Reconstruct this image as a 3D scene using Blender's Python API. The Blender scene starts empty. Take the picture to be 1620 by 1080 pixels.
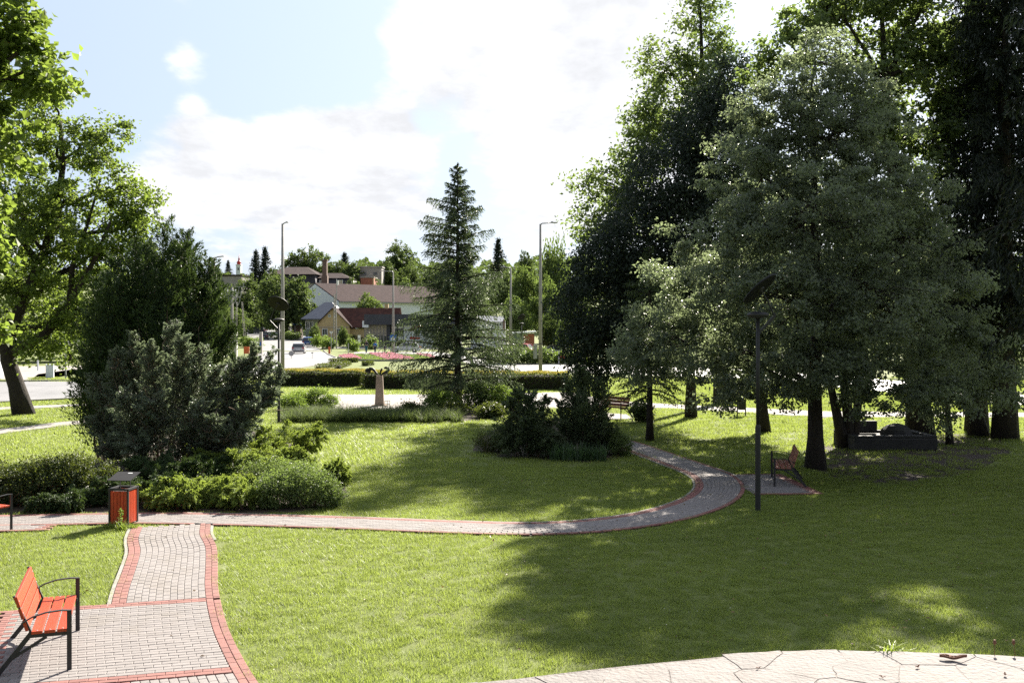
import bpy, math, random
import numpy as np
from mathutils import Vector, Matrix

# ------------------------------------------------------------------ camera, sky, sun, exposure
S = bpy.context.scene
COL = S.collection
F, HZ, EYE = 1600.0, 515.0, 3.85          # focal length and horizon of the 1620 px wide photograph, eye height in metres

cam_d = bpy.data.cameras.new('camera')
cam_d.sensor_width = 36.0
cam_d.lens = 36.0 * F / 1620.0
cam_d.shift_y = -(540.0 - HZ) / 1620.0
cam_d.clip_start = 0.1
cam_d.clip_end = 12000
cam = bpy.data.objects.new('camera', cam_d)
COL.objects.link(cam)
cam.location = (0, 0, EYE)
cam.rotation_euler = (math.radians(90), 0, 0)
S.camera = cam

SUN_AZ, SUN_EL = math.radians(24), math.radians(33)   # azimuth measured from the view axis to the right
sun_dir = Vector((math.sin(SUN_AZ) * math.cos(SUN_EL), math.cos(SUN_AZ) * math.cos(SUN_EL), math.sin(SUN_EL)))

W = bpy.data.worlds.new('World')
S.world = W
W.use_nodes = True
nt = W.node_tree
nt.nodes.clear()
def wn(t, **k):
    n = nt.nodes.new(t)
    for a, b in k.items():
        setattr(n, a, b)
    return n
def wl(a, b):
    nt.links.new(a, b)
sky = wn('ShaderNodeTexSky', sky_type='NISHITA')
sky.sun_disc = False
sky.sun_elevation = SUN_EL
sky.sun_rotation = SUN_AZ
sky.air_density = 1.0
sky.dust_density = 1.6
sky.ozone_density = 1.5
tc = wn('ShaderNodeTexCoord')
sep = wn('ShaderNodeSeparateXYZ')
wl(tc.outputs['Generated'], sep.inputs[0])
# cloud layer: direction projected with a flattened z so that clouds lie in banks
zz = wn('ShaderNodeMath', operation='ADD'); zz.inputs[1].default_value = 0.16
wl(sep.outputs[2], zz.inputs[0])
zm = wn('ShaderNodeMath', operation='MAXIMUM'); zm.inputs[1].default_value = 0.05
wl(zz.outputs[0], zm.inputs[0])
dv = wn('ShaderNodeVectorMath', operation='DIVIDE')
wl(tc.outputs['Generated'], dv.inputs[0])
cz = wn('ShaderNodeCombineXYZ')
for i in range(3):
    wl(zm.outputs[0], cz.inputs[i])
wl(cz.outputs[0], dv.inputs[1])
mp = wn('ShaderNodeMapping'); mp.inputs['Location'].default_value = (1.7, 0.35, 0.0)
mp.inputs['Scale'].default_value = (0.9, 0.62, 0.9)
wl(dv.outputs[0], mp.inputs[0])
n1 = wn('ShaderNodeTexNoise'); n1.inputs['Scale'].default_value = 1.15; n1.inputs['Detail'].default_value = 9; n1.inputs['Roughness'].default_value = 0.56
n1.inputs['Distortion'].default_value = 0.25
wl(mp.outputs[0], n1.inputs['Vector'])
# a cumulus bank low on the left and a broad bright veil around the sun
def dirvec(px, py):
    v = Vector(((px - 810) / F, 1.0, (HZ - py) / F)); v.normalize(); return v
def lobe(px, py, width):
    d = wn('ShaderNodeVectorMath', operation='DOT_PRODUCT')
    wl(tc.outputs['Generated'], d.inputs[0]); d.inputs[1].default_value = dirvec(px, py)
    m = wn('ShaderNodeMapRange', interpolation_type='SMOOTHSTEP')
    m.inputs['From Min'].default_value = math.cos(width); m.inputs['From Max'].default_value = 1.0
    wl(d.outputs['Value'], m.inputs['Value'])
    return m.outputs[0]
def add(a, b, k=1.0):
    m = wn('ShaderNodeMath', operation='MULTIPLY_ADD')
    wl(b, m.inputs[0]); m.inputs[1].default_value = k; wl(a, m.inputs[2])
    return m.outputs[0]
n2 = wn('ShaderNodeTexNoise'); n2.inputs['Scale'].default_value = 4.2; n2.inputs['Detail'].default_value = 8; n2.inputs['Roughness'].default_value = 0.6
wl(mp.outputs[0], n2.inputs['Vector'])
acc = add(n1.outputs['Fac'], n2.outputs['Fac'], 0.52)
for (px, py, wd, k) in ((290, 270, 0.075, 0.26), (400, 270, 0.07, 0.24), (500, 240, 0.07, 0.22), (600, 290, 0.08, 0.20), (590, 200, 0.05, 0.18), (310, 105, 0.045, 0.12), (270, 95, 0.03, 0.06), (640, 115, 0.06, 0.16),
                        (860, 60, 0.17, 0.40), (960, 200, 0.15, 0.26), (60, 70, 0.14, -0.16), (200, 140, 0.09, -0.12), (440, 80, 0.10, -0.16), (560, 120, 0.05, -0.10), (390, 170, 0.05, -0.10), (690, 360, 0.10, -0.10), (760, 250, 0.05, -0.08)):
    acc = add(acc, lobe(px, py, wd), k)
cr = wn('ShaderNodeMapRange', interpolation_type='SMOOTHSTEP')
cr.inputs['From Min'].default_value = 0.76; cr.inputs['From Max'].default_value = 0.94
wl(acc, cr.inputs['Value'])
cs = wn('ShaderNodeMapRange'); cs.inputs['From Min'].default_value = 0.35; cs.inputs['From Max'].default_value = 0.62
cs.inputs['To Min'].default_value = 0.77; cs.inputs['To Max'].default_value = 1.05
wl(n2.outputs['Fac'], cs.inputs['Value'])
ccol = wn('ShaderNodeMix', data_type='RGBA', blend_type='MULTIPLY'); ccol.inputs['Factor'].default_value = 1.0
ccol.inputs['A'].default_value = (6.35, 6.45, 6.7, 1)
wl(cs.outputs[0], ccol.inputs['B'])
mixc = wn('ShaderNodeMix', data_type='RGBA')
wl(cr.outputs[0], mixc.inputs['Factor'])
# thin high veil that pales the blue everywhere
veil = wn('ShaderNodeMix', data_type='RGBA'); veil.inputs['Factor'].default_value = 0.82
# the veil scatters light forward: bright towards the sun, deeper blue away from it
sdot = wn('ShaderNodeVectorMath', operation='DOT_PRODUCT'); wl(tc.outputs['Generated'], sdot.inputs[0]); sdot.inputs[1].default_value = sun_dir
sph = wn('ShaderNodeMapRange'); sph.inputs['From Min'].default_value = -0.3; sph.inputs['To Min'].default_value = 0.22; sph.inputs['To Max'].default_value = 0.98
wl(sdot.outputs['Value'], sph.inputs['Value'])
vcol = wn('ShaderNodeMix', data_type='RGBA', blend_type='MULTIPLY'); vcol.inputs['Factor'].default_value = 1.0
vcol.inputs['A'].default_value = (4.8, 5.7, 7.2, 1)
wl(sph.outputs[0], vcol.inputs['B']); wl(vcol.outputs['Result'], veil.inputs['B'])
wl(sky.outputs[0], veil.inputs['A'])
wl(veil.outputs['Result'], mixc.inputs['A'])
wl(ccol.outputs['Result'], mixc.inputs['B'])
bg = wn('ShaderNodeBackground'); bg.inputs['Strength'].default_value = 0.05
wl(mixc.outputs['Result'], bg.inputs['Color'])
wo = wn('ShaderNodeOutputWorld')
wl(bg.outputs[0], wo.inputs['Surface'])

sl = bpy.data.lights.new('sun', 'SUN')
sl.energy = 5.0
sl.angle = math.radians(0.6)
sl.color = (1.0, 0.93, 0.80)
sun = bpy.data.objects.new('sun', sl)
COL.objects.link(sun)
sun.rotation_euler = sun_dir.to_track_quat('Z', 'Y').to_euler()
sun.location = sun_dir * 100

S.view_settings.view_transform = 'Standard'
S.view_settings.look = 'None'
S.view_settings.exposure = 1.85
S.view_settings.gamma = 1.0
S.view_settings.use_curve_mapping = False
S.render.engine = 'CYCLES'
S.cycles.max_bounces = 7
S.cycles.diffuse_bounces = 3
S.cycles.transmission_bounces = 5
S.cycles.transparent_max_bounces = 8
S.cycles.use_denoising = False
S.cycles.sample_clamp_indirect = 2.5

# ------------------------------------------------------------------ small helpers
R = np.random.RandomState(7)
random.seed(7)
def gp(px, py, z=0.0):
    """ground point under a pixel of the photograph (the park is level)"""
    d = F * (EYE - z) / (py - HZ)
    return Vector(((px - 810) * d / F, d, z))
def wp(px, py, d):
    return Vector(((px - 810) * d / F, d, EYE - (py - HZ) * d / F))
_TY = [-400, 150, 210, 260, 320, 420, 620, 900, 9000]
_TZ = [0, 0, 1.1, 3.2, 11, 21, 33, 38, 38]
def tz(y):
    return float(np.interp(y, _TY, _TZ))
def gx(px, d):
    """point on the terrain at distance d below pixel column px"""
    return Vector(((px - 810) * d / F, d, tz(d)))

def np_mesh(name, V, Fc, tint=None, mats=(), mi=None, smooth=False):
    V = np.asarray(V, dtype=np.float32).reshape(-1, 3)
    Fc = np.asarray(Fc, dtype=np.int32)
    k = Fc.shape[1]
    me = bpy.data.meshes.new(name)
    me.vertices.add(len(V)); me.vertices.foreach_set('co', V.ravel())
    me.loops.add(Fc.size); me.loops.foreach_set('vertex_index', Fc.ravel())
    me.polygons.add(len(Fc)); me.polygons.foreach_set('loop_start', np.arange(0, Fc.size, k, dtype=np.int32))
    if mi is not None:
        me.polygons.foreach_set('material_index', np.asarray(mi, dtype=np.int32))
    me.polygons.foreach_set('use_smooth', np.zeros(len(Fc), dtype=bool))
    me.update(calc_edges=True)
    if tint is not None:
        at = me.attributes.new('tint', 'FLOAT', 'POINT')
        at.data.foreach_set('value', np.asarray(tint, dtype=np.float32))
    for m in mats:
        me.materials.append(m)
    if smooth:
        me.polygons.foreach_set('use_smooth', np.ones(len(Fc), dtype=bool))
    return me

def link(name, me, parent=None, loc=None, rotz=None):
    o = bpy.data.objects.new(name, me)
    COL.objects.link(o)
    if parent is not None:
        o.parent = parent
    if loc is not None:
        o.location = loc
    if rotz is not None:
        o.rotation_euler = (0, 0, rotz)
    return o
def thing(name, label, cat, loc=(0, 0, 0), rotz=0.0, group=None):
    o = bpy.data.objects.new(name, None)
    o.empty_display_size = 0.2
    COL.objects.link(o)
    o.location = loc; o.rotation_euler = (0, 0, rotz)
    return tag(o, label, cat, group)
def tag(o, label, cat, group=None):
    o['label'] = label; o['category'] = cat
    if group:
        o['group'] = group
    return o
def kind(o, k, label=None):
    o['kind'] = k
    if label:
        o['label'] = label
    return o

class MB:
    """collects polygons for one mesh object"""
    def __init__(s):
        s.v = []; s.f = []; s.m = []; s.t = []
    def add(s, vs, fs, m=0, t=0.5):
        b = len(s.v)
        s.v += [tuple(v) for v in vs]
        s.t += [t] * len(vs)
        for f in fs:
            s.f.append([b + i for i in f]); s.m.append(m)
        return s
    def box(s, c, size, rz=0.0, m=0, t=0.5, rot=None):
        x, y, z = [a / 2 for a in size]
        M = rot if rot is not None else Matrix.Rotation(rz, 3, 'Z')
        c = Vector(c)
        vs = [c + M @ Vector(p) for p in ((-x, -y, -z), (x, -y, -z), (x, y, -z), (-x, y, -z), (-x, -y, z), (x, -y, z), (x, y, z), (-x, y, z))]
        return s.add(vs, ((0, 3, 2, 1), (4, 5, 6, 7), (0, 1, 5, 4), (1, 2, 6, 5), (2, 3, 7, 6), (3, 0, 4, 7)), m, t)
    def bar(s, a, b, w, h, m=0, t=0.5, up=(0, 0, 1)):
        a = Vector(a); b = Vector(b); d = (b - a)
        L = d.length; d.normalize()
        u = Vector(up)
        sx = d.cross(u)
        if sx.length < 1e-4:
            sx = d.cross(Vector((1, 0, 0)))
        sx.normalize(); uz = sx.cross(d)
        M = Matrix((sx, d, uz)).transposed()
        return s.box((a + b) / 2, (w, L, h), m=m, t=t, rot=M)
    def tube(s, pts, rad, n=8, m=0, t=0.5, cap=True):
        pts = [Vector(p) for p in pts]
        if not hasattr(rad, '__len__'):
            rad = [rad] * len(pts)
        vs = []; prev = None
        for i, p in enumerate(pts):
            d = (pts[min(i + 1, len(pts) - 1)] - pts[max(i - 1, 0)]).normalized()
            a = d.cross(Vector((0.31, 0.95, 0.02)) if abs(d.z) > 0.7 else Vector((0, 0, 1)))
            if prev is not None:
                a = prev - d * prev.dot(d)
            a.normalize(); prev = a
            b = d.cross(a)
            for k in range(n):
                an = 2 * math.pi * k / n
                vs.append(p + (a * math.cos(an) + b * math.sin(an)) * rad[i])
        fs = []
        for i in range(len(pts) - 1):
            for k in range(n):
                fs.append((i * n + k, i * n + (k + 1) % n, (i + 1) * n + (k + 1) % n, (i + 1) * n + k))
        if cap:
            fs.append(tuple(range(n - 1, -1, -1))); fs.append(tuple((len(pts) - 1) * n + k for k in range(n)))
        return s.add(vs, fs, m, t)
    def lathe(s, prof, n=16, c=(0, 0, 0), M=None, m=0, t=0.5):
        c = Vector(c); vs = []
        for r, z in prof:
            for k in range(n):
                an = 2 * math.pi * k / n
                p = Vector((r * math.cos(an), r * math.sin(an), z))
                vs.append(c + (M @ p if M is not None else p))
        fs = []
        for i in range(len(prof) - 1):
            for k in range(n):
                fs.append((i * n + k, i * n + (k + 1) % n, (i + 1) * n + (k + 1) % n, (i + 1) * n + k))
        fs.append(tuple(range(n - 1, -1, -1))); fs.append(tuple((len(prof) - 1) * n + k for k in range(n)))
        return s.add(vs, fs, m, t)
    def prism(s, poly, z0, z1, m=0, t=0.5):
        n = len(poly)
        vs = [(p[0], p[1], z0) for p in poly] + [(p[0], p[1], z1) for p in poly]
        fs = [tuple(range(n - 1, -1, -1)), tuple(range(n, 2 * n))] + [(i, (i + 1) % n, n + (i + 1) % n, n + i) for i in range(n)]
        return s.add(vs, fs, m, t)
    def mesh(s, name, mats, smooth=False):
        me = bpy.data.meshes.new(name)
        me.from_pydata(s.v, [], s.f)
        for m in (mats if isinstance(mats, (list, tuple)) else [mats]):
            me.materials.append(m)
        me.polygons.foreach_set('material_index', s.m)
        if smooth:
            me.polygons.foreach_set('use_smooth', [True] * len(me.polygons))
        at = me.attributes.new('tint', 'FLOAT', 'POINT')
        at.data.foreach_set('value', s.t)
        me.update()
        return me
    def build(s, name, mats, parent=None, loc=None, rotz=None, smooth=False, bevel=0.0):
        o = link(name, s.mesh(name, mats, smooth), parent, loc, rotz)
        if bevel:
            b = o.modifiers.new('bevel', 'BEVEL'); b.width = bevel; b.segments = 2; b.limit_method = 'ANGLE'
        return o

# ------------------------------------------------------------------ materials
def newmat(name):
    m = bpy.data.materials.new(name); m.use_nodes = True
    n = m.node_tree; n.nodes.clear()
    return m, n
def N(n, t, **k):
    x = n.nodes.new(t)
    for a, b in k.items():
        setattr(x, a, b)
    return x
def c4(c):
    return (c[0], c[1], c[2], 1.0)
def mat(name, c1, c2=None, scale=6.0, rough=0.7, bump=0.0, bscale=40.0, metal=0.0, spec=0.4, rand=0.0, dirt=None, dscale=1.3, damt=0.5, stretch=None, bdist=0.02):
    """base colour varied by noise, per-object random value and blotches of dirt, with fine relief"""
    m, n = newmat(name)
    out = N(n, 'ShaderNodeOutputMaterial'); b = N(n, 'ShaderNodeBsdfPrincipled')
    n.links.new(b.outputs[0], out.inputs[0])
    b.inputs['Roughness'].default_value = rough; b.inputs['Metallic'].default_value = metal
    b.inputs['Specular IOR Level'].default_value = spec
    tcn = N(n, 'ShaderNodeTexCoord'); vec = tcn.outputs['Object']
    if stretch:
        mpn = N(n, 'ShaderNodeMapping'); mpn.inputs['Scale'].default_value = stretch
        n.links.new(vec, mpn.inputs[0]); vec = mpn.outputs[0]
    no = N(n, 'ShaderNodeTexNoise'); no.inputs['Scale'].default_value = scale; no.inputs['Detail'].default_value = 6
    n.links.new(vec, no.inputs['Vector'])
    mr = N(n, 'ShaderNodeMapRange'); mr.inputs['From Min'].default_value = 0.3; mr.inputs['From Max'].default_value = 0.7
    n.links.new(no.outputs['Fac'], mr.inputs['Value'])
    mx = N(n, 'ShaderNodeMix', data_type='RGBA')
    mx.inputs['A'].default_value = c4(c1); mx.inputs['B'].default_value = c4(c2 or [x * 0.8 for x in c1])
    n.links.new(mr.outputs[0], mx.inputs['Factor'])
    colour = mx.outputs['Result']
    if dirt:
        nd = N(n, 'ShaderNodeTexNoise'); nd.inputs['Scale'].default_value = dscale; nd.inputs['Detail'].default_value = 8; nd.inputs['Roughness'].default_value = 0.65
        n.links.new(tcn.outputs['Object'], nd.inputs['Vector'])
        md = N(n, 'ShaderNodeMapRange'); md.inputs['From Min'].default_value = 0.48; md.inputs['From Max'].default_value = 0.72; md.inputs['To Max'].default_value = damt
        n.links.new(nd.outputs['Fac'], md.inputs['Value'])
        mm = N(n, 'ShaderNodeMix', data_type='RGBA'); mm.inputs['B'].default_value = c4(dirt)
        n.links.new(md.outputs[0], mm.inputs['Factor']); n.links.new(colour, mm.inputs['A'])
        colour = mm.outputs['Result']
    if rand:
        oi = N(n, 'ShaderNodeObjectInfo')
        at = N(n, 'ShaderNodeAttribute', attribute_name='tint')
        ad = N(n, 'ShaderNodeMath', operation='ADD'); n.links.new(oi.outputs['Random'], ad.inputs[0]); n.links.new(at.outputs['Fac'], ad.inputs[1])
        fr = N(n, 'ShaderNodeMath', operation='FRACT'); n.links.new(ad.outputs[0], fr.inputs[0])
        hv = N(n, 'ShaderNodeHueSaturation')
        vr = N(n, 'ShaderNodeMapRange'); vr.inputs['To Min'].default_value = 1 - rand; vr.inputs['To Max'].default_value = 1 + rand
        n.links.new(fr.outputs[0], vr.inputs['Value']); n.links.new(vr.outputs[0], hv.inputs['Value'])
        n.links.new(colour, hv.inputs['Color']); colour = hv.outputs[0]
    n.links.new(colour, b.inputs['Base Color'])
    if bump:
        nb = N(n, 'ShaderNodeTexNoise'); nb.inputs['Scale'].default_value = bscale; nb.inputs['Detail'].default_value = 5
        n.links.new(vec, nb.inputs['Vector'])
        bp = N(n, 'ShaderNodeBump'); bp.inputs['Strength'].default_value = bump; bp.inputs['Distance'].default_value = bdist
        n.links.new(nb.outputs['Fac'], bp.inputs['Height']); n.links.new(bp.outputs[0], b.inputs['Normal'])
    return m
def leafmat(name, dark, light, trans, tfac=0.4, rough=0.5, spec=0.35, patch=0.0, stripe=0.0):
    """leaf: diffuse/gloss reflection plus light passing through; colour differs leaf by leaf (attribute tint)"""
    m, n = newmat(name)
    out = N(n, 'ShaderNodeOutputMaterial')
    at = N(n, 'ShaderNodeAttribute', attribute_name='tint')
    mx = N(n, 'ShaderNodeMix', data_type='RGBA'); mx.inputs['A'].default_value = c4(dark); mx.inputs['B'].default_value = c4(light)
    fac = at.outputs['Fac']
    if patch:
        g = N(n, 'ShaderNodeNewGeometry')
        no = N(n, 'ShaderNodeTexNoise'); no.inputs['Scale'].default_value = patch; no.inputs['Detail'].default_value = 4
        n.links.new(g.outputs['Position'], no.inputs['Vector'])
        mr = N(n, 'ShaderNodeMapRange'); mr.inputs['From Min'].default_value = 0.3; mr.inputs['From Max'].default_value = 0.7
        n.links.new(no.outputs['Fac'], mr.inputs['Value'])
        av = N(n, 'ShaderNodeMath', operation='MULTIPLY_ADD'); av.inputs[1].default_value = 0.55
        n.links.new(mr.outputs[0], av.inputs[0])
        hf = N(n, 'ShaderNodeMath', operation='MULTIPLY'); hf.inputs[1].default_value = 0.5
        n.links.new(fac, hf.inputs[0]); n.links.new(hf.outputs[0], av.inputs[2])
        fac = av.outputs[0]
        if stripe:      # mowing lanes and drier spots of the turf
            mpn = N(n, 'ShaderNodeMapping'); mpn.inputs['Rotation'].default_value = (0, 0, 1.25)
            n.links.new(g.outputs['Position'], mpn.inputs[0])
            wv = N(n, 'ShaderNodeTexWave', wave_type='BANDS', bands_direction='X'); wv.inputs['Scale'].default_value = 0.62; wv.inputs['Distortion'].default_value = 1.2; wv.inputs['Detail'].default_value = 2
            n.links.new(mpn.outputs[0], wv.inputs['Vector'])
            w2 = N(n, 'ShaderNodeTexNoise'); w2.inputs['Scale'].default_value = 1.7; w2.inputs['Detail'].default_value = 5; w2.inputs['Roughness'].default_value = 0.7
            n.links.new(g.outputs['Position'], w2.inputs['Vector'])
            m1 = N(n, 'ShaderNodeMath', operation='MULTIPLY_ADD'); m1.inputs[1].default_value = stripe; n.links.new(wv.outputs['Fac'], m1.inputs[0]); n.links.new(fac, m1.inputs[2])
            m2 = N(n, 'ShaderNodeMath', operation='MULTIPLY_ADD'); m2.inputs[1].default_value = stripe * 2.2; n.links.new(w2.outputs['Fac'], m2.inputs[0]); n.links.new(m1.outputs[0], m2.inputs[2])
            m3 = N(n, 'ShaderNodeMath', operation='SUBTRACT'); m3.inputs[1].default_value = stripe * 1.5; m3.use_clamp = True; n.links.new(m2.outputs[0], m3.inputs[0])
            fac = m3.outputs[0]
    n.links.new(fac, mx.inputs['Factor'])
    b = N(n, 'ShaderNodeBsdfPrincipled'); b.inputs['Roughness'].default_value = rough; b.inputs['Specular IOR Level'].default_value = spec
    n.links.new(mx.outputs['Result'], b.inputs['Base Color'])
    t = N(n, 'ShaderNodeBsdfTranslucent')
    mt = N(n, 'ShaderNodeMix', data_type='RGBA'); mt.inputs['A'].default_value = c4([x * 0.7 for x in trans]); mt.inputs['B'].default_value = c4(trans)
    n.links.new(fac, mt.inputs['Factor']); n.links.new(mt.outputs['Result'], t.inputs['Color'])
    ms = N(n, 'ShaderNodeMixShader'); ms.inputs[0].default_value = tfac
    n.links.new(b.outputs[0], ms.inputs[1]); n.links.new(t.outputs[0], ms.inputs[2])
    n.links.new(ms.outputs[0], out.inputs[0])
    return m

M = {}
M['lawn_base'] = mat('lawn soil and turf', (0.105, 0.135, 0.026), (0.14, 0.165, 0.040), 1.2, 0.95, 0.8, 60, dirt=(0.10, 0.085, 0.045), dscale=0.5, damt=0.35)
M['grass'] = leafmat('grass blade', (0.075, 0.117, 0.017), (0.200, 0.240, 0.052), (0.43, 0.53, 0.10), 0.45, 0.45, 0.3, patch=0.35, stripe=0.26)
M['grass_far'] = leafmat('distant turf blade', (0.075, 0.115, 0.016), (0.13, 0.17, 0.03), (0.30, 0.38, 0.05), 0.4, 0.5, 0.25, patch=0.1)
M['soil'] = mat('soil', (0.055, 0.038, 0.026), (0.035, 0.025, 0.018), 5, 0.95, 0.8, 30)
M['joint'] = mat('joint sand', (0.13, 0.115, 0.10), (0.09, 0.08, 0.07), 14, 0.95, 0.4, 80)
M['paver_grey'] = mat('grey concrete paver', (0.235, 0.212, 0.206), (0.195, 0.176, 0.171), 9, 0.85, 0.25, 160, rand=0.07, dirt=(0.17, 0.145, 0.12), dscale=1.6, damt=0.55)
M['paver_red'] = mat('red concrete paver', (0.245, 0.108, 0.094), (0.195, 0.084, 0.074), 9, 0.85, 0.25, 160, rand=0.12, dirt=(0.20, 0.13, 0.10), dscale=1.8, damt=0.55)
M['kerb'] = mat('concrete kerb', (0.30, 0.285, 0.26), (0.22, 0.21, 0.19), 8, 0.9, 0.3, 90, dirt=(0.16, 0.15, 0.11), dscale=2.0)
M['asphalt'] = mat('asphalt', (0.235, 0.228, 0.23), (0.19, 0.184, 0.186), 0.9, 0.62, 0.3, 70, spec=0.5, dirt=(0.10, 0.10, 0.10), dscale=0.25, damt=0.5)
M['foot'] = mat('pale footway', (0.30, 0.275, 0.26), (0.25, 0.23, 0.215), 1.5, 0.9, 0.3, 60, dirt=(0.18, 0.16, 0.13), dscale=0.5)
M['wood_red'] = mat('red stained wood', (0.44, 0.062, 0.020), (0.35, 0.042, 0.014), 7, 0.42, 0.15, 40, rand=0.12, stretch=(1, 12, 12), dirt=(0.26, 0.045, 0.02), dscale=5, damt=0.4)
M['wood_red_v'] = mat('red stained upright wood', (0.50, 0.062, 0.018), (0.38, 0.042, 0.013), 7, 0.45, 0.15, 40, rand=0.12, stretch=(12, 12, 1), dirt=(0.26, 0.045, 0.02), dscale=5, damt=0.4)
M['wood_old'] = mat('weathered brown wood', (0.34, 0.13, 0.09), (0.25, 0.095, 0.066), 7, 0.6, 0.2, 40, rand=0.12, stretch=(1, 12, 12))
M['steel_black'] = mat('black painted steel', (0.016, 0.016, 0.018), (0.024, 0.023, 0.024), 12, 0.62, 0.1, 60, spec=0.5)
M['steel_grey'] = mat('galvanised steel', (0.36, 0.36, 0.37), (0.28, 0.28, 0.29), 3, 0.5, 0.1, 30, metal=0.35, stretch=(1, 1, 0.2))
M['concrete'] = mat('weathered concrete', (0.34, 0.32, 0.30), (0.26, 0.245, 0.23), 2.5, 0.9, 0.3, 40, dirt=(0.17, 0.15, 0.13), dscale=0.9)
M['panel_dark'] = mat('dark solar panel', (0.006, 0.006, 0.009), (0.009, 0.009, 0.013), 10, 0.55, spec=0.25)
M['plate_dark'] = mat('dull dark sheet metal', (0.014, 0.014, 0.018), (0.020, 0.020, 0.024), 9, 0.85, 0.1, 50, spec=0.2)
M['bark'] = mat('grey brown bark', (0.085, 0.065, 0.050), (0.045, 0.034, 0.027), 5, 0.95, 1.0, 14, stretch=(4, 4, 0.7), bdist=0.06)
M['bark_dark'] = mat('dark bark', (0.050, 0.040, 0.033), (0.028, 0.022, 0.018), 5, 0.95, 1.0, 14, stretch=(4, 4, 0.7), bdist=0.06)
M['twig'] = mat('dry twig bark', (0.20, 0.14, 0.10), (0.12, 0.085, 0.062), 8, 0.95, 0.5, 30)
M['leaf_plane'] = leafmat('plane tree leaf', (0.034, 0.060, 0.014), (0.100, 0.145, 0.034), (0.27, 0.37, 0.055), 0.46)
M['leaf_linden'] = leafmat('linden leaf', (0.046, 0.062, 0.042), (0.195, 0.230, 0.165), (0.31, 0.38, 0.18), 0.44, 0.42, 0.5)
M['leaf_ash'] = leafmat('airy crown leaf', (0.046, 0.072, 0.032), (0.105, 0.140, 0.055), (0.25, 0.34, 0.08), 0.44)
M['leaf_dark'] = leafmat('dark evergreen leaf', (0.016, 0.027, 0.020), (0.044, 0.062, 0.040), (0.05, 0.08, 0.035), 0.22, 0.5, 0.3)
M['leaf_far'] = leafmat('distant crown leaf', (0.035, 0.060, 0.022), (0.085, 0.115, 0.035), (0.15, 0.21, 0.05), 0.35, 0.6, 0.25)
M['leaf_far_light'] = leafmat('pale distant crown leaf', (0.060, 0.090, 0.030), (0.12, 0.16, 0.050), (0.20, 0.28, 0.06), 0.38, 0.6, 0.25)
M['leaf_far_dark'] = leafmat('dark distant needle', (0.014, 0.026, 0.018), (0.034, 0.050, 0.030), (0.03, 0.05, 0.02), 0.2, 0.6, 0.25)
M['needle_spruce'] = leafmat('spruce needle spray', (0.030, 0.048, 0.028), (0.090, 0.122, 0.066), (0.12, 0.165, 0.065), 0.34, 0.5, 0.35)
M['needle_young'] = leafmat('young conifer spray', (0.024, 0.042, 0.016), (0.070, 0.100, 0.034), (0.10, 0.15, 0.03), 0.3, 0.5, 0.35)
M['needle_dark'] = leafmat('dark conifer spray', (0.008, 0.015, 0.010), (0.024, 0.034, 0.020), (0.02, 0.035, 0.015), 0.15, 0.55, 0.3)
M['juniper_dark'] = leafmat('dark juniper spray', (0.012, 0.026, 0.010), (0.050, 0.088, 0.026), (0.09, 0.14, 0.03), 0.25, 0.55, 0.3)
M['juniper_mid'] = leafmat('mid green juniper spray', (0.026, 0.042, 0.024), (0.115, 0.150, 0.075), (0.17, 0.23, 0.08), 0.34, 0.55, 0.3)
M['juniper_grey'] = leafmat('blue grey juniper spray', (0.064, 0.058, 0.042), (0.165, 0.210, 0.145), (0.24, 0.30, 0.16), 0.36, 0.42, 0.5)
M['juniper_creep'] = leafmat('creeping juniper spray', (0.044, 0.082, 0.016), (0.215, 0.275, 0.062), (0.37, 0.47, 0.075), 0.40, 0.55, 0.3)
M['leaf_shrub'] = leafmat('shrub leaf', (0.045, 0.078, 0.022), (0.135, 0.180, 0.060), (0.26, 0.36, 0.08), 0.40, 0.45, 0.4)
M['leaf_light'] = leafmat('light shrub leaf', (0.08, 0.13, 0.03), (0.16, 0.22, 0.05), (0.28, 0.40, 0.06), 0.4, 0.5, 0.3)
M['leaf_hedge'] = leafmat('hedge leaf', (0.026, 0.045, 0.014), (0.080, 0.105, 0.026), (0.16, 0.20, 0.03), 0.34, 0.5, 0.35)
M['leaf_hedge_sunlit'] = leafmat('golden sunlit hedge top leaf', (0.16, 0.16, 0.035), (0.30, 0.23, 0.06), (0.42, 0.36, 0.07), 0.42, 0.5, 0.3)
M['blade'] = leafmat('long grass blade', (0.045, 0.070, 0.022), (0.13, 0.16, 0.060), (0.18, 0.24, 0.06), 0.40, 0.6, 0.12)
M['blade_iris'] = leafmat('iris blade', (0.034, 0.070, 0.030), (0.090, 0.150, 0.065), (0.11, 0.20, 0.05), 0.35, 0.4, 0.4)
M['blade_light'] = leafmat('bright weed blade', (0.12, 0.17, 0.03), (0.24, 0.30, 0.06), (0.35, 0.45, 0.06), 0.4, 0.45, 0.3)
M['petal'] = leafmat('pink petal', (0.55, 0.19, 0.25), (0.76, 0.44, 0.49), (0.6, 0.3, 0.34), 0.3, 0.6, 0.2)
M['stone'] = mat('terrace flagstone', (0.195, 0.176, 0.170), (0.150, 0.135, 0.130), 9, 0.85, 0.7, 60, rand=0.06, dirt=(0.19, 0.155, 0.135), dscale=5.5, damt=0.6, bdist=0.01)
M['mortar'] = mat('mortar', (0.195, 0.173, 0.165), (0.15, 0.133, 0.127), 16, 0.95, 0.5, 90)
M['pillar'] = mat('sandstone pillar', (0.40, 0.31, 0.24), (0.31, 0.235, 0.18), 5, 0.9, 0.5, 30, dirt=(0.16, 0.12, 0.10), dscale=3)
M['stone_dark'] = mat('dark stone deepened for shade', (0.040, 0.038, 0.037), (0.026, 0.025, 0.025), 4, 0.8, 0.5, 30)  # basin stone, its colour deepened to stand in for tree shade
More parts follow.
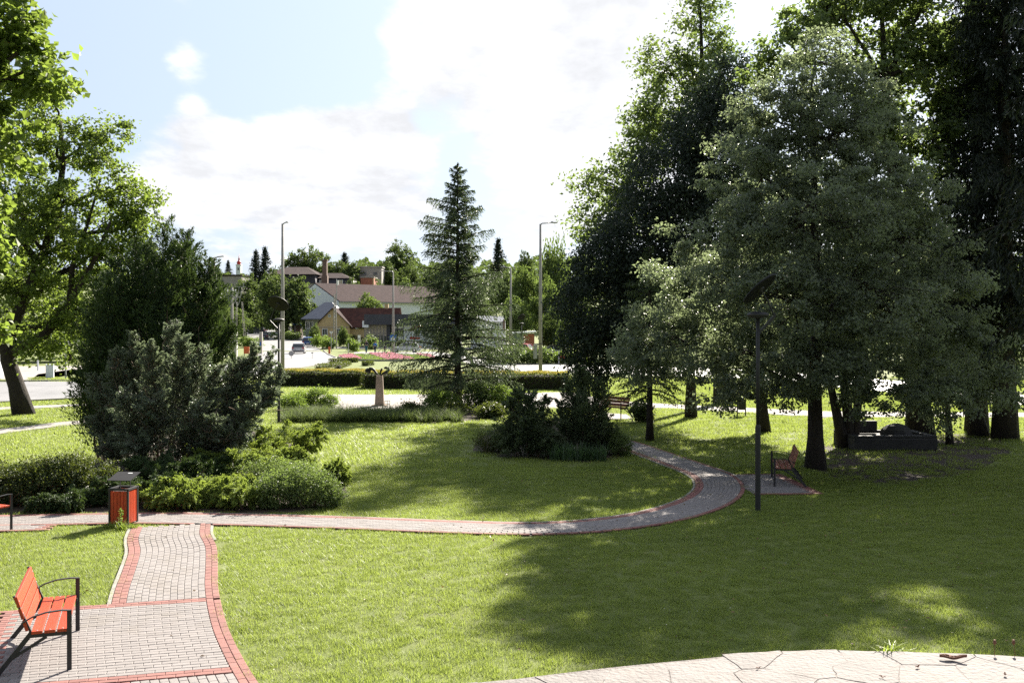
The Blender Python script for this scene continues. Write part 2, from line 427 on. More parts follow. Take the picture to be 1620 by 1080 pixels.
M['bronze'] = mat('dark bronze', (0.012, 0.011, 0.012), (0.020, 0.018, 0.018), 9, 0.6, 0.2, 40, metal=0.2)
M['dry_leaf'] = mat('dry leaf', (0.20, 0.085, 0.050), (0.12, 0.055, 0.035), 20, 0.8, 0.3, 60)
M['white'] = mat('white render', (0.74, 0.77, 0.82), (0.68, 0.71, 0.76), 0.7, 0.9, 0.1, 20)
M['plaster_yellow'] = mat('cream plaster', (0.52, 0.39, 0.22), (0.46, 0.34, 0.19), 0.7, 0.9, 0.1, 20)
M['plaster_green'] = mat('grey green plaster', (0.20, 0.24, 0.21), (0.16, 0.20, 0.175), 0.7, 0.9, 0.1, 20)
M['plaster_grey'] = mat('grey plaster', (0.36, 0.33, 0.32), (0.30, 0.275, 0.265), 0.5, 0.9, 0.1, 20)
M['render_pale'] = mat('pale render', (0.50, 0.48, 0.46), (0.44, 0.42, 0.40), 0.5, 0.9, 0.1, 20)
M['brick'] = mat('red brickwork', (0.36, 0.135, 0.095), (0.28, 0.105, 0.075), 3, 0.9, 0.3, 30)
M['brick_old'] = mat('brown chimney brick', (0.20, 0.135, 0.11), (0.14, 0.095, 0.08), 3, 0.9, 0.3, 30)
M['slate_blue'] = mat('blue grey roofing', (0.085, 0.095, 0.13), (0.06, 0.07, 0.10), 1.5, 0.5, 0.2, 12)
M['mansard'] = mat('dark slate', (0.040, 0.036, 0.050), (0.028, 0.026, 0.036), 1.2, 0.7, 0.2, 12)
M['glass'] = mat('dark window glass', (0.030, 0.034, 0.040), (0.05, 0.055, 0.06), 0.8, 0.12, spec=0.8)
M['fascia'] = mat('anthracite fascia', (0.050, 0.052, 0.072), (0.040, 0.042, 0.058), 0.8, 0.55)
M['blind'] = mat('cream blind', (0.46, 0.40, 0.32), (0.38, 0.33, 0.26), 2, 0.8)
M['red_paint'] = mat('red paint', (0.48, 0.035, 0.030), (0.40, 0.028, 0.024), 2, 0.5)
M['orange_paint'] = mat('orange paint', (0.60, 0.13, 0.045), (0.50, 0.10, 0.035), 3, 0.6)
M['sign_blue'] = mat('sign blue', (0.012, 0.11, 0.42), (0.012, 0.10, 0.38), 3, 0.4)
M['sign_white'] = mat('sign white', (0.75, 0.75, 0.75), (0.70, 0.70, 0.70), 3, 0.45)
M['black'] = mat('black', (0.012, 0.012, 0.013), (0.016, 0.016, 0.016), 4, 0.6)
M['rubber'] = mat('tyre rubber', (0.015, 0.015, 0.016), (0.022, 0.022, 0.022), 8, 0.85)
M['alloy'] = mat('wheel alloy', (0.40, 0.40, 0.41), (0.34, 0.34, 0.35), 8, 0.35, metal=0.8)
M['lamp_red'] = mat('tail lamp red', (0.45, 0.02, 0.02), (0.38, 0.015, 0.015), 4, 0.25)
M['lamp_clear'] = mat('headlamp glass', (0.6, 0.62, 0.64), (0.5, 0.52, 0.54), 4, 0.15)
def carpaint(name, c):
    return mat(name, c, [x * 0.92 for x in c], 2, 0.28, spec=0.6)
M['car_silver'] = carpaint('silver car paint', (0.42, 0.41, 0.42))
M['car_blue'] = carpaint('blue car paint', (0.030, 0.075, 0.24))
M['car_navy'] = carpaint('dark blue car paint', (0.030, 0.034, 0.060))
M['car_black'] = carpaint('black car paint', (0.014, 0.014, 0.018))
M['car_red'] = carpaint('red car paint', (0.42, 0.018, 0.040))
M['car_white'] = carpaint('pale silver car paint', (0.58, 0.59, 0.61))
def roofmat(name, a, b, s=2.6):
    """tiled roof: courses as fine relief and colour"""
    m = mat(name, a, b, 1.6, 0.95, 0.0, spec=0.08, dirt=[x * 0.55 for x in a], dscale=0.5, damt=0.6)
    n = m.node_tree
    p = [x for x in n.nodes if x.type == 'BSDF_PRINCIPLED'][0]
    tcn = [x for x in n.nodes if x.type == 'TEX_COORD'][0]
    w = N(n, 'ShaderNodeTexWave', wave_type='BANDS', bands_direction='Z'); w.inputs['Scale'].default_value = s; w.inputs['Distortion'].default_value = 1.5
    n.links.new(tcn.outputs['Object'], w.inputs['Vector'])
    bp = N(n, 'ShaderNodeBump'); bp.inputs['Strength'].default_value = 0.8; bp.inputs['Distance'].default_value = 0.08
    n.links.new(w.outputs['Fac'], bp.inputs['Height']); n.links.new(bp.outputs[0], p.inputs['Normal'])
    return m
M['tile_brown'] = roofmat('brown roof tile', (0.075, 0.050, 0.048), (0.045, 0.032, 0.034))
M['tile_red'] = roofmat('red brown roof tile', (0.125, 0.055, 0.042), (0.062, 0.033, 0.030))
M['tile_grey'] = roofmat('grey brown roof tile', (0.080, 0.060, 0.058), (0.055, 0.043, 0.043))
# ------------------------------------------------------------------ setting: ground, roads, paths
ys = sorted(set([-60, -20, 0, 10, 20, 30, 40, 60, 80, 110, 150, 165, 180, 195, 210, 235, 260, 290, 320, 370, 420, 520, 620, 760, 900, 1300]))
xs = [-1300, -900, -400, -200, -120, -60, -30, -15, 0, 15, 30, 60, 120, 200, 400, 900, 1300]
GV = [(x, y, tz(y)) for y in ys for x in xs]
GF = [(j * len(xs) + i, j * len(xs) + i + 1, (j + 1) * len(xs) + i + 1, (j + 1) * len(xs) + i) for j in range(len(ys) - 1) for i in range(len(xs) - 1)]
kind(link('ground', np_mesh('ground', GV, GF, mats=[M['lawn_base']])), 'structure', 'green park lawn and turf running back to the hill')

def tri_sheet(name, pts, z, m, follow=False):
    """flat sheet from an outline; with follow it is draped on the rising terrain"""
    import bmesh
    bm = bmesh.new()
    vs = [bm.verts.new((p[0], p[1], (tz(p[1]) if follow else 0) + z)) for p in pts]
    f = bm.faces.new(vs)
    bmesh.ops.triangulate(bm, faces=[f])
    bm.normal_update()
    for f in bm.faces:
        if f.normal.z < 0:
            f.normal_flip()
    me = bpy.data.meshes.new(name); bm.to_mesh(me); bm.free()
    me.materials.append(m)
    return me
def inside(poly, x, y):
    """vectorised point in polygon"""
    x = np.asarray(x); y = np.asarray(y); r = np.zeros(x.shape, bool)
    n = len(poly)
    for i in range(n):
        x1, y1 = poly[i][0], poly[i][1]; x2, y2 = poly[(i + 1) % n][0], poly[(i + 1) % n][1]
        c = ((y1 > y) != (y2 > y))
        with np.errstate(divide='ignore', invalid='ignore'):
            r ^= c & (x < (x2 - x1) * (y - y1) / (y2 - y1 + 1e-12) + x1)
    return r
PAVED = []          # outlines kept free of grass
def P2(l):
    return [gp(a, b).xy.to_tuple() for a, b in l]

road_street = P2([(-700, 690), (-300, 655), (0, 637), (140, 630), (300, 612), (450, 586), (520, 575), (533, 566)]) + \
    [(-28.7, 152), (-35.4, 180), (-41.5, 210), (-50, 238), (-66, 268), (-76, 262), (-59, 222), (-45.5, 180), (-39.5, 163)] + \
    P2([(415, 558), (380, 570), (300, 588), (130, 603), (0, 604), (-300, 610), (-700, 622)])
def strip(name, rights, lefts, z, m):
    V = []; Fs = []
    for a, b in zip(rights, lefts):
        V += [(a[0], a[1], tz(a[1]) + z), (b[0], b[1], tz(b[1]) + z)]
    for i in range(len(rights) - 1):
        Fs.append((2 * i, 2 * i + 1, 2 * i + 3, 2 * i + 2))
    return np_mesh(name, V, Fs, mats=[m])
kind(link('road', tri_sheet('road', road_street[:9] + road_street[16:], 0.012, M['asphalt'])), 'structure', 'grey asphalt road sweeping in from the left')
kind(link('street', strip('street', [(-28.7, 152), (-35.4, 180), (-38.5, 195), (-41.5, 210), (-50, 235), (-56, 260), (-70, 290)],
                          [(-39.5, 152.5), (-45.5, 180), (-49.5, 195), (-54.5, 210), (-63, 235), (-70, 260), (-84, 290)], 0.016, M['asphalt'])), 'structure', 'grey street climbing between the houses')
PAVED.append(road_street[:9] + road_street[16:])
road2 = P2([(2300, 672), (1800, 652), (1620, 641), (1400, 620), (1200, 602), (960, 590), (800, 589), (740, 574), (690, 563), (560, 561), (560, 556.5), (690, 556.5), (760, 566),
            (800, 577), (960, 577), (1200, 585), (1400, 600), (1620, 625), (1800, 633), (2300, 640)])
kind(link('road', tri_sheet('road', road2, 0.014, M['asphalt'])), 'structure', 'grey asphalt road passing behind the hedge on the right')
PAVED.append(road2)
def kerb_line(pts, name='kerb', w=0.16, h=0.12):
    mb = MB()
    for a, b in zip(pts[:-1], pts[1:]):
        d = Vector((b[0] - a[0], b[1] - a[1])); L = d.length; d.normalize()
        n = max(1, int(L / 1.0))
        for k in range(n):
            s0 = k * L / n + 0.008; s1 = (k + 1) * L / n - 0.008
            y0 = a[1] + d.y * (s0 + s1) / 2
            mb.box((a[0] + d.x * (s0 + s1) / 2, y0, tz(y0) + h / 2 - 0.02), (s1 - s0, w, h), math.atan2(d.y, d.x))
    return kind(mb.build(name, M['kerb']), 'structure')
kerb_line(P2([(-300, 655.5), (0, 637.5), (140, 630.5), (300, 612.5), (450, 586.5), (520, 575.3), (533, 566.2), (520, 561), (512, 555)]))
kerb_line(P2([(700, 576.4), (800, 576.4), (960, 576.4), (1200, 584.5), (1400, 599), (1620, 624)]))
kerb_line(P2([(-300, 609.5), (0, 603.5), (130, 602.5), (300, 587.5)]))
# footways and the small plaza round the pillar
for pts, lab in (
    ([(-300, 712), (0, 686.5), (90, 675), (142, 670), (200, 660), (200, 654), (142, 664), (90, 668.5), (0, 679), (-300, 703)], 'pale narrow footway crossing the left lawn'),
    ([(-300, 657), (0, 649), (150, 641), (150, 638), (0, 644.5), (-300, 652)], 'pale footway beside the road left of the big shrub'),
    ([(930, 632), (1090, 641), (1300, 651), (1620, 653), (2000, 654), (2000, 662), (1620, 660.5), (1300, 660), (1090, 648), (930, 640)], 'pale footway running behind the right hand trees'),
    ([(500, 625), (600, 624.5), (720, 624), (900, 621), (975, 634), (940, 643), (860, 647), (700, 653), (640, 652), (530, 650), (490, 640)], 'pale paved plaza around the pillar'),
    ([(-200, 600), (0, 600), (45, 604), (60, 592), (110, 585), (180, 582), (180, 578), (-200, 581)], 'pale driveway opening beyond the left road'),
    ([(935, 652), (990, 655), (1000, 663), (940, 664)], 'pale pad under the far bench')):
    w = P2(pts)
    kind(link('footway', tri_sheet('footway', w, 0.018, M['foot'])), 'structure', lab)
    PAVED.append(w)
# slab rows of the plaza, real joints (far, one mesh)
pl = P2([(500, 625), (600, 624.5), (720, 624), (900, 621), (975, 634), (940, 643), (860, 647), (700, 653), (640, 652), (530, 650), (490, 640)])
mb = MB()
X, Y = np.meshgrid(np.arange(-11, 6, 0.62), np.arange(43.5, 58.5, 0.62))
ok = inside(pl, X, Y)
for x, y in zip(X[ok], Y[ok]):
    mb.box((x, y, 0.024), (0.59, 0.59, 0.02), t=R.rand())
o = kind(mb.build('paving_slab', M['foot']), 'stuff', 'pale square paving slabs of the plaza')
kind(link('pavement', strip('pavement', [(-31, 160), (-13, 158.6), (2, 157)], [(-31, 166), (-13, 164.2), (2, 163)], 0.05, M['foot'])), 'structure', 'pale pavement before the dark shop front')

# ------------------------------------------------------------------ the block paved garden path
def smooth(pts, step=0.05):
    """Catmull-Rom curve resampled at even arc length; returns points and directions"""
    P = [np.array(p, float) for p in pts]
    P = [2 * P[0] - P[1]] + P + [2 * P[-1] - P[-2]]
    out = []
    for i in range(1, len(P) - 2):
        for t in np.linspace(0, 1, 40, endpoint=False):
            a, b, c, d = P[i - 1], P[i], P[i + 1], P[i + 2]
            out.append(0.5 * ((2 * b) + (-a + c) * t + (2 * a - 5 * b + 4 * c - d) * t * t + (-a + 3 * b - 3 * c + d) * t ** 3))
    out.append(P[-2]); out = np.array(out)
    s = np.r_[0, np.cumsum(np.linalg.norm(np.diff(out, axis=0), axis=1))]
    return out, s
def at_s(curve, q):
    out, s = curve
    x = np.interp(q, s, out[:, 0]); y = np.interp(q, s, out[:, 1])
    e = 0.08
    dx = np.interp(np.minimum(q + e, s[-1]), s, out[:, 0]) - np.interp(np.maximum(q - e, 0), s, out[:, 0])
    dy = np.interp(np.minimum(q + e, s[-1]), s, out[:, 1]) - np.interp(np.maximum(q - e, 0), s, out[:, 1])
    L = np.hypot(dx, dy)
    return x, y, dx / L, dy / L
PAV = []   # x, y, angle, red?, along scale
PX, PY = 0.197, 0.0955
def lay(curve, s0, s1, cols, skip=None):
    """courses laid lengthwise along a curve; cols lists the colour of each column from right to left"""
    n = len(cols)
    for c, red in enumerate(cols):
        off = (c - (n - 1) / 2) * PY
        q = s0 + PX / 2 - (PX / 2 if c % 2 else 0)
        while q < s1 + 0.02:
            x, y, dx, dy = at_s(curve, q)
            px, py = x - dy * off, y + dx * off
            if not (skip and skip(px, py)):
                PAV.append((px, py, math.atan2(dy, dx), red, 1.0))
            # pieces follow the curve: outer columns open up, inner ones close
            q += PX
def edge(curve, s0, s1, off, n=60):
    r = []
    for q in np.linspace(s0, s1, n):
        x, y, dx, dy = at_s(curve, q); r.append((float(x - dy * off), float(y + dx * off)))
    return r
# near path: from the junction towards the camera
cA = smooth([(-6.50, 19.30), (-6.22, 18.35), (-5.80, 17.3), (-5.40, 16.0), (-5.06, 14.84), (-4.70, 13.75), (-4.28, 12.6), (-3.86, 11.6), (-3.40, 10.6), (-2.75, 9.3), (-2.1, 8.0)])
sA_bay0 = float(np.interp(-13.86, -cA[0][:, 1], cA[1])); sA_bay1 = float(np.interp(-11.12, -cA[0][:, 1], cA[1])); sA_end = float(cA[1][-1])
# facing the camera the first column (negative offset) lies on the right hand of the walking direction, the photograph's left
colsA = [1, 1] + [0] * 11 + [1, 1]
nA = len(colsA)
offR = (nA / 2 - 2) * PY
ang_bay = math.radians(14.5)
ux, uy = -math.cos(ang_bay), -math.sin(ang_bay)
def row_line(q):
    x, y, dx, dy = at_s(cA, q)
    return float(x - dy * offR), float(y + dx * offR)
def beyond(line, x, y):      # distance past a bay course, positive towards the camera
    return (x - line[0]) * (-uy) * -1 + (y - line[1]) * ux * 1 if False else (x - line[0]) * (-uy) + (y - line[1]) * ux
BAY_TOP, BAY_BOT = row_line(sA_bay0 - 0.13 - 0.052), row_line(sA_bay1 + 0.2 + 0.05)
ends = {}
for c, red in enumerate(colsA):
    off = (c - (nA - 1) / 2) * PY
    def side(line, s):
        x, y, dx, dy = at_s(cA, s); return beyond(line, x - dy * off, y + dx * off)
    ss = np.arange(sA_bay0 - 0.9, sA_bay1 + 1.2, 0.005)
    dt = np.array([side(BAY_TOP, s) for s in ss]); db = np.array([side(BAY_BOT, s) for s in ss])
    e0 = float(ss[np.argmax(dt > 0)]); e1 = float(ss[np.argmax(db > 0)])
    ends[c] = (e0, e1)
    q = -(PX / 2 if c % 2 else 0)
    lim = e0 if c < nA - 2 else sA_bay0 - 0.13
    while q < lim - 0.03:
        a, b = q, min(q + PX, lim)
        x, y, dx, dy = at_s(cA, (a + b) / 2)
        PAV.append((x - dy * off, y + dx * off, math.atan2(dy, dx), red, max(0.18, (b - a - 0.004) / PX + 0.004))); q += PX
# the two red columns of the right edge run on past the bay
for c in (nA - 2, nA - 1):
    off = (c - (nA - 1) / 2) * PY
    q = sA_bay0 - 0.12 + (PX / 2 if c % 2 else 0)
    while q < sA_end:
        x, y, dx, dy = at_s(cA, q)
        PAV.append((x - dy * off, y + dx * off, math.atan2(dy, dx), 1, 1.0)); q += PX
lay(cA, sA_bay1 + 0.2, sA_end, [None] * 0 + colsA[:nA - 2]) if False else None
q0 = sA_bay1 + 0.24
for c in range(0, nA - 2):
    off = (c - (nA - 1) / 2) * PY
    q = ends[c][1] + PX / 2 - (PX / 2 if c % 2 else 0)
    while q < sA_end:
        if q < ends[c][1] + PX / 2 - 0.01:
            x, y, dx, dy = at_s(cA, ends[c][1] + PX / 4)
            PAV.append((x - dy * off, y + dx * off, math.atan2(dy, dx), 1 if c < 2 else 0, 0.49)); q += PX; continue
        x, y, dx, dy = at_s(cA, q)
        PAV.append((x - dy * off, y + dx * off, math.atan2(dy, dx), 1 if c < 2 else 0, 1.0)); q += PX
# bay under the near bench: courses laid across
BAY_L = 2.62
rows = []
q = sA_bay0 - 0.13
while q < sA_bay1 + 0.2:
    rows.append(q); q += 0.0985
for i, q in enumerate(rows):
    x, y, dx, dy = at_s(cA, q)
    x0, y0 = x - dy * offR, y + dx * offR
    edge_row = i < 2 or i >= len(rows) - 2
    t = PX / 2 + (0.0 if i % 2 else -PX / 2) + 0.004
    while t < BAY_L:
        red = 1 if (edge_row or t > BAY_L - 0.22) else 0
        x1, y1 = x0 + ux * t, y0 + uy * t
        cut = 1.0
        if t < PX * 0.3:
            cut = 0.5; x1 += ux * PX / 4; y1 += uy * PX / 4
        PAV.append((x1, y1, ang_bay, red, cut)); t += PX
bay_poly = [(at_s(cA, rows[0] - 0.06)[0], at_s(cA, rows[0] - 0.06)[1])]
bx, by, _, _ = at_s(cA, rows[-1] + 0.06)
bay_poly = [(float(bay_poly[0][0]), float(bay_poly[0][1])), (float(bx), float(by)), (float(bx + ux * 2.9), float(by + uy * 2.9)), (float(bay_poly[0][0] + ux * 2.9), float(bay_poly[0][1] + uy * 2.9))]
# cross path: from the far left, past the bin, round the lawn to the right
mid = [(-180, 828), (-60, 826), (100, 823), (240, 821), (400, 824), (520, 827.5), (600, 830.5), (700, 834.5), (800, 837.5), (870, 837), (950, 832), (1030, 821), (1088, 806), (1126, 789), (1139, 771), (1125, 753),
       (1085, 737), (1038, 720), (1005, 708.5), (975, 699), (940, 690)]
cB = smooth([tuple(gp(a, b).xy) for a, b in mid])
colsB = [1] + [0] * 9 + [1, 1]
lay(cB, 0.0, float(cB[1][-1]), colsB)
# right hand bay with the shaded bench, left hand bay with the bench at the frame's edge
def block(x0, y0, w, l, ang, nrow_dir=0):
    ca, sa = math.cos(ang), math.sin(ang)
    i = 0; v = 0.05
    while v < l:
        t = (PX / 2 if i % 2 else 0)
        while t < w:
            red = 1 if (v < 0.1 or v > l - 0.12 or t > w - PX) else 0
            PAV.append((x0 + ca * t - sa * v, y0 + sa * t + ca * v, ang, red, 1.0)); t += PX
        v += 0.0985; i += 1
    return [(x0 - sa * 0, y0), (x0 + ca * w, y0 + sa * w), (x0 + ca * w - sa * l, y0 + sa * w + ca * l), (x0 - sa * l, y0 + ca * l)]
bayR = block(5.62, 22.95, 1.45, 3.1, math.radians(3))
bayL = block(-11.3, 18.55, 2.6, 1.55, math.radians(8))
polyA = edge(cA, 0, sA_end, -nA / 2 * PY) + edge(cA, 0, sA_end, nA / 2 * PY)[::-1]
polyB = edge(cB, 0, float(cB[1][-1]), -len(colsB) / 2 * PY) + edge(cB, 0, float(cB[1][-1]), len(colsB) / 2 * PY)[::-1]
PAVED += [polyA, bay_poly, polyB, bayR, bayL]
path = bpy.data.objects.new('path', None); COL.objects.link(path)
kind(path, 'structure', 'block paved garden path in grey with red edging')
z = 0.008
for p in (polyA, bay_poly, polyB, bayR, bayL):
    h = len(p) // 2
    me = strip('path_bed', p[:h], p[h:][::-1], z, M['joint']) if p is polyA or p is polyB else tri_sheet('path_bed', p, z, M['joint'])
    link('path_bed', me, path); z += 0.0011
# paver block with a chamfered top
pv = []
for (h, e) in ((0.0, 0.0), (0.019, 0.0), (0.024, 0.0055)):
    for sx, sy in ((-1, -1), (1, -1), (1, 1), (-1, 1)):
        pv.append((sx * (0.0965 - e), sy * (0.0458 - e), h))
pf = [(i, (i + 1) % 4, 4 + (i + 1) % 4, 4 + i) for i in range(4)] + [(4 + i, 4 + (i + 1) % 4, 8 + (i + 1) % 4, 8 + i) for i in range(4)] + [(8, 9, 10, 11)]
pav_me = [np_mesh('paver', pv, pf, np.full(12, 0.0), [M[k]]) for k in ('paver_grey', 'paver_red')]
# drop pieces that would lie on other pieces: later pieces give way
cell = {}
keep = []
for p in PAV:
    x, y = float(p[0]), float(p[1]); a = float(p[2])
    c, s = math.cos(a), math.sin(a); h = []; hit = False
    for u in (-0.06, 0.0, 0.06):
        px, py = x + c * u * p[4], y + s * u * p[4]
        key = (int(px // 0.2), int(py // 0.2))
        for i in (-1, 0, 1):
            for j in (-1, 0, 1):
                for (qx, qy, qid) in cell.get((key[0] + i, key[1] + j), ()):
                    if (qx - px) ** 2 + (qy - py) ** 2 < 0.049 ** 2:
                        hit = True
        h.append((px, py, key))
    if hit:
        continue
    for px, py, key in h:
        cell.setdefault(key, []).append((px, py, len(keep)))
    keep.append((x, y, a, p[3], p[4]))
def seen(p):
    x, y = p[0], p[1]
    if y < 10.3 or abs(x / y) > 0.5:
        return 1e3 + abs(y)
    return y
keep.sort(key=seen)
for p in keep[:300]:
    o = link('paver', pav_me[p[3]], path, (p[0], p[1], 0.012 + R.uniform(-0.0015, 0.0015)), p[2] + R.uniform(-0.012, 0.012))
    o.rotation_euler[0] = R.uniform(-0.012, 0.012); o.rotation_euler[1] = R.uniform(-0.008, 0.008)
    o.scale[0] = p[4]
pv = np.array(pv)
for col in (0, 1):
    rest = [p for p in keep[300:] if p[3] == col]
    A = np.array(rest)
    c = np.cos(A[:, 2])[:, None]; s = np.sin(A[:, 2])[:, None]
    vx = pv[:, 0][None] * A[:, 4][:, None]; vy = pv[:, 1][None]
    Vv = np.stack([A[:, 0][:, None] + c * vx - s * vy, A[:, 1][:, None] + s * vx + c * vy, pv[:, 2][None] + 0.012 + R.uniform(-0.0018, 0.0018, (len(A), 1)) + 0 * vx], -1).reshape(-1, 3)
    Ff = (np.arange(len(A))[:, None, None] * 12 + np.array(pf)[None]).reshape(-1, 4)
    kind(link('paver', np_mesh('paver', Vv, Ff, np.repeat(R.rand(len(A)), 12), [M['paver_red' if col else 'paver_grey']]), path), 'stuff')
# thin concrete edging along the paths
mb = MB()
def edging(pts):
    for a, b in zip(pts[:-1], pts[1:]):
        d = Vector((b[0] - a[0], b[1] - a[1]))
        mb.box(((a[0] + b[0]) / 2, (a[1] + b[1]) / 2, 0.016), (d.length * 0.985, 0.05, 0.034), math.atan2(d.y, d.x))
edging(edge(cA, 0.05, sA_bay0 - 0.1, -(nA / 2 * PY + 0.03), 14))
edging(edge(cA, 0.15, 1.6, (nA / 2 * PY + 0.03), 5))
edging(edge(cB, 5.5, float(cB[1][-1]), (len(colsB) / 2 * PY + 0.03), 60))
edging(edge(cB, 21.0, 23.0, -(len(colsB) / 2 * PY + 0.03), 6))
mb.build('edging', M['kerb'], path)

# ------------------------------------------------------------------ planting beds (soil) and the grass
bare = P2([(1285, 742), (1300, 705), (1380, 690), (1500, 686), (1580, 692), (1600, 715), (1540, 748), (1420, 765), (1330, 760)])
beds = {
    'left': P2([(-200, 818), (0, 812), (180, 812), (300, 812), (420, 812), (500, 808), (550, 785), (545, 760), (500, 735), (470, 700), (440, 680), (200, 690), (140, 735), (60, 760), (-200, 765)]),
    'middle': P2([(748, 712), (790, 722), (870, 728), (930, 731), (985, 724), (1000, 708), (985, 690), (950, 672), (880, 664), (800, 672), (755, 692)]),
    'plaza': P2([(440, 668), (560, 668), (700, 668), (790, 664), (800, 655), (770, 645), (700, 652), (560, 655), (450, 648)]),
}
zb = 0.004
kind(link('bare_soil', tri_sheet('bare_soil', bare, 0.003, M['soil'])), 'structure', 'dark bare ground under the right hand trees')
for k, p in beds.items():
    kind(link('flower_bed', tri_sheet('flower_bed', p, zb, M['soil'])), 'structure', 'dark soil of the %s planting bed' % k); zb += 0.001
def blades(n, rad, h, w, lean=0.5, seg=1, up=1.0, hvar=0.4):
    """tuft of grass blades: tapered strips bent outwards"""
    a = R.rand(n) * 6.283; r = rad * np.sqrt(R.rand(n))
    bx, by = r * np.cos(a), r * np.sin(a)
    d = R.rand(n) * 6.283
    ln = lean * (0.3 + R.rand(n)); hh = h * (1 - hvar + 2 * hvar * R.rand(n))
    V = []; Fq = []
    side = np.stack([-np.sin(d), np.cos(d)], -1)
    lv = []
    for k in range(seg + 1):
        t = k / seg
        ww = w * (1 - t ** 1.5) * 0.5 + 0.0004
        off = ln * hh * t ** 2
        zc = hh * t * (1 - 0.25 * ln * t)
        for sgn in (-1, 1):
            lv.append(np.stack([bx + np.cos(d) * off + side[:, 0] * ww * sgn, by + np.sin(d) * off + side[:, 1] * ww * sgn, zc], -1))
    A = np.stack(lv, 1)          # n, 2(seg+1), 3
    k = 2 * (seg + 1)
    V = A.reshape(-1, 3)
    base = np.arange(n)[:, None] * k
    Fq = np.concatenate([np.stack([base[:, 0] + 2 * i, base[:, 0] + 2 * i + 1, base[:, 0] + 2 * i + 3, base[:, 0] + 2 * i + 2], -1) for i in range(seg)], 0)
    return V, Fq, np.repeat(R.rand(n), k)

def scatter(name, pts, rot, scale, sources, label, parent=None):
    """one 'stuff' object: tufts placed on points by geometry nodes"""
    me = bpy.data.meshes.new(name); me.from_pydata([tuple(p) for p in pts], [], [])
    for nm, data in (('rot', rot), ('scl', scale)):
        at = me.attributes.new(nm, 'FLOAT', 'POINT'); at.data.foreach_set('value', np.asarray(data, np.float32))
    at = me.attributes.new('pick', 'INT', 'POINT'); at.data.foreach_set('value', R.randint(0, len(sources), len(pts)).astype(np.int32))
    o = link(name, me, parent)
    ng = bpy.data.node_groups.new(name, 'GeometryNodeTree')
    ng.interface.new_socket('Geometry', in_out='INPUT', socket_type='NodeSocketGeometry')
    ng.interface.new_socket('Geometry', in_out='OUTPUT', socket_type='NodeSocketGeometry')
    gi = ng.nodes.new('NodeGroupInput'); go = ng.nodes.new('NodeGroupOutput')
    ip = ng.nodes.new('GeometryNodeInstanceOnPoints')
    g2i = ng.nodes.new('GeometryNodeGeometryToInstance')
    for s in reversed(sources):
        oi = ng.nodes.new('GeometryNodeObjectInfo'); oi.inputs['Object'].default_value = s
        oi.inputs['As Instance'].default_value = True
        ng.links.new(oi.outputs['Geometry'], g2i.inputs[0])
    ng.links.new(gi.outputs[0], ip.inputs['Points']); ng.links.new(g2i.outputs[0], ip.inputs['Instance'])
    ip.inputs['Pick Instance'].default_value = True
    def named(nm, typ):
        a = ng.nodes.new('GeometryNodeInputNamedAttribute'); a.data_type = typ; a.inputs[0].default_value = nm
        return [x for x in a.outputs if x.enabled and x.name == 'Attribute'][0]
    ng.links.new(named('pick', 'INT'), ip.inputs['Instance Index'])
    cx = ng.nodes.new('ShaderNodeCombineXYZ'); ng.links.new(named('rot', 'FLOAT'), cx.inputs[2])
    ng.links.new(cx.outputs[0], ip.inputs['Rotation'])
    ng.links.new(named('scl', 'FLOAT'), ip.inputs['Scale'])
    ng.links.new(ip.outputs[0], go.inputs[0])
    md = o.modifiers.new('scatter', 'NODES'); md.node_group = ng
    return kind(o, 'stuff', label)
def source(V, Fq, t, m):
    return bpy.data.objects.new('tuft', np_mesh('tuft', V, Fq, t, [m]))
src_near = [source(*blades(130, 0.15, 0.036 + 0.006 * i, 0.0050, 0.8, 1), M['grass']) for i in range(4)]
src_far = [source(*blades(150, 0.42, 0.060 + 0.01 * i, 0.016, 0.8, 1), M['grass']) for i in range(3)]
def lawn_points(y0, y1, sp, margin):
    X, Y = [], []
    y = y0
    while y < y1:
        hw = y * 0.545 + margin
        xs_ = np.arange(-hw, hw, sp)
        X.append(xs_ + R.uniform(-sp / 2, sp / 2, len(xs_))); Y.append(y + R.uniform(-sp / 2, sp / 2, len(xs_))); y += sp
    X = np.concatenate(X); Y = np.concatenate(Y)
    bad = np.zeros(X.shape, bool)
    for p in PAVED:
        bad |= inside(p, X, Y)
    for p in beds.values():
        bad |= inside(p, X, Y)
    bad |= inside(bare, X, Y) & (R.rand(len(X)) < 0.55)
    return X[~bad], Y[~bad]
X, Y = lawn_points(8.2, 27.5, 0.185, 1.2)
scatter('grass', np.stack([X, Y, np.zeros_like(X)], -1), R.rand(len(X)) * 6.28, 0.75 + 0.5 * R.rand(len(X)), src_near, 'short mown grass of the near lawn')
X, Y = lawn_points(27.5, 75, 0.52, 4)
scatter('grass', np.stack([X, Y, np.zeros_like(X)], -1), R.rand(len(X)) * 6.28, 0.75 + 0.5 * R.rand(len(X)), src_far, 'short mown grass of the farther lawn')
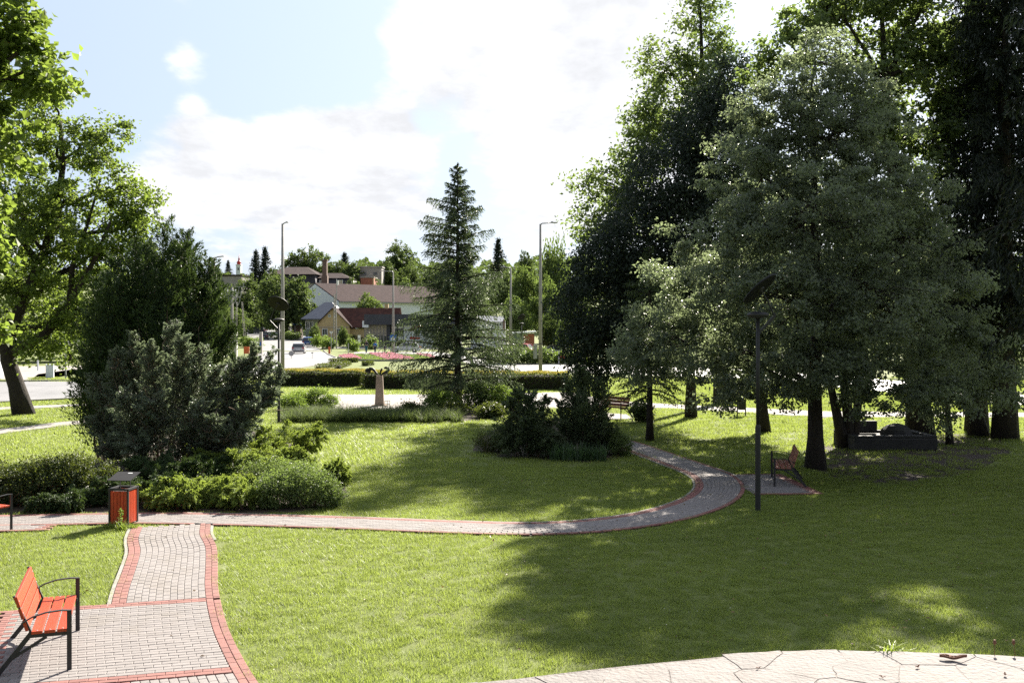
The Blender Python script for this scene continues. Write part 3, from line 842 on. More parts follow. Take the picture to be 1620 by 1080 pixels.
# ------------------------------------------------------------------ vegetation generators
def unit(v):
    return v / (np.linalg.norm(v, axis=-1, keepdims=True) + 1e-9)
def leaves(P, A, Nn, L, Wd, fold=0.15):
    """rhombic folded leaves: centre P, tip direction A, surface normal Nn"""
    A = unit(A); B = unit(np.cross(Nn, A)); Nn = np.cross(A, B)
    n = len(P)
    L = np.broadcast_to(np.asarray(L, float), (n,))[:, None]; Wd = np.broadcast_to(np.asarray(Wd, float), (n,))[:, None]
    v0 = P - A * L * 0.5; v2 = P + A * L * 0.5 - Nn * L * 0.12
    v1 = P + B * Wd * 0.5 - A * L * 0.06 + Nn * Wd * fold; v3 = P - B * Wd * 0.5 - A * L * 0.06 + Nn * Wd * fold
    V = np.stack([v0, v1, v2, v3], 1).reshape(-1, 3)
    Fq = np.arange(n * 4).reshape(n, 4)
    return V, Fq
class Leaf:
    def __init__(s):
        s.V = []; s.F = []; s.T = []; s.n = 0
    def put(s, P, A, Nn, L, Wd, T, fold=0.15):
        V, Fq = leaves(P, A, Nn, L, Wd, fold)
        s.V.append(V); s.F.append(Fq + s.n); s.n += len(V); s.T.append(np.repeat(np.clip(T, 0, 1), 4))
    def raw(s, V, Fq, T):
        s.V.append(V); s.F.append(Fq + s.n); s.n += len(V); s.T.append(T)
    def mesh(s, name, m):
        return np_mesh(name, np.concatenate(s.V), np.concatenate(s.F), np.concatenate(s.T), [m])
def rnd(n):
    return unit(R.normal(size=(n, 3)))
def bez(a, b, sag=0.0, n=6, wob=0.0):
    a = np.array(a, float); b = np.array(b, float)
    t = np.linspace(0, 1, n)[:, None]
    p = a + (b - a) * t
    p[:, 2] += sag * np.linalg.norm(b - a) * (4 * t * (1 - t))[:, 0]
    if wob:
        p[1:-1] += R.normal(size=(n - 2, 3)) * wob * np.linalg.norm(b - a) / n
    return p
def blob(px, py, rx, ry, d, depth=1.0, dens=1.0):
    """crown mass given by its outline in the photograph and its distance; its depth is its mean radius"""
    c = wp(px, py, d); k = d / F
    return (np.array(c), np.array((rx * k, 0.5 * (rx + ry) * k * depth, ry * k)), dens)
def crown(blobs, n_leaf, L, Wd, rc, per=60, up=0.7, droop=0.0, shell=0.55, tint=0.5, flat=0.7):
    lf = Leaf(); centres = []
    area = np.array([b[2] * (b[1][0] * b[1][1] + b[1][0] * b[1][2] + b[1][1] * b[1][2]) for b in blobs]); area /= area.sum()
    for b, w in zip(blobs, area):
        n = max(40, int(n_leaf * w)); nc = max(3, int(n / per))
        d = rnd(nc); q = (shell + (1.04 - shell) * R.rand(nc) ** 0.7)[:, None]
        # lumpy outline
        lump = 1 + 0.13 * np.sin(d[:, :1] * 5.1 + b[0][0]) * np.sin(d[:, 2:] * 6.3 + b[0][2]) + 0.08 * R.normal(size=(nc, 1))
        C = b[0] + d * q * b[1] * lump
        centres += [(c, b) for c in C]
        idx = R.randint(0, nc, n)
        rr = (rc * (0.6 + 0.8 * R.rand(nc)))[idx][:, None]
        off = R.normal(size=(n, 3)) * 0.5; off[:, 2] *= flat
        P = C[idx] + off * rr
        out = unit(P - b[0])
        Nn = unit(R.normal(size=(n, 3)) * 0.8 + np.array((0, 0, up)) + out * 0.45)
        A = unit(np.cross(Nn, R.normal(size=(n, 3))) + out * 0.4 - np.array((0, 0, droop)))
        T = tint + R.normal(size=n) * 0.22 + (R.normal(size=nc) * 0.12)[idx]
        s = 0.65 + 0.7 * R.rand(n)
        lf.put(P, A, Nn, L * s, Wd * s, T)
    return lf, centres
def tree(name, label, cat, group, trunk, r0, r1, blobs, n_leaf, L, Wd, rc, leaf, bark='bark', twigs=120, limb=True, per=60, extra=(), **kw):
    """broadleaf tree: curved tapered trunk, limbs into every crown mass, twigs to leaf clusters, leaf faces"""
    root = thing(name, label, cat, tuple(trunk[0]), 0, group)
    o = Vector(trunk[0])
    mb = MB()
    tr = np.array([list(p) for p in trunk], float)
    rad = np.linspace(r0, r1, len(tr)); rad[0] *= 1.28
    mb.tube([Vector(p) - o for p in tr], rad, 10)
    for ex in extra:
        mb.tube([Vector(p) - o for p in ex[0]], ex[1], 8)
    lf, cen = crown(blobs, n_leaf, L, Wd, rc, per, **kw)
    if limb:
        limbs = []
        for b in blobs:
            if len(tr) > 3 and b[0][2] < tr[2][2] + 0.9:
                continue        # low hanging masses are ends of higher boughs
            # leave the trunk at a point lower than the crown mass
            cand = [i for i in range(len(tr)) if tr[i][2] < b[0][2] - 0.2] or [0]
            i0 = max(cand[len(cand) // 2:], key=lambda i: tr[i][2] - 0.35 * np.linalg.norm((tr[i] - b[0])[:2])) if len(cand) > 1 else cand[0]
            p = bez(tr[i0], b[0] + np.array((0, 0, b[1][2] * 0.35)), 0.07, 8, 0.18)
            rb = min(rad[i0] * 0.62, 0.05 + 0.02 * np.linalg.norm(b[0] - tr[i0]))
            mb.tube([Vector(q) - o for q in p], np.linspace(rb, 0.03, 8), 7)
            limbs.append((b, p, rb))
        for k in range(twigs):
            c, b = cen[R.randint(len(cen))]
            for lb, p, rb in limbs:
                if lb is b:
                    a = p[R.randint(2, 8)]
                    q = bez(a, c, 0.06, 5, 0.25)
                    mb.tube([Vector(x) - o for x in q], np.linspace(0.35 * rb * 0.5 + 0.008, 0.007, 5), 4, cap=False)
                    break
    mb.build('trunk', M[bark], root, smooth=True)
    me = lf.mesh('crown', M[leaf])
    c = link('crown', me, root); c.location = -o
    return root
def conifer(name, label, cat, group, base, h, prof, leaf, bark='bark_dark', nb=90, tw=13, nd=7, L=0.16, Wd=0.045, droop=0.25, hang=0.3, rise=0.15, z0=0.06, r0=0.17, lean=(0, 0), tint=0.45, tvar=0.2, mesh_only=False, wid=0.42, gap=0.12):
    """spruce-like tree: whorls of drooping branches, each with side twigs carrying needle sprays"""
    lf = Leaf(); mb = MB()
    mb.tube([(lean[0] * t * t, lean[1] * t * t, h * t) for t in np.linspace(0, 1, 9)], np.linspace(r0, 0.015, 9) * np.r_[1.3, np.ones(8)], 8)
    u_ = np.linspace(0, 1, nb) ** 0.9
    az = 0.0
    for i in range(nb):
        t = z0 + (1 - z0) * u_[i] * 0.985
        az += 2.4 + R.uniform(-0.5, 0.5)
        Lb = np.interp(t, [p[0] for p in prof], [p[1] for p in prof]) * R.uniform(0.6, 1.18)
        if R.rand() < gap:
            Lb *= R.uniform(0.35, 0.7)
        org = np.array((lean[0] * t * t, lean[1] * t * t, h * t))
        dx, dy = math.cos(az), math.sin(az)
        rs = rise * R.uniform(0.4, 1.7) + 0.5 * max(0, t - 0.55); dr = droop * (1.15 - t)
        def bp(q):
            return org + np.stack([dx * Lb * q, dy * Lb * q, Lb * (rs * q - dr * q ** 2 * 1.6 + 0.28 * dr * q ** 4)], -1)
        qq = np.linspace(0, 1, 5)
        mb.tube([Vector(p) for p in bp(qq)], np.linspace(0.008 + 0.014 * Lb, 0.005, 5), 4, cap=False)
        k = max(4, int(tw * (0.4 + Lb / 2.2)))
        q = np.linspace(0.16, 1.0, k) + R.uniform(-0.02, 0.02, k)
        sd = np.where(np.arange(k) % 2, 1.0, -1.0)
        tl = wid * Lb * (1.08 - q) ** 0.7 * (0.5 + np.minimum(q * 3, 1) * 0.5) * R.uniform(0.7, 1.2, k) + min(0.10, 0.12 * Lb)
        tl = np.minimum(tl, 0.95)
        B0 = bp(q)
        fw = unit(bp(np.minimum(q + 0.05, 1.05)) - B0)
        sidev = np.stack([-dy * sd, dx * sd, 0 * sd], -1)
        td = unit(sidev * 0.8 + fw * 0.75 + np.array((0, 0, -hang)))
        m_ = nd
        w = (np.arange(m_) + 0.5) / m_
        P = B0[:, None] + td[:, None] * tl[:, None, None] * w[None, :, None]
        P[..., 2] -= hang * 0.55 * tl[:, None] * w[None] ** 2
        P = P + R.normal(size=P.shape) * 0.022
        n = k * m_
        Af = np.repeat(td, m_, 0) + R.normal(size=(n, 3)) * 0.42
        Nn = unit(np.array((0, 0, 1.0)) + R.normal(size=(n, 3)) * 0.5)
        T = tint + R.normal(size=n) * tvar * 0.6 + np.tile(w, k) * 0.28 - 0.1
        s = R.uniform(0.75, 1.25, n) * np.repeat(0.6 + tl / (tl.max() + 0.01) * 0.4, m_) * min(1.0, 0.45 + 0.6 * Lb)
        lf.put(P.reshape(-1, 3), Af, Nn, L * s, Wd * s, T, 0.1)
        # spray along the branch itself
        n = k * 2
        q2 = R.rand(n) * 0.95 + 0.05
        lf.put(bp(q2) + R.normal(size=(n, 3)) * 0.02, unit(np.array((dx, dy, 0.0)) + R.normal(size=(n, 3)) * 0.6), unit(np.array((0, 0, 1.0)) + R.normal(size=(n, 3)) * 0.5), L * min(1.0, 0.45 + 0.6 * Lb), Wd, tint + R.normal(size=n) * tvar, 0.1)
    tm = mb.mesh('trunk', M[bark], True); cm = lf.mesh('crown', M[leaf])
    if mesh_only:
        return tm, cm
    root = thing(name, label, cat, tuple(base), 0, group)
    link('trunk', tm, root); link('crown', cm, root)
    return root
def plumes(specs, n, L, Wd, fat=1.0, tint=0.45, tvar=0.2, sub=7, tipl=0.25, updown=0.0, start=0.25, spread=0.5):
    """feathery juniper sprays: every plume runs from a to b with radius r and carries side plumes"""
    specs = [(a, b, r * fat) for a, b, r in specs]
    lf = Leaf(); tot = sum(np.linalg.norm(np.array(b) - np.array(a)) * r for a, b, r in specs)
    for a, b, r in specs:
        a = np.array(a, float); b = np.array(b, float); ax = b - a; Ln = np.linalg.norm(ax); ax /= Ln
        m = int(n * Ln * r / tot)
        ns = max(4, int(sub * Ln / (r + 0.15)))
        u = start + (1 - start) * R.rand(ns) ** 0.85
        rad = unit(np.cross(ax, rnd(ns)))
        rl = r * (1.15 - u) ** 0.55 * R.uniform(0.55, 1.25, ns)
        sdir = unit(ax[None] * (1.05 - spread * 0.4) + rad * spread * 1.6)
        root = a + ax * (u * Ln)[:, None] - sdir * 0.15 * rl[:, None]
        sl_ = rl * 1.5 + 0.05
        # the leading tip counts as a side plume too
        idx = R.randint(0, ns, m)
        w = R.rand(m) ** 0.8
        thick = (sl_[idx] * 0.34 * (1.1 - w))[:, None]
        P = root[idx] + sdir[idx] * (sl_[idx] * w)[:, None] + R.normal(size=(m, 3)) * thick * 0.6
        P[:, 2] += updown * (w ** 2) * sl_[idx]
        A = sdir[idx] + R.normal(size=(m, 3)) * 0.38
        Nn = rnd(m) + np.array((0, 0, 0.5))
        T = tint + R.normal(size=m) * tvar + tipl * (w - 0.5) + (R.normal(size=ns) * 0.1)[idx]
        s = R.uniform(0.6, 1.3, m)
        lf.put(P, A, Nn, L * s, Wd * s, T, 0.12)
    return lf
def stems(mb, pts_list, r, n=5):
    for a, b in pts_list:
        mb.tube([Vector(p) for p in bez(a, b, 0.04, 6, 0.2)], np.linspace(r, 0.006, 6), n, cap=False)
def juniper(name, label, group, base, specs, n, L, Wd, leaf, r=0.035, cat='shrub', **kw):
    root = thing(name, label, cat, tuple(base), 0, group)
    mb = MB()
    stems(mb, [((a[0], a[1], 0.0), b) for a, b, _ in specs], r)
    mb.build('stem', M['twig'], root, smooth=True)['kind'] = 'stuff'
    link('foliage', plumes(specs, n, L, Wd, **kw).mesh('foliage', M[leaf]), root)
    return root
def shrub(name, label, group, base, ell, n, L, Wd, leaf, rc=0.12, per=30, nst=26, cat='shrub', flower=None, **kw):
    """leafy shrub: many stems from the base, leaves in small clusters; ell = list of (centre, radii) relative to base"""
    root = thing(name, label, cat, tuple(base), 0, group)
    blobs = [(np.array(c, float), np.array(r_, float), 1.0) for c, r_ in ell]
    kw.setdefault('shell', 0.45)
    lf, cen = crown(blobs, n, L, Wd, rc, per, **kw)
    lf.V = [np.concatenate([v[:, :2], np.maximum(v[:, 2:], 0.01)], 1) for v in lf.V]
    mb = MB()
    for k in range(nst):
        c, b = cen[R.randint(len(cen))]
        a = np.array((b[0][0] + R.normal() * 0.2 * b[1][0], b[0][1] + R.normal() * 0.2 * b[1][1], 0))
        mb.tube([Vector(p) for p in bez(a, c, 0.05, 5, 0.15)], np.linspace(0.012, 0.004, 5), 4, cap=False)
    mb.build('stem', M['twig'], root)['kind'] = 'stuff'
    link('foliage', lf.mesh('foliage', M[leaf]), root)
    return root
def tussock(name, label, group, base, spots, leaf, n, rad, h, w, lean=0.7, seg=3, cat='grass clump', hvar=0.3):
    root = tag(link(name, None, None), label, cat, group)
    root.location = base
    lf = Leaf()
    for (x, y, k) in spots:
        V, Fq, t = blades(int(n * k), rad * k, h * k, w, lean, seg, hvar=hvar)
        lf.raw(V + np.array((x, y, 0)), Fq, t)
    link('blade_tuft', lf.mesh('blade_tuft', M[leaf]), root)
    return root

# ------------------------------------------------------------------ trees of the park
def trunk_px(pts, d):
    """trunk line through pixels of the photograph at distance d; the first point stands on the ground"""
    g = gp(*pts[0]) if d is None else None
    dd = g.y if g else d
    r = [wp(a, b, dd) for a, b in pts]
    r[0].z = -0.05
    return r, dd
LEFT = 'trees of the park lawn'
t, d = trunk_px([(38, 656), (26, 610), (12, 568), (10, 540), (40, 470), (70, 400), (90, 330), (100, 260), (95, 190)], None)
B = [blob(*b, d) for b in ((60, 215, 70, 70), (150, 235, 75, 55), (205, 320, 58, 60), (110, 340, 95, 80), (20, 350, 85, 95), (60, 450, 100, 60), (175, 420, 75, 62), (165, 505, 80, 48), (-40, 480, 70, 70), (90, 545, 75, 30), (225, 375, 36, 40), (75, 140, 40, 45))]
limbs_plane = [([wp(14, 560, d), wp(70, 530, d), wp(110, 480, d - 0.5), wp(150, 410, d - 0.8), wp(175, 350, d - 1)], [0.26, 0.2, 0.15, 0.1, 0.05]),
               ([wp(12, 555, d), wp(-20, 500, d + 0.5), wp(-40, 420, d + 1)], [0.25, 0.18, 0.08]),
               ([wp(60, 415, d), wp(20, 360, d + 0.6), wp(0, 290, d + 1)], [0.15, 0.1, 0.04]),
               ([wp(110, 480, d - 0.5), wp(115, 420, d - 0.4), wp(140, 350, d - 0.2), wp(160, 280, d)], [0.14, 0.11, 0.07, 0.03])]
tree('plane_tree', 'plane tree with a thick leaning trunk beside the left road', 'tree', LEFT, t, 0.38, 0.08, B, 44000, 0.15, 0.12, 0.44, 'leaf_plane', 'bark_dark', 220, extra=limbs_plane, per=70, shell=0.2, tint=0.6)
# nearer tree reaching in from the upper left
d = 19.0
t = [Vector((-13.6, 18.6, -0.05)), Vector((-13.5, 18.6, 3)), Vector((-13.2, 18.7, 6)), Vector((-12.6, 18.8, 9)), Vector((-12.2, 19, 11.5))]
B = [blob(*b, d) for b in ((10, 40, 55, 60), (40, 130, 62, 50), (-60, 120, 90, 120), (0, 220, 52, 60), (-70, 300, 80, 70), (-20, 390, 38, 60), (60, 70, 34, 36), (-120, 0, 110, 120), (-10, 520, 22, 28))]
tree('maple_tree', 'nearer bright leaved tree reaching in at the upper left edge', 'tree', LEFT, t, 0.30, 0.08, B, 11000, 0.15, 0.13, 0.28, 'leaf_plane', 'bark', 90, per=40, shell=0.3, tint=0.7)
# big silver linden, the main tree on the right
t, d = trunk_px([(1290, 741), (1290, 690), (1289, 620), (1292, 520), (1290, 400), (1288, 280), (1285, 150)], None)
B = [blob(*b) for b in ((1290, 110, 62, 62, d), (1235, 180, 80, 75, d), (1345, 185, 85, 80, d + 0.3), (1290, 230, 120, 95, d), (1195, 290, 90, 85, d - 0.6), (1385, 300, 95, 90, d), (1290, 350, 130, 110, d - 1.6),
      (1150, 385, 92, 80, d - 0.6), (1430, 400, 100, 90, d - 0.4), (1110, 470, 98, 78, d), (1230, 480, 120, 90, d - 2.2), (1370, 480, 125, 90, d - 2), (1490, 480, 90, 90, d), 
      (1060, 540, 95, 66, d + 0.4), (1005, 560, 45, 46, d + 0.8), (1180, 632, 70, 28, d - 0.5, 1.2, 0.7), (1455, 640, 60, 32, d - 0.3, 1.2, 0.7), (1160, 575, 100, 52, d - 1), (1280, 580, 110, 48, d - 2.4), (1400, 585, 110, 60, d - 1.8), (1510, 575, 90, 70, d), (1245, 640, 34, 34, d - 1.2, 1.2, 0.6), (1385, 640, 42, 34, d - 1, 1.2, 0.6),
      (1500, 640, 60, 40, d, 1.0, 0.7), (1570, 610, 50, 40, d + 0.4, 1, 0.8))]
tree('linden_tree', 'broad silvery linden with a dense grey green crown on the right', 'tree', LEFT, t, 0.24, 0.05, B, 165000, 0.088, 0.058, 0.32, 'leaf_linden', 'bark_dark', 320, per=170, shell=0.42, tint=0.42, up=0.5, droop=0.35, flat=0.6)
# dark evergreen mass left of it
t, d = trunk_px([(1093, 661), (1093, 600), (1090, 480), (1100, 350), (1120, 220), (1140, 120)], None)
d0 = d
B = [blob(*b, d) for b in ((1155, 140, 42, 50), (1120, 200, 62, 62), (1160, 250, 70, 80), (1060, 290, 75, 66), (1110, 350, 90, 80), (1015, 380, 78, 62), (960, 420, 55, 46), (1060, 450, 100, 70), (950, 490, 70, 60), (1010, 540, 90, 50), (925, 545, 40, 34), (935, 590, 40, 20))]
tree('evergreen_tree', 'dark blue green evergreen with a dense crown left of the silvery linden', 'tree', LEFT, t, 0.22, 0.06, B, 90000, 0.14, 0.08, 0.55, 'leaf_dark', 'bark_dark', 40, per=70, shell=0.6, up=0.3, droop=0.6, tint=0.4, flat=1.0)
# airy tree behind, pale against the sky
t, d = trunk_px([(1140, 645), (1138, 560), (1125, 430), (1115, 300), (1112, 180), (1110, 80), (1108, 10)], 50.0)
t[0] = Vector((t[0].x, t[0].y, -0.05))
B = [blob(*b, d) for b in ((1105, 20, 42, 46), (1140, 70, 26, 40), (1085, 100, 30, 40), (1040, 110, 36, 46), (1020, 190, 40, 40), (1015, 260, 50, 56), (1060, 200, 60, 60), (945, 300, 44, 40), (940, 365, 38, 36), (985, 330, 40, 60), (1120, 140, 50, 60))]
tree('ash_tree', 'tall airy tree with thin upright branches against the bright sky', 'tree', LEFT, t, 0.30, 0.05, B, 17000, 0.20, 0.12, 0.55, 'leaf_ash', 'bark_dark', 150, per=30, shell=0.25, tint=0.6)
# tall tree behind the linden
t, d = trunk_px([(1456, 688), (1452, 620), (1440, 500), (1425, 380), (1410, 250), (1400, 130), (1395, 20)], None)
B = [blob(*b, d) for b in ((1390, -10, 90, 60), (1300, 20, 80, 55), (1250, 80, 52, 55), (1210, 110, 34, 36), (1430, 90, 90, 80), (1480, 20, 90, 80), (1400, 180, 70, 90), (1470, 220, 70, 90), (1440, 330, 70, 80), (1520, 120, 60, 80))]
tree('oak_tree', 'tall rough crowned tree standing behind the silvery linden', 'tree', LEFT, t, 0.42, 0.07, B, 27000, 0.17, 0.12, 0.42, 'leaf_ash', 'bark_dark', 190, per=70, shell=0.2, tint=0.5)
# multi stemmed and single trunks in the shade, crowns merging under the linden, hidden upper masses added to shade path and basin
def shade_tree(label, pts, r, blobs, n, extra=(), leaf='leaf_linden', name='shade_tree'):
    t, d = trunk_px(pts, None)
    ex = [([wp(a, b, d) for a, b in e[0]], e[1]) for e in extra]
    for e in ex:
        e[0][0].z = -0.05
    return tree(name, label, 'tree', LEFT, t, r, 0.05, [blob(*b, d) for b in blobs], n, 0.13, 0.09, 0.4, leaf, 'bark_dark', 50, extra=ex, per=120, shell=0.35, tint=0.35, droop=0.35)
shade_tree('several stemmed dark tree beside the low stone basin', [(1338, 708), (1325, 660), (1312, 600), (1300, 500)], 0.20,
           ((1290, 560, 80, 60), (1350, 540, 70, 60), (1330, 620, 40, 24), (1310, 320, 110, 95), (1330, 440, 110, 80)), 27000, extra=(([(1345, 708), (1342, 660), (1335, 600), (1330, 500)], [0.2, 0.17, 0.13, 0.08]), ([(1350, 700), (1356, 650), (1362, 600), (1370, 520)], [0.15, 0.13, 0.1, 0.06])))
shade_tree('slim trunked shade tree just right of the solar lamp post', [(1209, 684), (1207, 640), (1204, 590), (1200, 500)], 0.20, ((1190, 540, 70, 50), (1220, 480, 70, 70), (1170, 600, 60, 26), (1225, 350, 95, 90), (1250, 430, 100, 70)), 25000)
shade_tree('dark tree with a tapering trunk near the right edge', [(1549, 690), (1540, 640), (1530, 560), (1525, 460)], 0.30, ((1500, 520, 90, 60), (1570, 480, 80, 80), (1540, 590, 70, 36), (1600, 560, 60, 60), (1470, 390, 110, 80), (1450, 480, 90, 60)), 28000)
shade_tree('thin young tree close behind the basin on the right', [(1503, 704), (1500, 660), (1496, 600), (1492, 520)], 0.11, ((1480, 600, 50, 40), (1500, 540, 50, 50)), 8000)
# dark hanging spruces at the right edge
g = gp(1590, 694)
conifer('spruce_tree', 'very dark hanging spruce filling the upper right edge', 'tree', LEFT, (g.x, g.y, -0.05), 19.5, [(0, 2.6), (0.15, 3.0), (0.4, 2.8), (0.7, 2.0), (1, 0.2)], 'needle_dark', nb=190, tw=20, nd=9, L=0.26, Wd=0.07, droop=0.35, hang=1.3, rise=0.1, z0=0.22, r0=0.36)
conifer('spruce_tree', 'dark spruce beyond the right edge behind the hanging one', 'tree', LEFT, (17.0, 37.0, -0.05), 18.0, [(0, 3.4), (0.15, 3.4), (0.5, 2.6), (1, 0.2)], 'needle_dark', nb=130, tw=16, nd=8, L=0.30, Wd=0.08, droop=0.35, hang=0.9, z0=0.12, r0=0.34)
conifer('spruce_tree', 'nearest dark spruce at the right edge, added to shade the lawn, with hanging branches reaching into the picture', 'tree', LEFT, (12.8, 21.5, -0.05), 17.0, [(0, 2.2), (0.2, 3.2), (0.45, 2.9), (0.75, 1.9), (1, 0.15)], 'needle_dark', nb=105, tw=16, nd=8, L=0.22, Wd=0.06, droop=0.35, hang=1.0, rise=0.1, z0=0.26, r0=0.30)  # added tree, set here to shade the lower right lawn
# small conifer with layered branches in the shade
g = gp(1028, 697)
conifer('fir_tree', 'small layered conifer with a bare dark trunk at the path', 'tree', LEFT, (g.x, g.y, -0.05), 6.6, [(0, 1.2), (0.3, 1.75), (0.5, 1.35), (0.75, 0.75), (1, 0.08)], 'needle_young', nb=90, tw=18, nd=9, L=0.13, Wd=0.034, droop=0.30, hang=0.35, rise=0.12, z0=0.22, r0=0.12, tint=0.5)
# the free standing spruce in the middle
g = gp(724, 645)
conifer('spruce_tree', 'free standing spruce with open branches in the middle of the park', 'tree', LEFT, (g.x, g.y, -0.05), 11.55, [(0, 2.9), (0.12, 3.4), (0.3, 3.2), (0.45, 2.7), (0.58, 1.8), (0.75, 1.55), (0.88, 0.85), (1, 0.06)], 'needle_spruce',
        nb=170, tw=20, nd=10, L=0.19, Wd=0.055, droop=0.24, hang=0.7, rise=0.24, z0=0.07, r0=0.20, tint=0.5, gap=0.35)
# ------------------------------------------------------------------ shrubs and beds
SH = 'shrubs of the park beds'
def rel(px, py, d, base):
    p = wp(px, py, d); return (p.x - base.x, p.y - base.y, max(0.03, p.z))
# tall dark juniper behind on the left
d = 29.5; base = gp(255, 515 + 6160 / d)
S_ = []
for (bx, tx, ty, r, dz) in ((150, 128, 530, 0.50, 0.4), (170, 150, 450, 0.55, 0.2), (200, 185, 420, 0.60, 0), (225, 212, 395, 0.55, 0.4), (250, 262, 362, 0.62, 0), (262, 290, 372, 0.58, 0.3), (275, 300, 395, 0.55, -0.3), (290, 325, 420, 0.52, 0.3),
                             (300, 340, 470, 0.52, 0), (305, 358, 520, 0.50, 0.3), (310, 372, 575, 0.45, 0), (230, 235, 400, 0.62, -0.6), (185, 160, 500, 0.55, -0.4), (160, 138, 590, 0.5, -0.2), (270, 280, 440, 0.7, -0.8), (220, 200, 470, 0.7, -0.8), (300, 330, 560, 0.6, -0.6), (180, 170, 580, 0.6, -0.7), (215, 222, 425, 0.6, 0.3), (240, 250, 395, 0.6, 0.4), (268, 276, 390, 0.6, 0.5), (285, 312, 425, 0.6, 0.5), (295, 332, 455, 0.6, 0.5), (190, 170, 470, 0.6, 0.5), (205, 198, 450, 0.6, -0.4)):
    S_.append(((rel(bx, 690, d, base)[0], dz, 0.15), (rel(tx, ty, d, base)[0], dz * 1.6, rel(tx, ty, d, base)[2]), r))
juniper('juniper_bush', 'tall dark green juniper bush with upright plumes on the left', SH, base, S_, 145000, 0.115, 0.030, 'juniper_dark', 0.04, fat=1.7, tint=0.48, sub=16, start=0.04, spread=0.40, tipl=0.35)
# grey green spreading juniper in front of it
d = 26.2; base = gp(275, 748)
S_ = []
for (bx, tx, ty, r, dz) in ((200, 140, 600, 0.42, 0.2), (210, 175, 560, 0.42, 0), (225, 205, 530, 0.42, 0.2), (245, 240, 545, 0.42, -0.5), (250, 268, 515, 0.42, 0.1), (262, 290, 535, 0.40, -0.4), (280, 320, 548, 0.42, 0), (290, 345, 580, 0.42, -0.3), (300, 375, 575, 0.42, 0.2),
                             (310, 400, 555, 0.40, 0.3), (315, 425, 560, 0.34, 0.6), (320, 440, 590, 0.34, 0.4), (310, 430, 620, 0.40, 0.1), (300, 405, 640, 0.42, -0.4), (290, 390, 680, 0.42, -0.7), (200, 150, 660, 0.42, -0.1), (210, 165, 700, 0.40, -0.6), (230, 200, 620, 0.48, -0.8),
                             (250, 250, 620, 0.50, -1.0), (275, 320, 640, 0.50, -1.0), (240, 220, 690, 0.45, -1.1), (290, 350, 660, 0.45, -0.9)):
    S_.append(((rel(bx, 735, d, base)[0], dz * 0.4, 0.1), (rel(tx, ty, d + dz, base)[0], dz * 1.5, rel(tx, ty, d, base)[2]), r))
juniper('juniper_bush', 'wide grey green juniper bush showing brown twigs in front of the dark one', SH, base, S_, 120000, 0.085, 0.030, 'juniper_grey', 0.022, fat=1.2, tint=0.42, sub=12, start=0.25, spread=0.6, tipl=0.9, tvar=0.28)  # lighter tips and wide tint spread paint sunlit flecks into the foliage
mb = MB()
tw = []
for a, b, r in S_:
    for k in range(10):
        q = R.uniform(0.1, 0.85); p = np.array(a) + (np.array(b) - np.array(a)) * q
        tw.append((tuple(p), tuple(p + np.array((R.normal() * 0.3, R.normal() * 0.3 - 0.15, R.uniform(0.1, 0.6))))))
stems(mb, tw, 0.012, 4)
o = [x for x in bpy.data.objects if x.get('label', '').startswith('wide grey')][0]
mb.build('twig', M['twig'], o)['kind'] = 'stuff'
# creeping junipers spreading over the bed
def creeper(label, cx, cy, wpx, n, ns, hgt, leaf='juniper_creep', tint=0.55, L=0.085, group=SH):
    base = gp(cx, cy); k = base.y / F; rx = wpx * k
    sp = []
    for i in range(ns):
        a = R.rand() * 6.283; q = R.uniform(0.0, 0.55); l = rx * R.uniform(0.45, 1.0)
        x0, y0 = math.cos(a) * q * rx * 0.6, math.sin(a) * q * rx * 0.5
        sp.append(((x0, y0, hgt * R.uniform(0.15, 0.7)), (x0 + math.cos(a) * l * (1 - q * 0.6), y0 + math.sin(a) * l * 0.75 * (1 - q * 0.6), hgt * R.uniform(0.35, 1.05)), R.uniform(0.16, 0.26)))
    return juniper('creeping_juniper', label, group, base, sp, int(n * 2.4), L * 0.75, 0.021, leaf, 0.012, tint=tint, sub=7, start=0.1, spread=0.55, tipl=0.6, updown=-0.25)
creeper('bright creeping juniper in front of the grey bush, nearest the path', 325, 793, 85, 20000, 34, 0.55)
creeper('creeping juniper with arching tips in the middle of the left bed', 400, 755, 105, 26000, 42, 0.8)
creeper('creeping juniper spilling onto the lawn at the right end of the left bed', 455, 728, 70, 18000, 30, 1.0)
creeper('small creeping juniper right of the leafy shrub on the lawn edge', 505, 766, 58, 13000, 26, 0.55)
creeper('creeping juniper reaching the path edge between the bin and the leafy shrub', 275, 804, 60, 14000, 26, 0.42)
creeper('creeping juniper wedged against the leafy shrub at the path edge', 388, 803, 52, 12000, 24, 0.45)
creeper('creeping juniper mounding at the foot of the grey bush', 355, 742, 80, 18000, 32, 0.8)
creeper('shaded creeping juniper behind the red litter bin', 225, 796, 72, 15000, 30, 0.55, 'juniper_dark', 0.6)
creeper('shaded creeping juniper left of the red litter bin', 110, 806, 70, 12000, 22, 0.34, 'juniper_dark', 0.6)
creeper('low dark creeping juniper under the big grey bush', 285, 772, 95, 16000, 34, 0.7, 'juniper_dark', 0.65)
b = gp(462, 806)
shrub('leafy_shrub', 'leafy light green shrub at the front edge of the left bed', SH, b, [((-0.45, 0.3, 0.33), (0.55, 0.45, 0.36)), ((0.3, 0.35, 0.36), (0.62, 0.45, 0.38)), ((-0.05, 0.7, 0.45), (0.6, 0.4, 0.38)), ((0.75, 0.3, 0.25), (0.3, 0.3, 0.25))], 17000, 0.06, 0.024, 'leaf_shrub', 0.13, 24, 60, up=0.5, tint=0.55, flat=1.3)
b = gp(420, 770)
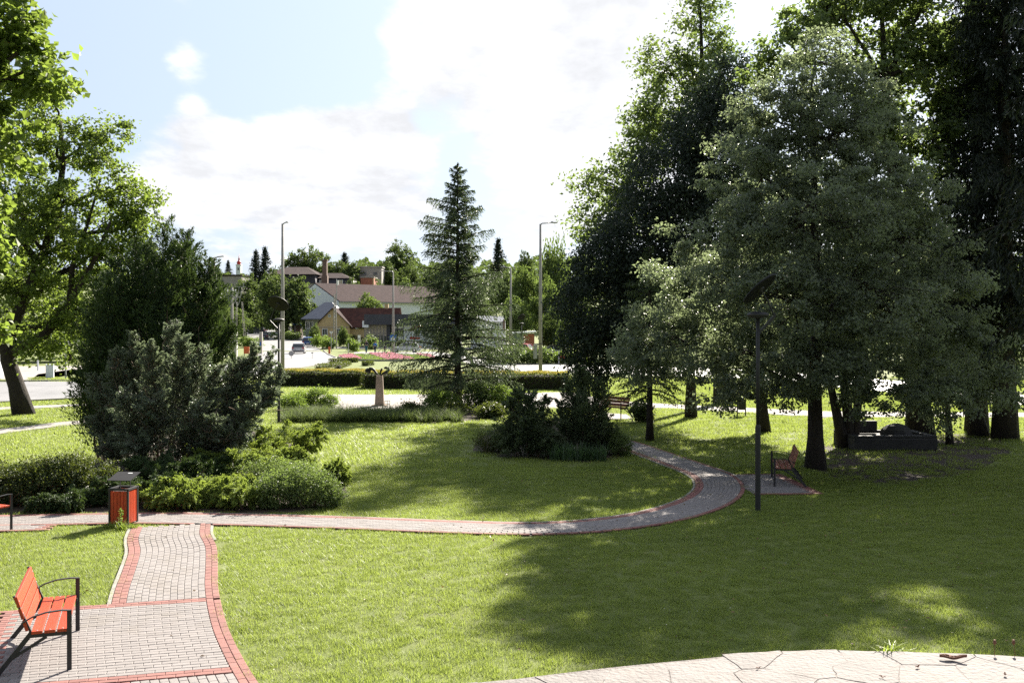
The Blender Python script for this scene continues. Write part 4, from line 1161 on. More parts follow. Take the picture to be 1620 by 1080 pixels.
shrub('leafy_shrub', 'fine leaved green shrub on the crest of the left bed', SH, b, [((0.2, 0, 0.32), (0.75, 0.4, 0.34)), ((0.9, -0.1, 0.28), (0.5, 0.35, 0.28))], 9000, 0.055, 0.022, 'leaf_shrub', 0.13, 24, 40, up=0.5, tint=0.6, flat=1.3)
for (px, py, w_, h_, n, lab) in ((25, 800, 0.75, 0.42, 8000, 'dark glossy shrub behind the bench at the left edge'), (85, 795, 0.75, 0.5, 9000, 'dark glossy shrub between the left edge and the bin'), (140, 790, 0.5, 0.38, 5500, 'small dark shrub close left of the bin'), (-40, 800, 0.8, 0.45, 6000, 'dark glossy shrub at the very left edge')):
    b = gp(px, py)
    shrub('cotoneaster_bush', lab, SH, b, [((-0.2, 0, h_), (w_, 0.5, h_)), ((0.35, 0.2, h_ * 1.1), (w_ * 0.6, 0.4, h_))], n, 0.05, 0.034, 'leaf_hedge', 0.15, 22, 44, up=0.6, tint=0.35)
# middle bed
d = 30.0; base = gp(838, 515 + 6160 / d)
S_ = []
for (bx, tx, ty, r, dz) in ((820, 795, 660, 0.36, 0), (825, 808, 640, 0.36, 0.2), (835, 822, 618, 0.36, 0), (840, 840, 622, 0.34, -0.3), (845, 860, 632, 0.34, 0.1), (850, 875, 655, 0.32, 0), (835, 830, 660, 0.5, -0.5), (850, 865, 680, 0.4, -0.5), (815, 800, 690, 0.36, -0.3)):
    S_.append(((rel(bx, 715, d, base)[0], dz * 0.4, 0.08), (rel(tx, ty, d, base)[0], dz * 1.4, rel(tx, ty, d, base)[2]), r))
juniper('juniper_bush', 'round dark juniper bush on the left of the middle bed', SH, base, S_, 30000, 0.085, 0.026, 'juniper_mid', 0.025, fat=1.4, tint=0.42, sub=13, start=0.05, spread=0.72, tipl=0.55)
d = 30.6; base = gp(920, 515 + 6160 / d)
S_ = []
for (bx, tx, ty, r, dz) in ((900, 890, 640, 0.34, 0), (908, 902, 605, 0.34, 0.2), (915, 917, 590, 0.36, 0), (922, 930, 596, 0.34, 0.3), (930, 948, 606, 0.32, 0), (935, 956, 630, 0.32, 0.2), (920, 920, 630, 0.5, -0.5), (930, 950, 660, 0.42, -0.3), (900, 890, 670, 0.36, -0.4), (940, 965, 680, 0.3, -0.2)):
    S_.append(((rel(bx, 716, d, base)[0], dz * 0.4, 0.08), (rel(tx, ty, d, base)[0], dz * 1.4, rel(tx, ty, d, base)[2]), r))
juniper('juniper_bush', 'taller dark juniper bush on the right of the middle bed', SH, base, S_, 32000, 0.085, 0.026, 'juniper_mid', 0.025, fat=1.35, tint=0.40, sub=13, start=0.05, spread=0.5, tipl=0.5)
b = gp(770, 716)
shrub('heath_shrub', 'low brownish fine shrub at the left tip of the middle bed', SH, b, [((0, 0.1, 0.3), (0.45, 0.4, 0.36)), ((0.45, 0.2, 0.28), (0.4, 0.4, 0.32))], 6500, 0.06, 0.014, 'leaf_hedge', 0.14, 22, 30, up=0.2, tint=0.45, flat=1.6)
b = gp(862, 722)
creeper('low dark creeping juniper at the front of the middle bed', 862, 722, 36, 8000, 18, 0.5, 'juniper_mid', 0.5)
b = gp(912, 729)
tussock('iris_clump', 'blue green clump of upright sword leaves in the middle bed', None, b, [(x, y, R.uniform(0.8, 1.1)) for x in np.arange(-0.62, 0.75, 0.17) for y in (0.0, 0.22)], 'blade_iris', 46, 0.14, 0.50, 0.016, 0.55, 3, 'plant')
b = gp(984, 722)
shrub('box_bush', 'small round green bush at the right tip of the middle bed beside the path', SH, b, [((0, 0.2, 0.32), (0.36, 0.36, 0.34)), ((-0.1, 0.5, 0.5), (0.3, 0.3, 0.26))], 6000, 0.045, 0.024, 'leaf_shrub', 0.11, 22, 24, tint=0.5)
b = gp(963, 712)
creeper('grey green creeping juniper behind the sword leaf clump', 955, 716, 34, 8000, 16, 0.55, 'juniper_grey', 0.3)
# plaza border: long grass, light shrubs, shrubs under the spruce
sp = []
for x in np.arange(450, 730, 5.0):
    for y in (667, 662, 657):
        if x > 690 and y < 660:
            continue
        g = gp(x + R.uniform(-3, 3), y + R.uniform(-2, 2)); sp.append((g.x, g.y, R.uniform(0.75, 1.15)))
b = gp(580, 664)
tussock('grass_border', 'long row of arching ornamental grass in front of the plaza', None, b, [(x - b.x, y - b.y, k) for x, y, k in sp], 'blade', 62, 0.22, 0.50, 0.022, 1.1, 3, 'grass border')
b = gp(492, 645)
shrub('spirea_bush', 'bright yellow green shrub left of the plaza', SH, b, [((-0.5, 0, 0.4), (0.6, 0.6, 0.42)), ((0.25, 0, 0.45), (0.7, 0.6, 0.5)), ((0.9, 0, 0.3), (0.35, 0.4, 0.34))], 7000, 0.09, 0.05, 'leaf_light', 0.22, 26, 30, tint=0.55)
b = gp(462, 650)
shrub('spirea_bush', 'pale feathery shrub beside the grey juniper at the border row', SH, b, [((0, 0, 0.35), (0.55, 0.5, 0.38))], 3500, 0.09, 0.04, 'leaf_light', 0.2, 26, 20, tint=0.35)
for (px, py, w_, h_, n, leaf, lab) in ((700, 652, 0.75, 0.5, 5000, 'leaf_light', 'pale shrub left of the spruce trunk'), (762, 650, 0.9, 0.65, 6500, 'leaf_shrub', 'shrub just right of the spruce trunk'), (800, 652, 0.7, 0.6, 5000, 'leaf_light', 'pale green shrub between the spruce and the middle bed'),
                                  (775, 661, 0.6, 0.3, 3500, 'leaf_hedge', 'low dark ground cover right below the spruce'), (720, 656, 0.5, 0.28, 3000, 'leaf_hedge', 'low dark shrub at the foot of the spruce'), (650, 656, 0.35, 0.26, 2500, 'leaf_hedge', 'small dark cushion plant in the grass border')):
    b = gp(px, py)
    shrub('border_shrub', lab, SH, b, [((-0.3 * w_, 0, h_), (w_ * 0.7, 0.5, h_)), ((0.4 * w_, 0.1, h_ * 0.9), (w_ * 0.65, 0.5, h_ * 0.9))], n, 0.09, 0.05, leaf, 0.2, 26, 26, tint=0.5)
b = gp(1016, 668)
shrub('round_bush', 'small round dark bush right of the far bench', SH, b, [((0, 0, 0.38), (0.42, 0.42, 0.40))], 3500, 0.08, 0.055, 'leaf_hedge', 0.14, 22, 18, tint=0.3)
# clipped hedges beyond the plaza
def hedge(label, x0, y0, x1, y1, depth, h, n, tips=True, name='hedge', group='clipped hedges beyond the plaza', L=0.10):
    """clipped box hedge between two ground points: leaves on every face, dark inside"""
    a = Vector((x0, y0)); b_ = Vector((x1, y1)); Ln = (b_ - a).length; ang = math.atan2(b_.y - a.y, b_.x - a.x)
    root = thing(name, label, 'hedge', (x0, y0, tz(y0)), ang, group)
    mb = MB(); mb.box((Ln / 2, depth / 2, h / 2 - 0.06), (Ln - 0.24, depth - 0.24, h - 0.2)); mb.build('inner_twigs', M['bark_dark'], root)
    def side(n, f):
        P = f(n); P += R.normal(size=P.shape) * 0.035; return P
    lf = Leaf()
    A_ = [Ln * h, Ln * h, Ln * depth, depth * h, depth * h]; tot = sum(A_)
    fs = [lambda n: np.stack([R.rand(n) * Ln, 0 * R.rand(n), R.rand(n) * h], -1), lambda n: np.stack([R.rand(n) * Ln, depth + 0 * R.rand(n), R.rand(n) * h], -1), lambda n: np.stack([R.rand(n) * Ln, R.rand(n) * depth, h + 0 * R.rand(n)], -1),
          lambda n: np.stack([0 * R.rand(n), R.rand(n) * depth, R.rand(n) * h], -1), lambda n: np.stack([Ln + 0 * R.rand(n), R.rand(n) * depth, R.rand(n) * h], -1)]
    nr = [(0, -1, 0.3), (0, 1, 0.3), (0, 0, 1), (-1, 0, 0.3), (1, 0, 0.3)]
    for k in range(5):
        m = int(n * A_[k] / tot); P = side(m, fs[k])
        P[:, 2] += 0.03 * np.sin(P[:, 0] * 3.1) + 0.02 * np.sin(P[:, 0] * 7.7 + 1)
        Nn = unit(np.array(nr[k], float) + R.normal(size=(m, 3)) * 0.7)
        lf.put(P, rnd(m) + np.array((0, 0, 0.4)), Nn, L * R.uniform(0.7, 1.3, m), L * 0.6 * R.uniform(0.7, 1.3, m), 0.45 + R.normal(size=m) * 0.22)
    link('foliage', lf.mesh('foliage', M['leaf_hedge']), root)
    if tips:  # sunlight on the hedge top is painted as a layer of golden leaves
        lf = Leaf(); m = int(n * 0.35)
        P = np.stack([R.rand(m) * Ln, R.rand(m) * depth, h + 0.02 + R.rand(m) * 0.09], -1)
        P[:, 2] += 0.03 * np.sin(P[:, 0] * 3.1)
        lf.put(P, R.normal(size=(m, 3)) * 0.5 + np.array((0, 0, 1.0)), rnd(m), L * R.uniform(0.6, 1.3, m), L * 0.45, 0.5 + R.normal(size=m) * 0.3)
        link('sunlit_top', lf.mesh('sunlit_top', M['leaf_hedge_sunlit']), root)
    return root
g0, g1 = gp(440, 611), gp(571, 612)
hedge('long clipped hedge left of the pillar with its sunlit top coloured golden', g0.x, g0.y, g1.x, g1.y, 2.2, 0.95, 9000)
g0, g1 = gp(573, 615), gp(900, 617)
hedge('clipped hedge stepping forward behind the pillar and spruce', g0.x, g0.y, g1.x, g1.y, 2.6, 0.95, 17000)
for i, (a, b_, c, e, lab) in enumerate(((508, 584, 548, 578, 'low curved parterre hedge on the island, lowest left piece'), (540, 583, 556, 577.5, 'low parterre hedge on the island right of the lowest piece'), (527, 574.5, 552, 573, 'low parterre hedge on the island, upper left stroke'), (582, 579, 592, 577.5, 'short parterre hedge on the island right of centre'), (558, 573.5, 566, 573, 'short parterre hedge stroke below the flower bed'))):
    g0, g1 = gp(a, b_), gp(c, e)
    hedge(lab, g0.x, g0.y, g1.x, g1.y, 0.6, 0.4, 1100, False, 'low_hedge', 'parterre hedges on the island', 0.12)
# pink flower bed on the far side of the island
fb = P2([(535, 566), (545, 570.5), (600, 571.5), (660, 571), (690, 569.5), (680, 563.5), (620, 561.5), (560, 562)])
kind(link('flower_bed_soil', tri_sheet('flower_bed_soil', fb, 0.03, M['soil'])), 'structure', 'soil of the pink flower bed on the island')
PAVED.append(fb)
n = 9000
X = R.uniform(min(p[0] for p in fb), max(p[0] for p in fb), n); Y = R.uniform(min(p[1] for p in fb), max(p[1] for p in fb), n)
ok = inside(fb, X, Y); X = X[ok]; Y = Y[ok]; n = len(X)
lf = Leaf(); lf.put(np.stack([X, Y, 0.10 + 0.12 * R.rand(n)], -1), rnd(n), rnd(n) + np.array((0, 0, 1.0)), 0.22, 0.14, 0.4 + R.normal(size=n) * 0.2)
kind(link('bedding_leaves', lf.mesh('bedding_leaves', M['leaf_shrub'])), 'stuff', 'green leaves of the pink flower bed')
pat = (np.sin(X * 1.1 + 0.25 * Y) > -0.2) & (R.rand(n) < 0.8)
Xf, Yf = X[pat], Y[pat]; n = len(Xf)
lf = Leaf(); lf.put(np.stack([Xf, Yf, 0.26 + 0.10 * R.rand(n)], -1), rnd(n), rnd(n) + np.array((0, -0.6, 0.8)), 0.20, 0.17, 0.5 + R.normal(size=n) * 0.3)
kind(link('flowers', lf.mesh('flowers', M['petal'])), 'stuff', 'pink flowers of the bed on the island')
kerb_line([fb[0], fb[1], fb[2], fb[3], fb[4]], 'kerb', 0.14, 0.22)
# bushes of the right hand verge and the street corner
for (px, d, w_, h_, n, leaf, lab) in ((830, 101, 3.0, 0.9, 5000, 'leaf_shrub', 'low grey green bushes left of the tall lamp post across the road'), (788, 104, 1.8, 0.8, 3000, 'leaf_shrub', 'low bush beyond the spruce across the road'), (872, 103, 2.2, 0.55, 4000, 'leaf_light', 'light ground cover bush right of the tall lamp post'), (905, 102, 1.8, 0.6, 3500, 'leaf_light', 'light ground cover bush in front of the dark evergreen'),
                                  (507, 166, 1.6, 1.05, 2500, 'leaf_light', 'round feathery bush at the street corner, left one'), (520, 160, 1.2, 0.85, 2000, 'leaf_light', 'round feathery bush at the street corner, right one'), (558, 148, 0.9, 1.0, 1800, 'leaf_light', 'tall grassy bush by the walking people'), (587, 158, 1.0, 1.1, 1800, 'leaf_shrub', 'bush in front of the shop glass'),
                                  (553, 170, 2.6, 1.0, 3500, 'leaf_hedge', 'dark rounded bush before the cream house'), (395, 165, 2.2, 0.9, 3000, 'leaf_light', 'clipped bright hedge block left of the street'), (445, 205, 2.4, 0.8, 2500, 'leaf_light', 'low bush on the verge behind the left lamp post'), (462, 200, 1.8, 0.9, 2200, 'leaf_shrub', 'low bush before the blue roofed shed'), (456, 215, 1.4, 1.5, 2000, 'leaf_shrub', 'taller bush beside the dark street tree')):
    g = gx(px, d)
    shrub('verge_bush', lab, 'bushes of the verges', g, [((-w_ * 0.35, 0, h_), (w_ * 0.65, 0.9, h_)), ((w_ * 0.35, 0.2, h_ * 0.9), (w_ * 0.65, 0.9, h_ * 0.95))], n, 0.22, 0.12, leaf, 0.4, 26, 14, tint=0.5)

# ------------------------------------------------------------------ far trees
def unit_crown(seed, n, L, blobs, leaf_kw):
    R.seed(seed)
    lf, cen = crown([(np.array(c, float), np.array(r, float), 1.0) for c, r in blobs], n, L, L * 0.65, 0.16, 30, **leaf_kw)
    return lf
U = []
for s, bl in enumerate(([((0, 0, 1.15), (0.8, 0.8, 0.75)), ((-0.5, 0, 0.85), (0.55, 0.6, 0.5)), ((0.5, 0.1, 0.9), (0.55, 0.6, 0.55)), ((0.1, -0.5, 0.8), (0.55, 0.5, 0.45)), ((0, 0.4, 0.75), (0.6, 0.5, 0.4))],
                        [((0.1, 0, 1.3), (0.55, 0.6, 0.6)), ((-0.35, 0, 1.0), (0.6, 0.6, 0.6)), ((0.45, 0, 0.85), (0.55, 0.6, 0.6)), ((-0.1, -0.5, 0.7), (0.7, 0.5, 0.45)), ((-0.65, 0.2, 0.65), (0.35, 0.4, 0.35))],
                        [((0, 0, 1.0), (0.95, 0.95, 0.6)), ((-0.3, -0.2, 1.35), (0.5, 0.5, 0.45)), ((0.4, 0.1, 1.3), (0.45, 0.5, 0.4)), ((0, -0.55, 0.6), (0.7, 0.4, 0.35)), ((0.65, 0, 0.65), (0.4, 0.5, 0.4))])):
    U.append(unit_crown(100 + s, 9000, 0.095, bl, dict(shell=0.6, up=0.5, tint=0.5)))
UM = {(s, k): U[s].mesh('crown', M[k]) for s in range(3) for k in ('leaf_far', 'leaf_far_light')}
mb = MB(); mb.tube([(0, 0, -0.05), (0.02, 0, 0.4), (0, 0.02, 0.8), (0.02, 0, 1.2)], [0.07, 0.05, 0.04, 0.02], 7)
for a in range(6):
    mb.tube([(0, 0, 0.45 + 0.08 * a), (0.3 * math.cos(a * 2.4), 0.3 * math.sin(a * 2.4), 0.8 + 0.07 * a), (0.55 * math.cos(a * 2.4), 0.55 * math.sin(a * 2.4), 1.0 + 0.06 * a)], [0.03, 0.02, 0.01], 5, cap=False)
UT = mb.mesh('trunk', M['bark_dark'], True)
UW = unit_crown(140, 7000, 0.10, [((0, 0, 1.1), (0.7, 0.7, 0.75)), ((-0.45, 0, 0.85), (0.45, 0.5, 0.75)), ((0.45, 0, 0.9), (0.5, 0.5, 0.75))], dict(shell=0.6, up=-0.2, droop=1.6, tint=0.5, flat=2.2)).mesh('crown', M['leaf_far_light'])
R.seed(150)
CT, CC = conifer('', '', '', None, None, 1.0, [(0, 0.30), (0.2, 0.30), (0.6, 0.19), (1, 0.015)], 'leaf_far_dark', nb=80, tw=20, nd=4, L=0.055, Wd=0.035, droop=0.25, hang=0.25, z0=0.06, r0=0.02, mesh_only=True, wid=0.5)
R.seed(11)
def far_tree(px, d, top, wpx, knd, label, bz=0.0, name='broadleaf_tree', group='trees of the far streets and hill'):
    g = gx(px, d); g.z += bz
    ztop = EYE - (top - HZ) * d / F
    h = ztop - g.z; w = wpx * d / F
    root = thing(name, label, 'tree', g, R.rand() * 6.28, group)
    if knd == 'spruce':
        a, b = link('trunk', CT, root), link('crown', CC, root)
        root.scale = (w / 0.48, w / 0.48, h)
    else:
        me = UW if knd == 'willow' else UM[(int(knd[0]), 'leaf_far_light' if knd.endswith('l') else 'leaf_far')]
        a, b = link('trunk', UT, root), link('crown', me, root)
        root.scale = (w / 2.1, w / 2.1, h / 1.9)
    return root
for (px, d, top, w_, knd, lab) in (
    (388, 225, 438, 70, '0', 'big round street tree behind the wire pole on the left'), (452, 215, 433, 98, '2', 'large dark street tree behind the left solar lamp'), (405, 300, 397, 34, 'spruce', 'left and broader spruce of the pair beside the church tower'), (419, 300, 392, 34, 'spruce', 'right and taller spruce of the pair beside the church tower'),
    (361, 420, 412, 16, 'spruce', 'small open spruce left of the church tower'), (341, 430, 421, 26, '1', 'round tree behind the left chimney'), (470, 335, 394, 62, '1', 'left half of the tree pair above the brown roofs'), (500, 335, 393, 62, '0', 'right half of the tree pair above the brown roofs'),
    (548, 330, 411, 70, '2', 'round tree right of the brick chimney'), (545, 420, 400, 30, 'spruce', 'dark pointed tree top above the round tree by the chimney'), (632, 400, 384, 58, '0', 'tall dome shaped tree on the hill left of the spruce'), (612, 340, 414, 44, '1', 'dark tree before the grey house on the hill'), (648, 330, 420, 44, '0', 'green tree behind the spruce, left side'),
    (690, 340, 425, 60, '2', 'green tree directly behind the spruce'), (640, 260, 440, 50, '1l', 'lighter tree above the long white building'), (740, 300, 420, 60, '0', 'tree behind the right flank of the spruce'), (788, 300, 379, 38, 'spruce', 'dark pointed spruce on the hill right of centre'), (800, 270, 430, 60, '1', 'round tree below the dark pointed spruce'),
    (832, 330, 398, 40, '1', 'tree on the hill left of the tall right lamp post'), (878, 240, 388, 66, 'willow', 'pale weeping willow right of the tall lamp post'), (832, 215, 418, 60, '2l', 'light green tree left of the tall lamp post'), (862, 185, 440, 58, '0l', 'rounded light tree below the willow'), (815, 180, 468, 56, '1l', 'light green tree left of the lamp, above the shed'), (905, 170, 430, 60, '2', 'green tree half hidden behind the dark evergreen'),
    (872, 128, 487, 44, '0', 'small dark round tree by the tall right lamp post'), (898, 122, 492, 34, '1l', 'bright small tree in front of the dark evergreen edge'), (760, 200, 470, 60, '1l', 'light tree behind the lower right of the spruce'),
    (583, 217, 464, 58, '1l', 'thin crowned tree before the long white wall'), (498, 172, 513, 18, '0l', 'small ball shaped tree left of the lattice pole'), (543, 168, 516, 18, '1l', 'small slender tree right of the lattice pole'), (372, 200, 486, 60, '1l', 'light bushy tree behind the transformer box'), (412, 235, 497, 40, '0l', 'light bush like tree above the parked dark car'), (715, 225, 446, 60, '2', 'round tree at the hidden end of the long white building'), (602, 262, 446, 40, '0', 'dark tree between the long roof and the brick house'), (560, 270, 440, 46, '1', 'green tree touching the long roof beside the chimney'), (427, 262, 424, 40, '1', 'tree below the spruce pair on the left'), (345, 180, 480, 50, '2', 'tree left of the wire pole half hidden by the juniper'), (438, 240, 500, 34, '1l', 'small light tree at the end of the street')):
    far_tree(px, d, top, w_, knd, lab, name='spruce_tree' if knd == 'spruce' else 'willow_tree' if knd == 'willow' else 'broadleaf_tree')
for i, (px, d, top, w_, knd, lab) in enumerate(((20, 105, 470, 120, '0', 'dark tree across the left road behind the leaning trunk'), (110, 110, 455, 120, '2', 'dark tree across the left road, right of the leaning trunk'), (-70, 100, 440, 140, '1', 'dark tree across the road at the left edge'), (180, 125, 450, 110, '1', 'tree across the left road behind the tall juniper'), (255, 150, 455, 90, '0', 'tree across the road behind the right side of the tall juniper'),
                          (300, 190, 440, 70, '2', 'tree behind the upper right edge of the tall juniper'), (960, 118, 450, 110, '0', 'tree across the road behind the dark evergreen'), (1040, 112, 430, 130, '2', 'tree across the road behind the small conifer'), (1130, 108, 420, 130, '1', 'tree across the road left of the solar lamp'), (1220, 112, 430, 130, '0', 'tree across the road right of the solar lamp'), (1320, 105, 410, 140, '2', 'tree across the road behind the linden'), (1420, 110, 420, 140, '1', 'tree across the road behind the stone basin'), (1520, 105, 430, 140, '0', 'tree across the road near the right edge'), (1640, 100, 410, 150, '2', 'tree across the road at the right edge'))):
    far_tree(px, d, top, w_, knd, lab, group='trees across the road')
# far wood closing the hill: one mass
lf = Leaf()
n = 44000
PXs = R.uniform(-200, 1800, n); D = R.uniform(380, 640, n)
Xw = (PXs - 810) * D / F
crest = np.interp(PXs, [-200, 250, 330, 430, 520, 620, 720, 800, 900, 1200, 1800], [425, 430, 440, 438, 424, 412, 416, 416, 408, 402, 400])
zg = np.interp(D, _TY, _TZ)
hgt = 13.0 + 5.0 * np.sin(Xw * 0.11 + D * 0.05) + 3.0 * np.sin(Xw * 0.31)
crest = crest - 5 * np.sin(PXs * 0.09) - 4 * np.sin(PXs * 0.23 + 1) - 2 * np.sin(PXs * 0.61)
lim = EYE - (crest - HZ) * D / F
P = np.stack([Xw, D, np.minimum(zg + R.rand(n) ** 0.6 * np.maximum(hgt, 3), np.maximum(lim, zg) - 1.5 * R.rand(n))], -1)
lf.put(P, rnd(n), unit(rnd(n) + np.array((0, -0.2, 0.7))), 1.7, 1.2, 0.4 + R.normal(size=n) * 0.2)
kind(link('far_woods', lf.mesh('far_woods', M['leaf_far'])), 'stuff', 'far green wood on the hill behind the houses')
R.seed(21)
# ------------------------------------------------------------------ buildings
def prism_roof(mb, x0, x1, y0, y1, ze, zr, axis, over=0.4, th=0.18, m=0, hip=0.0):
    """pitched roof as two slabs (ridge along axis) with overhang; hip shortens the ridge"""
    if axis == 'x':
        ym = (y0 + y1) / 2; sl = (zr - ze) / (ym - y0)
        for s, ya in ((1, y0), (-1, y1)):
            yo = ya - s * over; zo = ze - over * sl
            a = [(x0 - over, yo, zo), (x1 + over, yo, zo), (x1 + over - hip, ym, zr), (x0 - over + hip, ym, zr)]
            mb.add(a + [(p[0], p[1], p[2] + th) for p in a], ((0, 1, 2, 3), (7, 6, 5, 4), (0, 4, 5, 1), (1, 5, 6, 2), (2, 6, 7, 3), (3, 7, 4, 0)), m)
        if hip:
            for xa, xb in ((x0 - over, x0 - over + hip), (x1 + over, x1 + over - hip)):
                a = [(xa, y0 - over, ze - over * sl), (xa, y1 + over, ze - over * sl), (xb, ym, zr)]
                mb.add(a + [(p[0], p[1], p[2] + th) for p in a], ((0, 1, 2), (5, 4, 3), (0, 3, 4, 1), (1, 4, 5, 2), (2, 5, 3, 0)), m)
    else:
        xm = (x0 + x1) / 2; sl = (zr - ze) / (xm - x0)
        for s, xa in ((1, x0), (-1, x1)):
            xo = xa - s * over; zo = ze - over * sl
            a = [(xo, y0 - over, zo), (xo, y1 + over, zo), (xm, y1 + over, zr), (xm, y0 - over, zr)]
            mb.add(a + [(p[0], p[1], p[2] + th) for p in a], ((0, 1, 2, 3), (7, 6, 5, 4), (0, 4, 5, 1), (1, 5, 6, 2), (2, 6, 7, 3), (3, 7, 4, 0)), m)
def gable_box(mb, x0, x1, y0, y1, z0, ze, zr, axis, m=0):
    if axis == 'y':
        xm = (x0 + x1) / 2
        prof = [(x0, z0), (x1, z0), (x1, ze), (xm, zr), (x0, ze)]
        vs = [(x, y0, z) for x, z in prof] + [(x, y1, z) for x, z in prof]
    else:
        ym = (y0 + y1) / 2
        prof = [(y0, z0), (y1, z0), (y1, ze), (ym, zr), (y0, ze)]
        vs = [(x0, y, z) for y, z in prof] + [(x1, y, z) for y, z in prof]
    mb.add(vs, [(4, 3, 2, 1, 0), (5, 6, 7, 8, 9)] + [(i, (i + 1) % 5, 5 + (i + 1) % 5, 5 + i) for i in range(5)], m)
def window(parent, c, w, h, face=(0, -1), frame='white', pane='glass', mull=1):
    """window: a frame standing proud with a recessed pane as its sub-part"""
    ang = math.atan2(face[1], face[0]) + math.pi / 2
    mb = MB(); t = 0.09
    for s in (-1, 1):
        mb.box((s * (w / 2 - t / 2), 0, 0), (t, 0.12, h)); mb.box((0, 0, s * (h / 2 - t / 2)), (w - 2 * t - 0.004, 0.118, t))
    for k in range(mull):
        mb.box(((k + 1) * w / (mull + 1) - w / 2, 0, 0), (0.05, 0.1, h - 2 * t - 0.004))
    f = mb.build('window', M[frame], parent, c, ang)
    p = MB(); p.box((0, 0.02, 0), (w - 2 * t - 0.01, 0.03, h - 2 * t - 0.01)); p.build('pane', M[pane], f)
    return f
BG = 'houses of the far street'
def house(name, label, px, d, rot=0.0):
    g = gx(px, d)
    return thing(name, label, 'house' if 'house' in name else 'building', g, rot), g
def zpx(py, d):
    return EYE - (py - HZ) * d / F
def wpx(n, d):
    return n * d / F

# cream gable house with the long tiled roof
d = 190.0; r, g = house('cream_house', 'cream gabled house with long red brown tiled roof', 526, d)
k = d / F; zb = -g.z
def Z(py, dd=None):
    return zpx(py, dd or d) - g.z
mb = MB(); gable_box(mb, -26 * k, 27 * k, 0, 7, -0.5, Z(514), Z(488), 'y')
mb.build('wall', M['plaster_yellow'], r)
mb = MB(); mb.box((62 * k, 5.2, Z(522) / 2 - 0.3), (70 * k, 8, Z(516) + 0.3)); mb.build('wall', M['plaster_yellow'], r)
mb = MB(); prism_roof(mb, -26 * k, 27 * k, 0, 7.2, Z(514), Z(488), 'y', 0.5); mb.build('roof', M['tile_brown'], r)
mb = MB(); prism_roof(mb, 6 * k, 100 * k, 1.0, 9.5, Z(516), Z(487.5), 'x', 0.4); mb.build('roof', M['tile_red'], r)
mb = MB(); mb.box((80 * k, 5.4, Z(485)), (0.7, 0.7, 1.2)); mb.build('chimney', M['plaster_yellow'], r)
for x in (-5, 5):
    window(r, (x * k, -0.04, Z(499.5)), 0.45, 0.5, mull=0)
window(r, (-12 * k, -0.04, Z(525)), 1.0, 1.3); window(r, (10 * k, -0.04, Z(525)), 1.0, 1.3)
mb = MB(); mb.box((0, -0.03, Z(517.6)), (53 * k, 0.1, 0.12)); mb.build('cornice', M['plaster_grey'], r)
# green walled house with blue grey hipped roof
d = 205.0; r, g = house('green_house', 'grey green house with blue grey hipped metal roof', 512, d)
k = d / F
mb = MB(); mb.box((-2 * k, 4.5, (Z(504) - 0.5) / 2), (54 * k, 8.5, Z(504) + 0.5)); mb.build('wall', M['plaster_green'], r)
mb = MB(); prism_roof(mb, -31 * k, 33 * k, -0.3, 9.3, Z(503), Z(478.5), 'x', 0.5, hip=30 * k); mb.build('roof', M['slate_blue'], r)
for x in (-26, -20):
    window(r, (x * k, 0.2, Z(514)), 0.8, 1.5)
# long white building with a big gable seen obliquely
d = 232.0; g = gx(536, d); rot = math.radians(42)
r = thing('white_building', 'long white building with high gable end and dark brown roof', 'building', g, rot)
k = d / F
mb = MB(); gable_box(mb, 0, 40, 0, 21, -1.5, Z(477), Z(447), 'x'); mb.build('wall', M['white'], r)
mb = MB(); prism_roof(mb, 0.4, 40, 0, 21, Z(477), Z(447), 'x', 0.35, 0.25); mb.build('roof', M['tile_brown'], r)
mb = MB(); mb.box((20, -0.5, Z(477.5)), (40, 0.16, 0.18)); mb.build('gutter', M['steel_grey'], r)
# brown roofed mansard building behind
d = 285.0; k = d / F; g = gx(470, d)
r = thing('mansard_building', 'large brown roofed mansard building behind the white gable', 'building', g, 0)
mb = MB(); mb.box((0, 8, Z(447) / 2), (84 * k, 16, Z(447))); mb.build('wall', M['plaster_grey'], r)
mb = MB()
def frustum(mb, a, b, z0, z1):
    mb.add([(a[0], a[1], z0), (a[2], a[1], z0), (a[2], a[3], z0), (a[0], a[3], z0), (b[0], b[1], z1), (b[2], b[1], z1), (b[2], b[3], z1), (b[0], b[3], z1)],
           ((3, 2, 1, 0), (4, 5, 6, 7), (0, 1, 5, 4), (1, 2, 6, 5), (2, 3, 7, 6), (3, 0, 4, 7)))
frustum(mb, (-46 * k, -0.4, 30 * k, 16.4), (-44 * k, 0.3, 27 * k, 15.7), Z(448), Z(434)); mb.build('mansard_slope', M['mansard'], r)
mb = MB(); frustum(mb, (-48 * k, -0.8, 32 * k, 16.8), (-24 * k, 7.4, 8 * k, 8.6), Z(434) + 0.003, Z(420)); mb.build('roof', M['tile_grey'], r)
mb = MB(); frustum(mb, (30.5 * k, 2, 88 * k, 17), (30.5 * k, 3.6, 79 * k, 15.5), Z(455), Z(439)); mb.build('mansard_slope', M['mansard'], r)
mb = MB(); frustum(mb, (20 * k, 3, 81 * k, 16), (24 * k, 8.4, 62 * k, 9.6), Z(439) + 0.003, Z(429.5)); mb.build('roof', M['tile_grey'], r)
for x in (37, 66):
    window(r, (x * k, 2.3, Z(447)), 1.5, 1.6, frame='white', pane='blind')
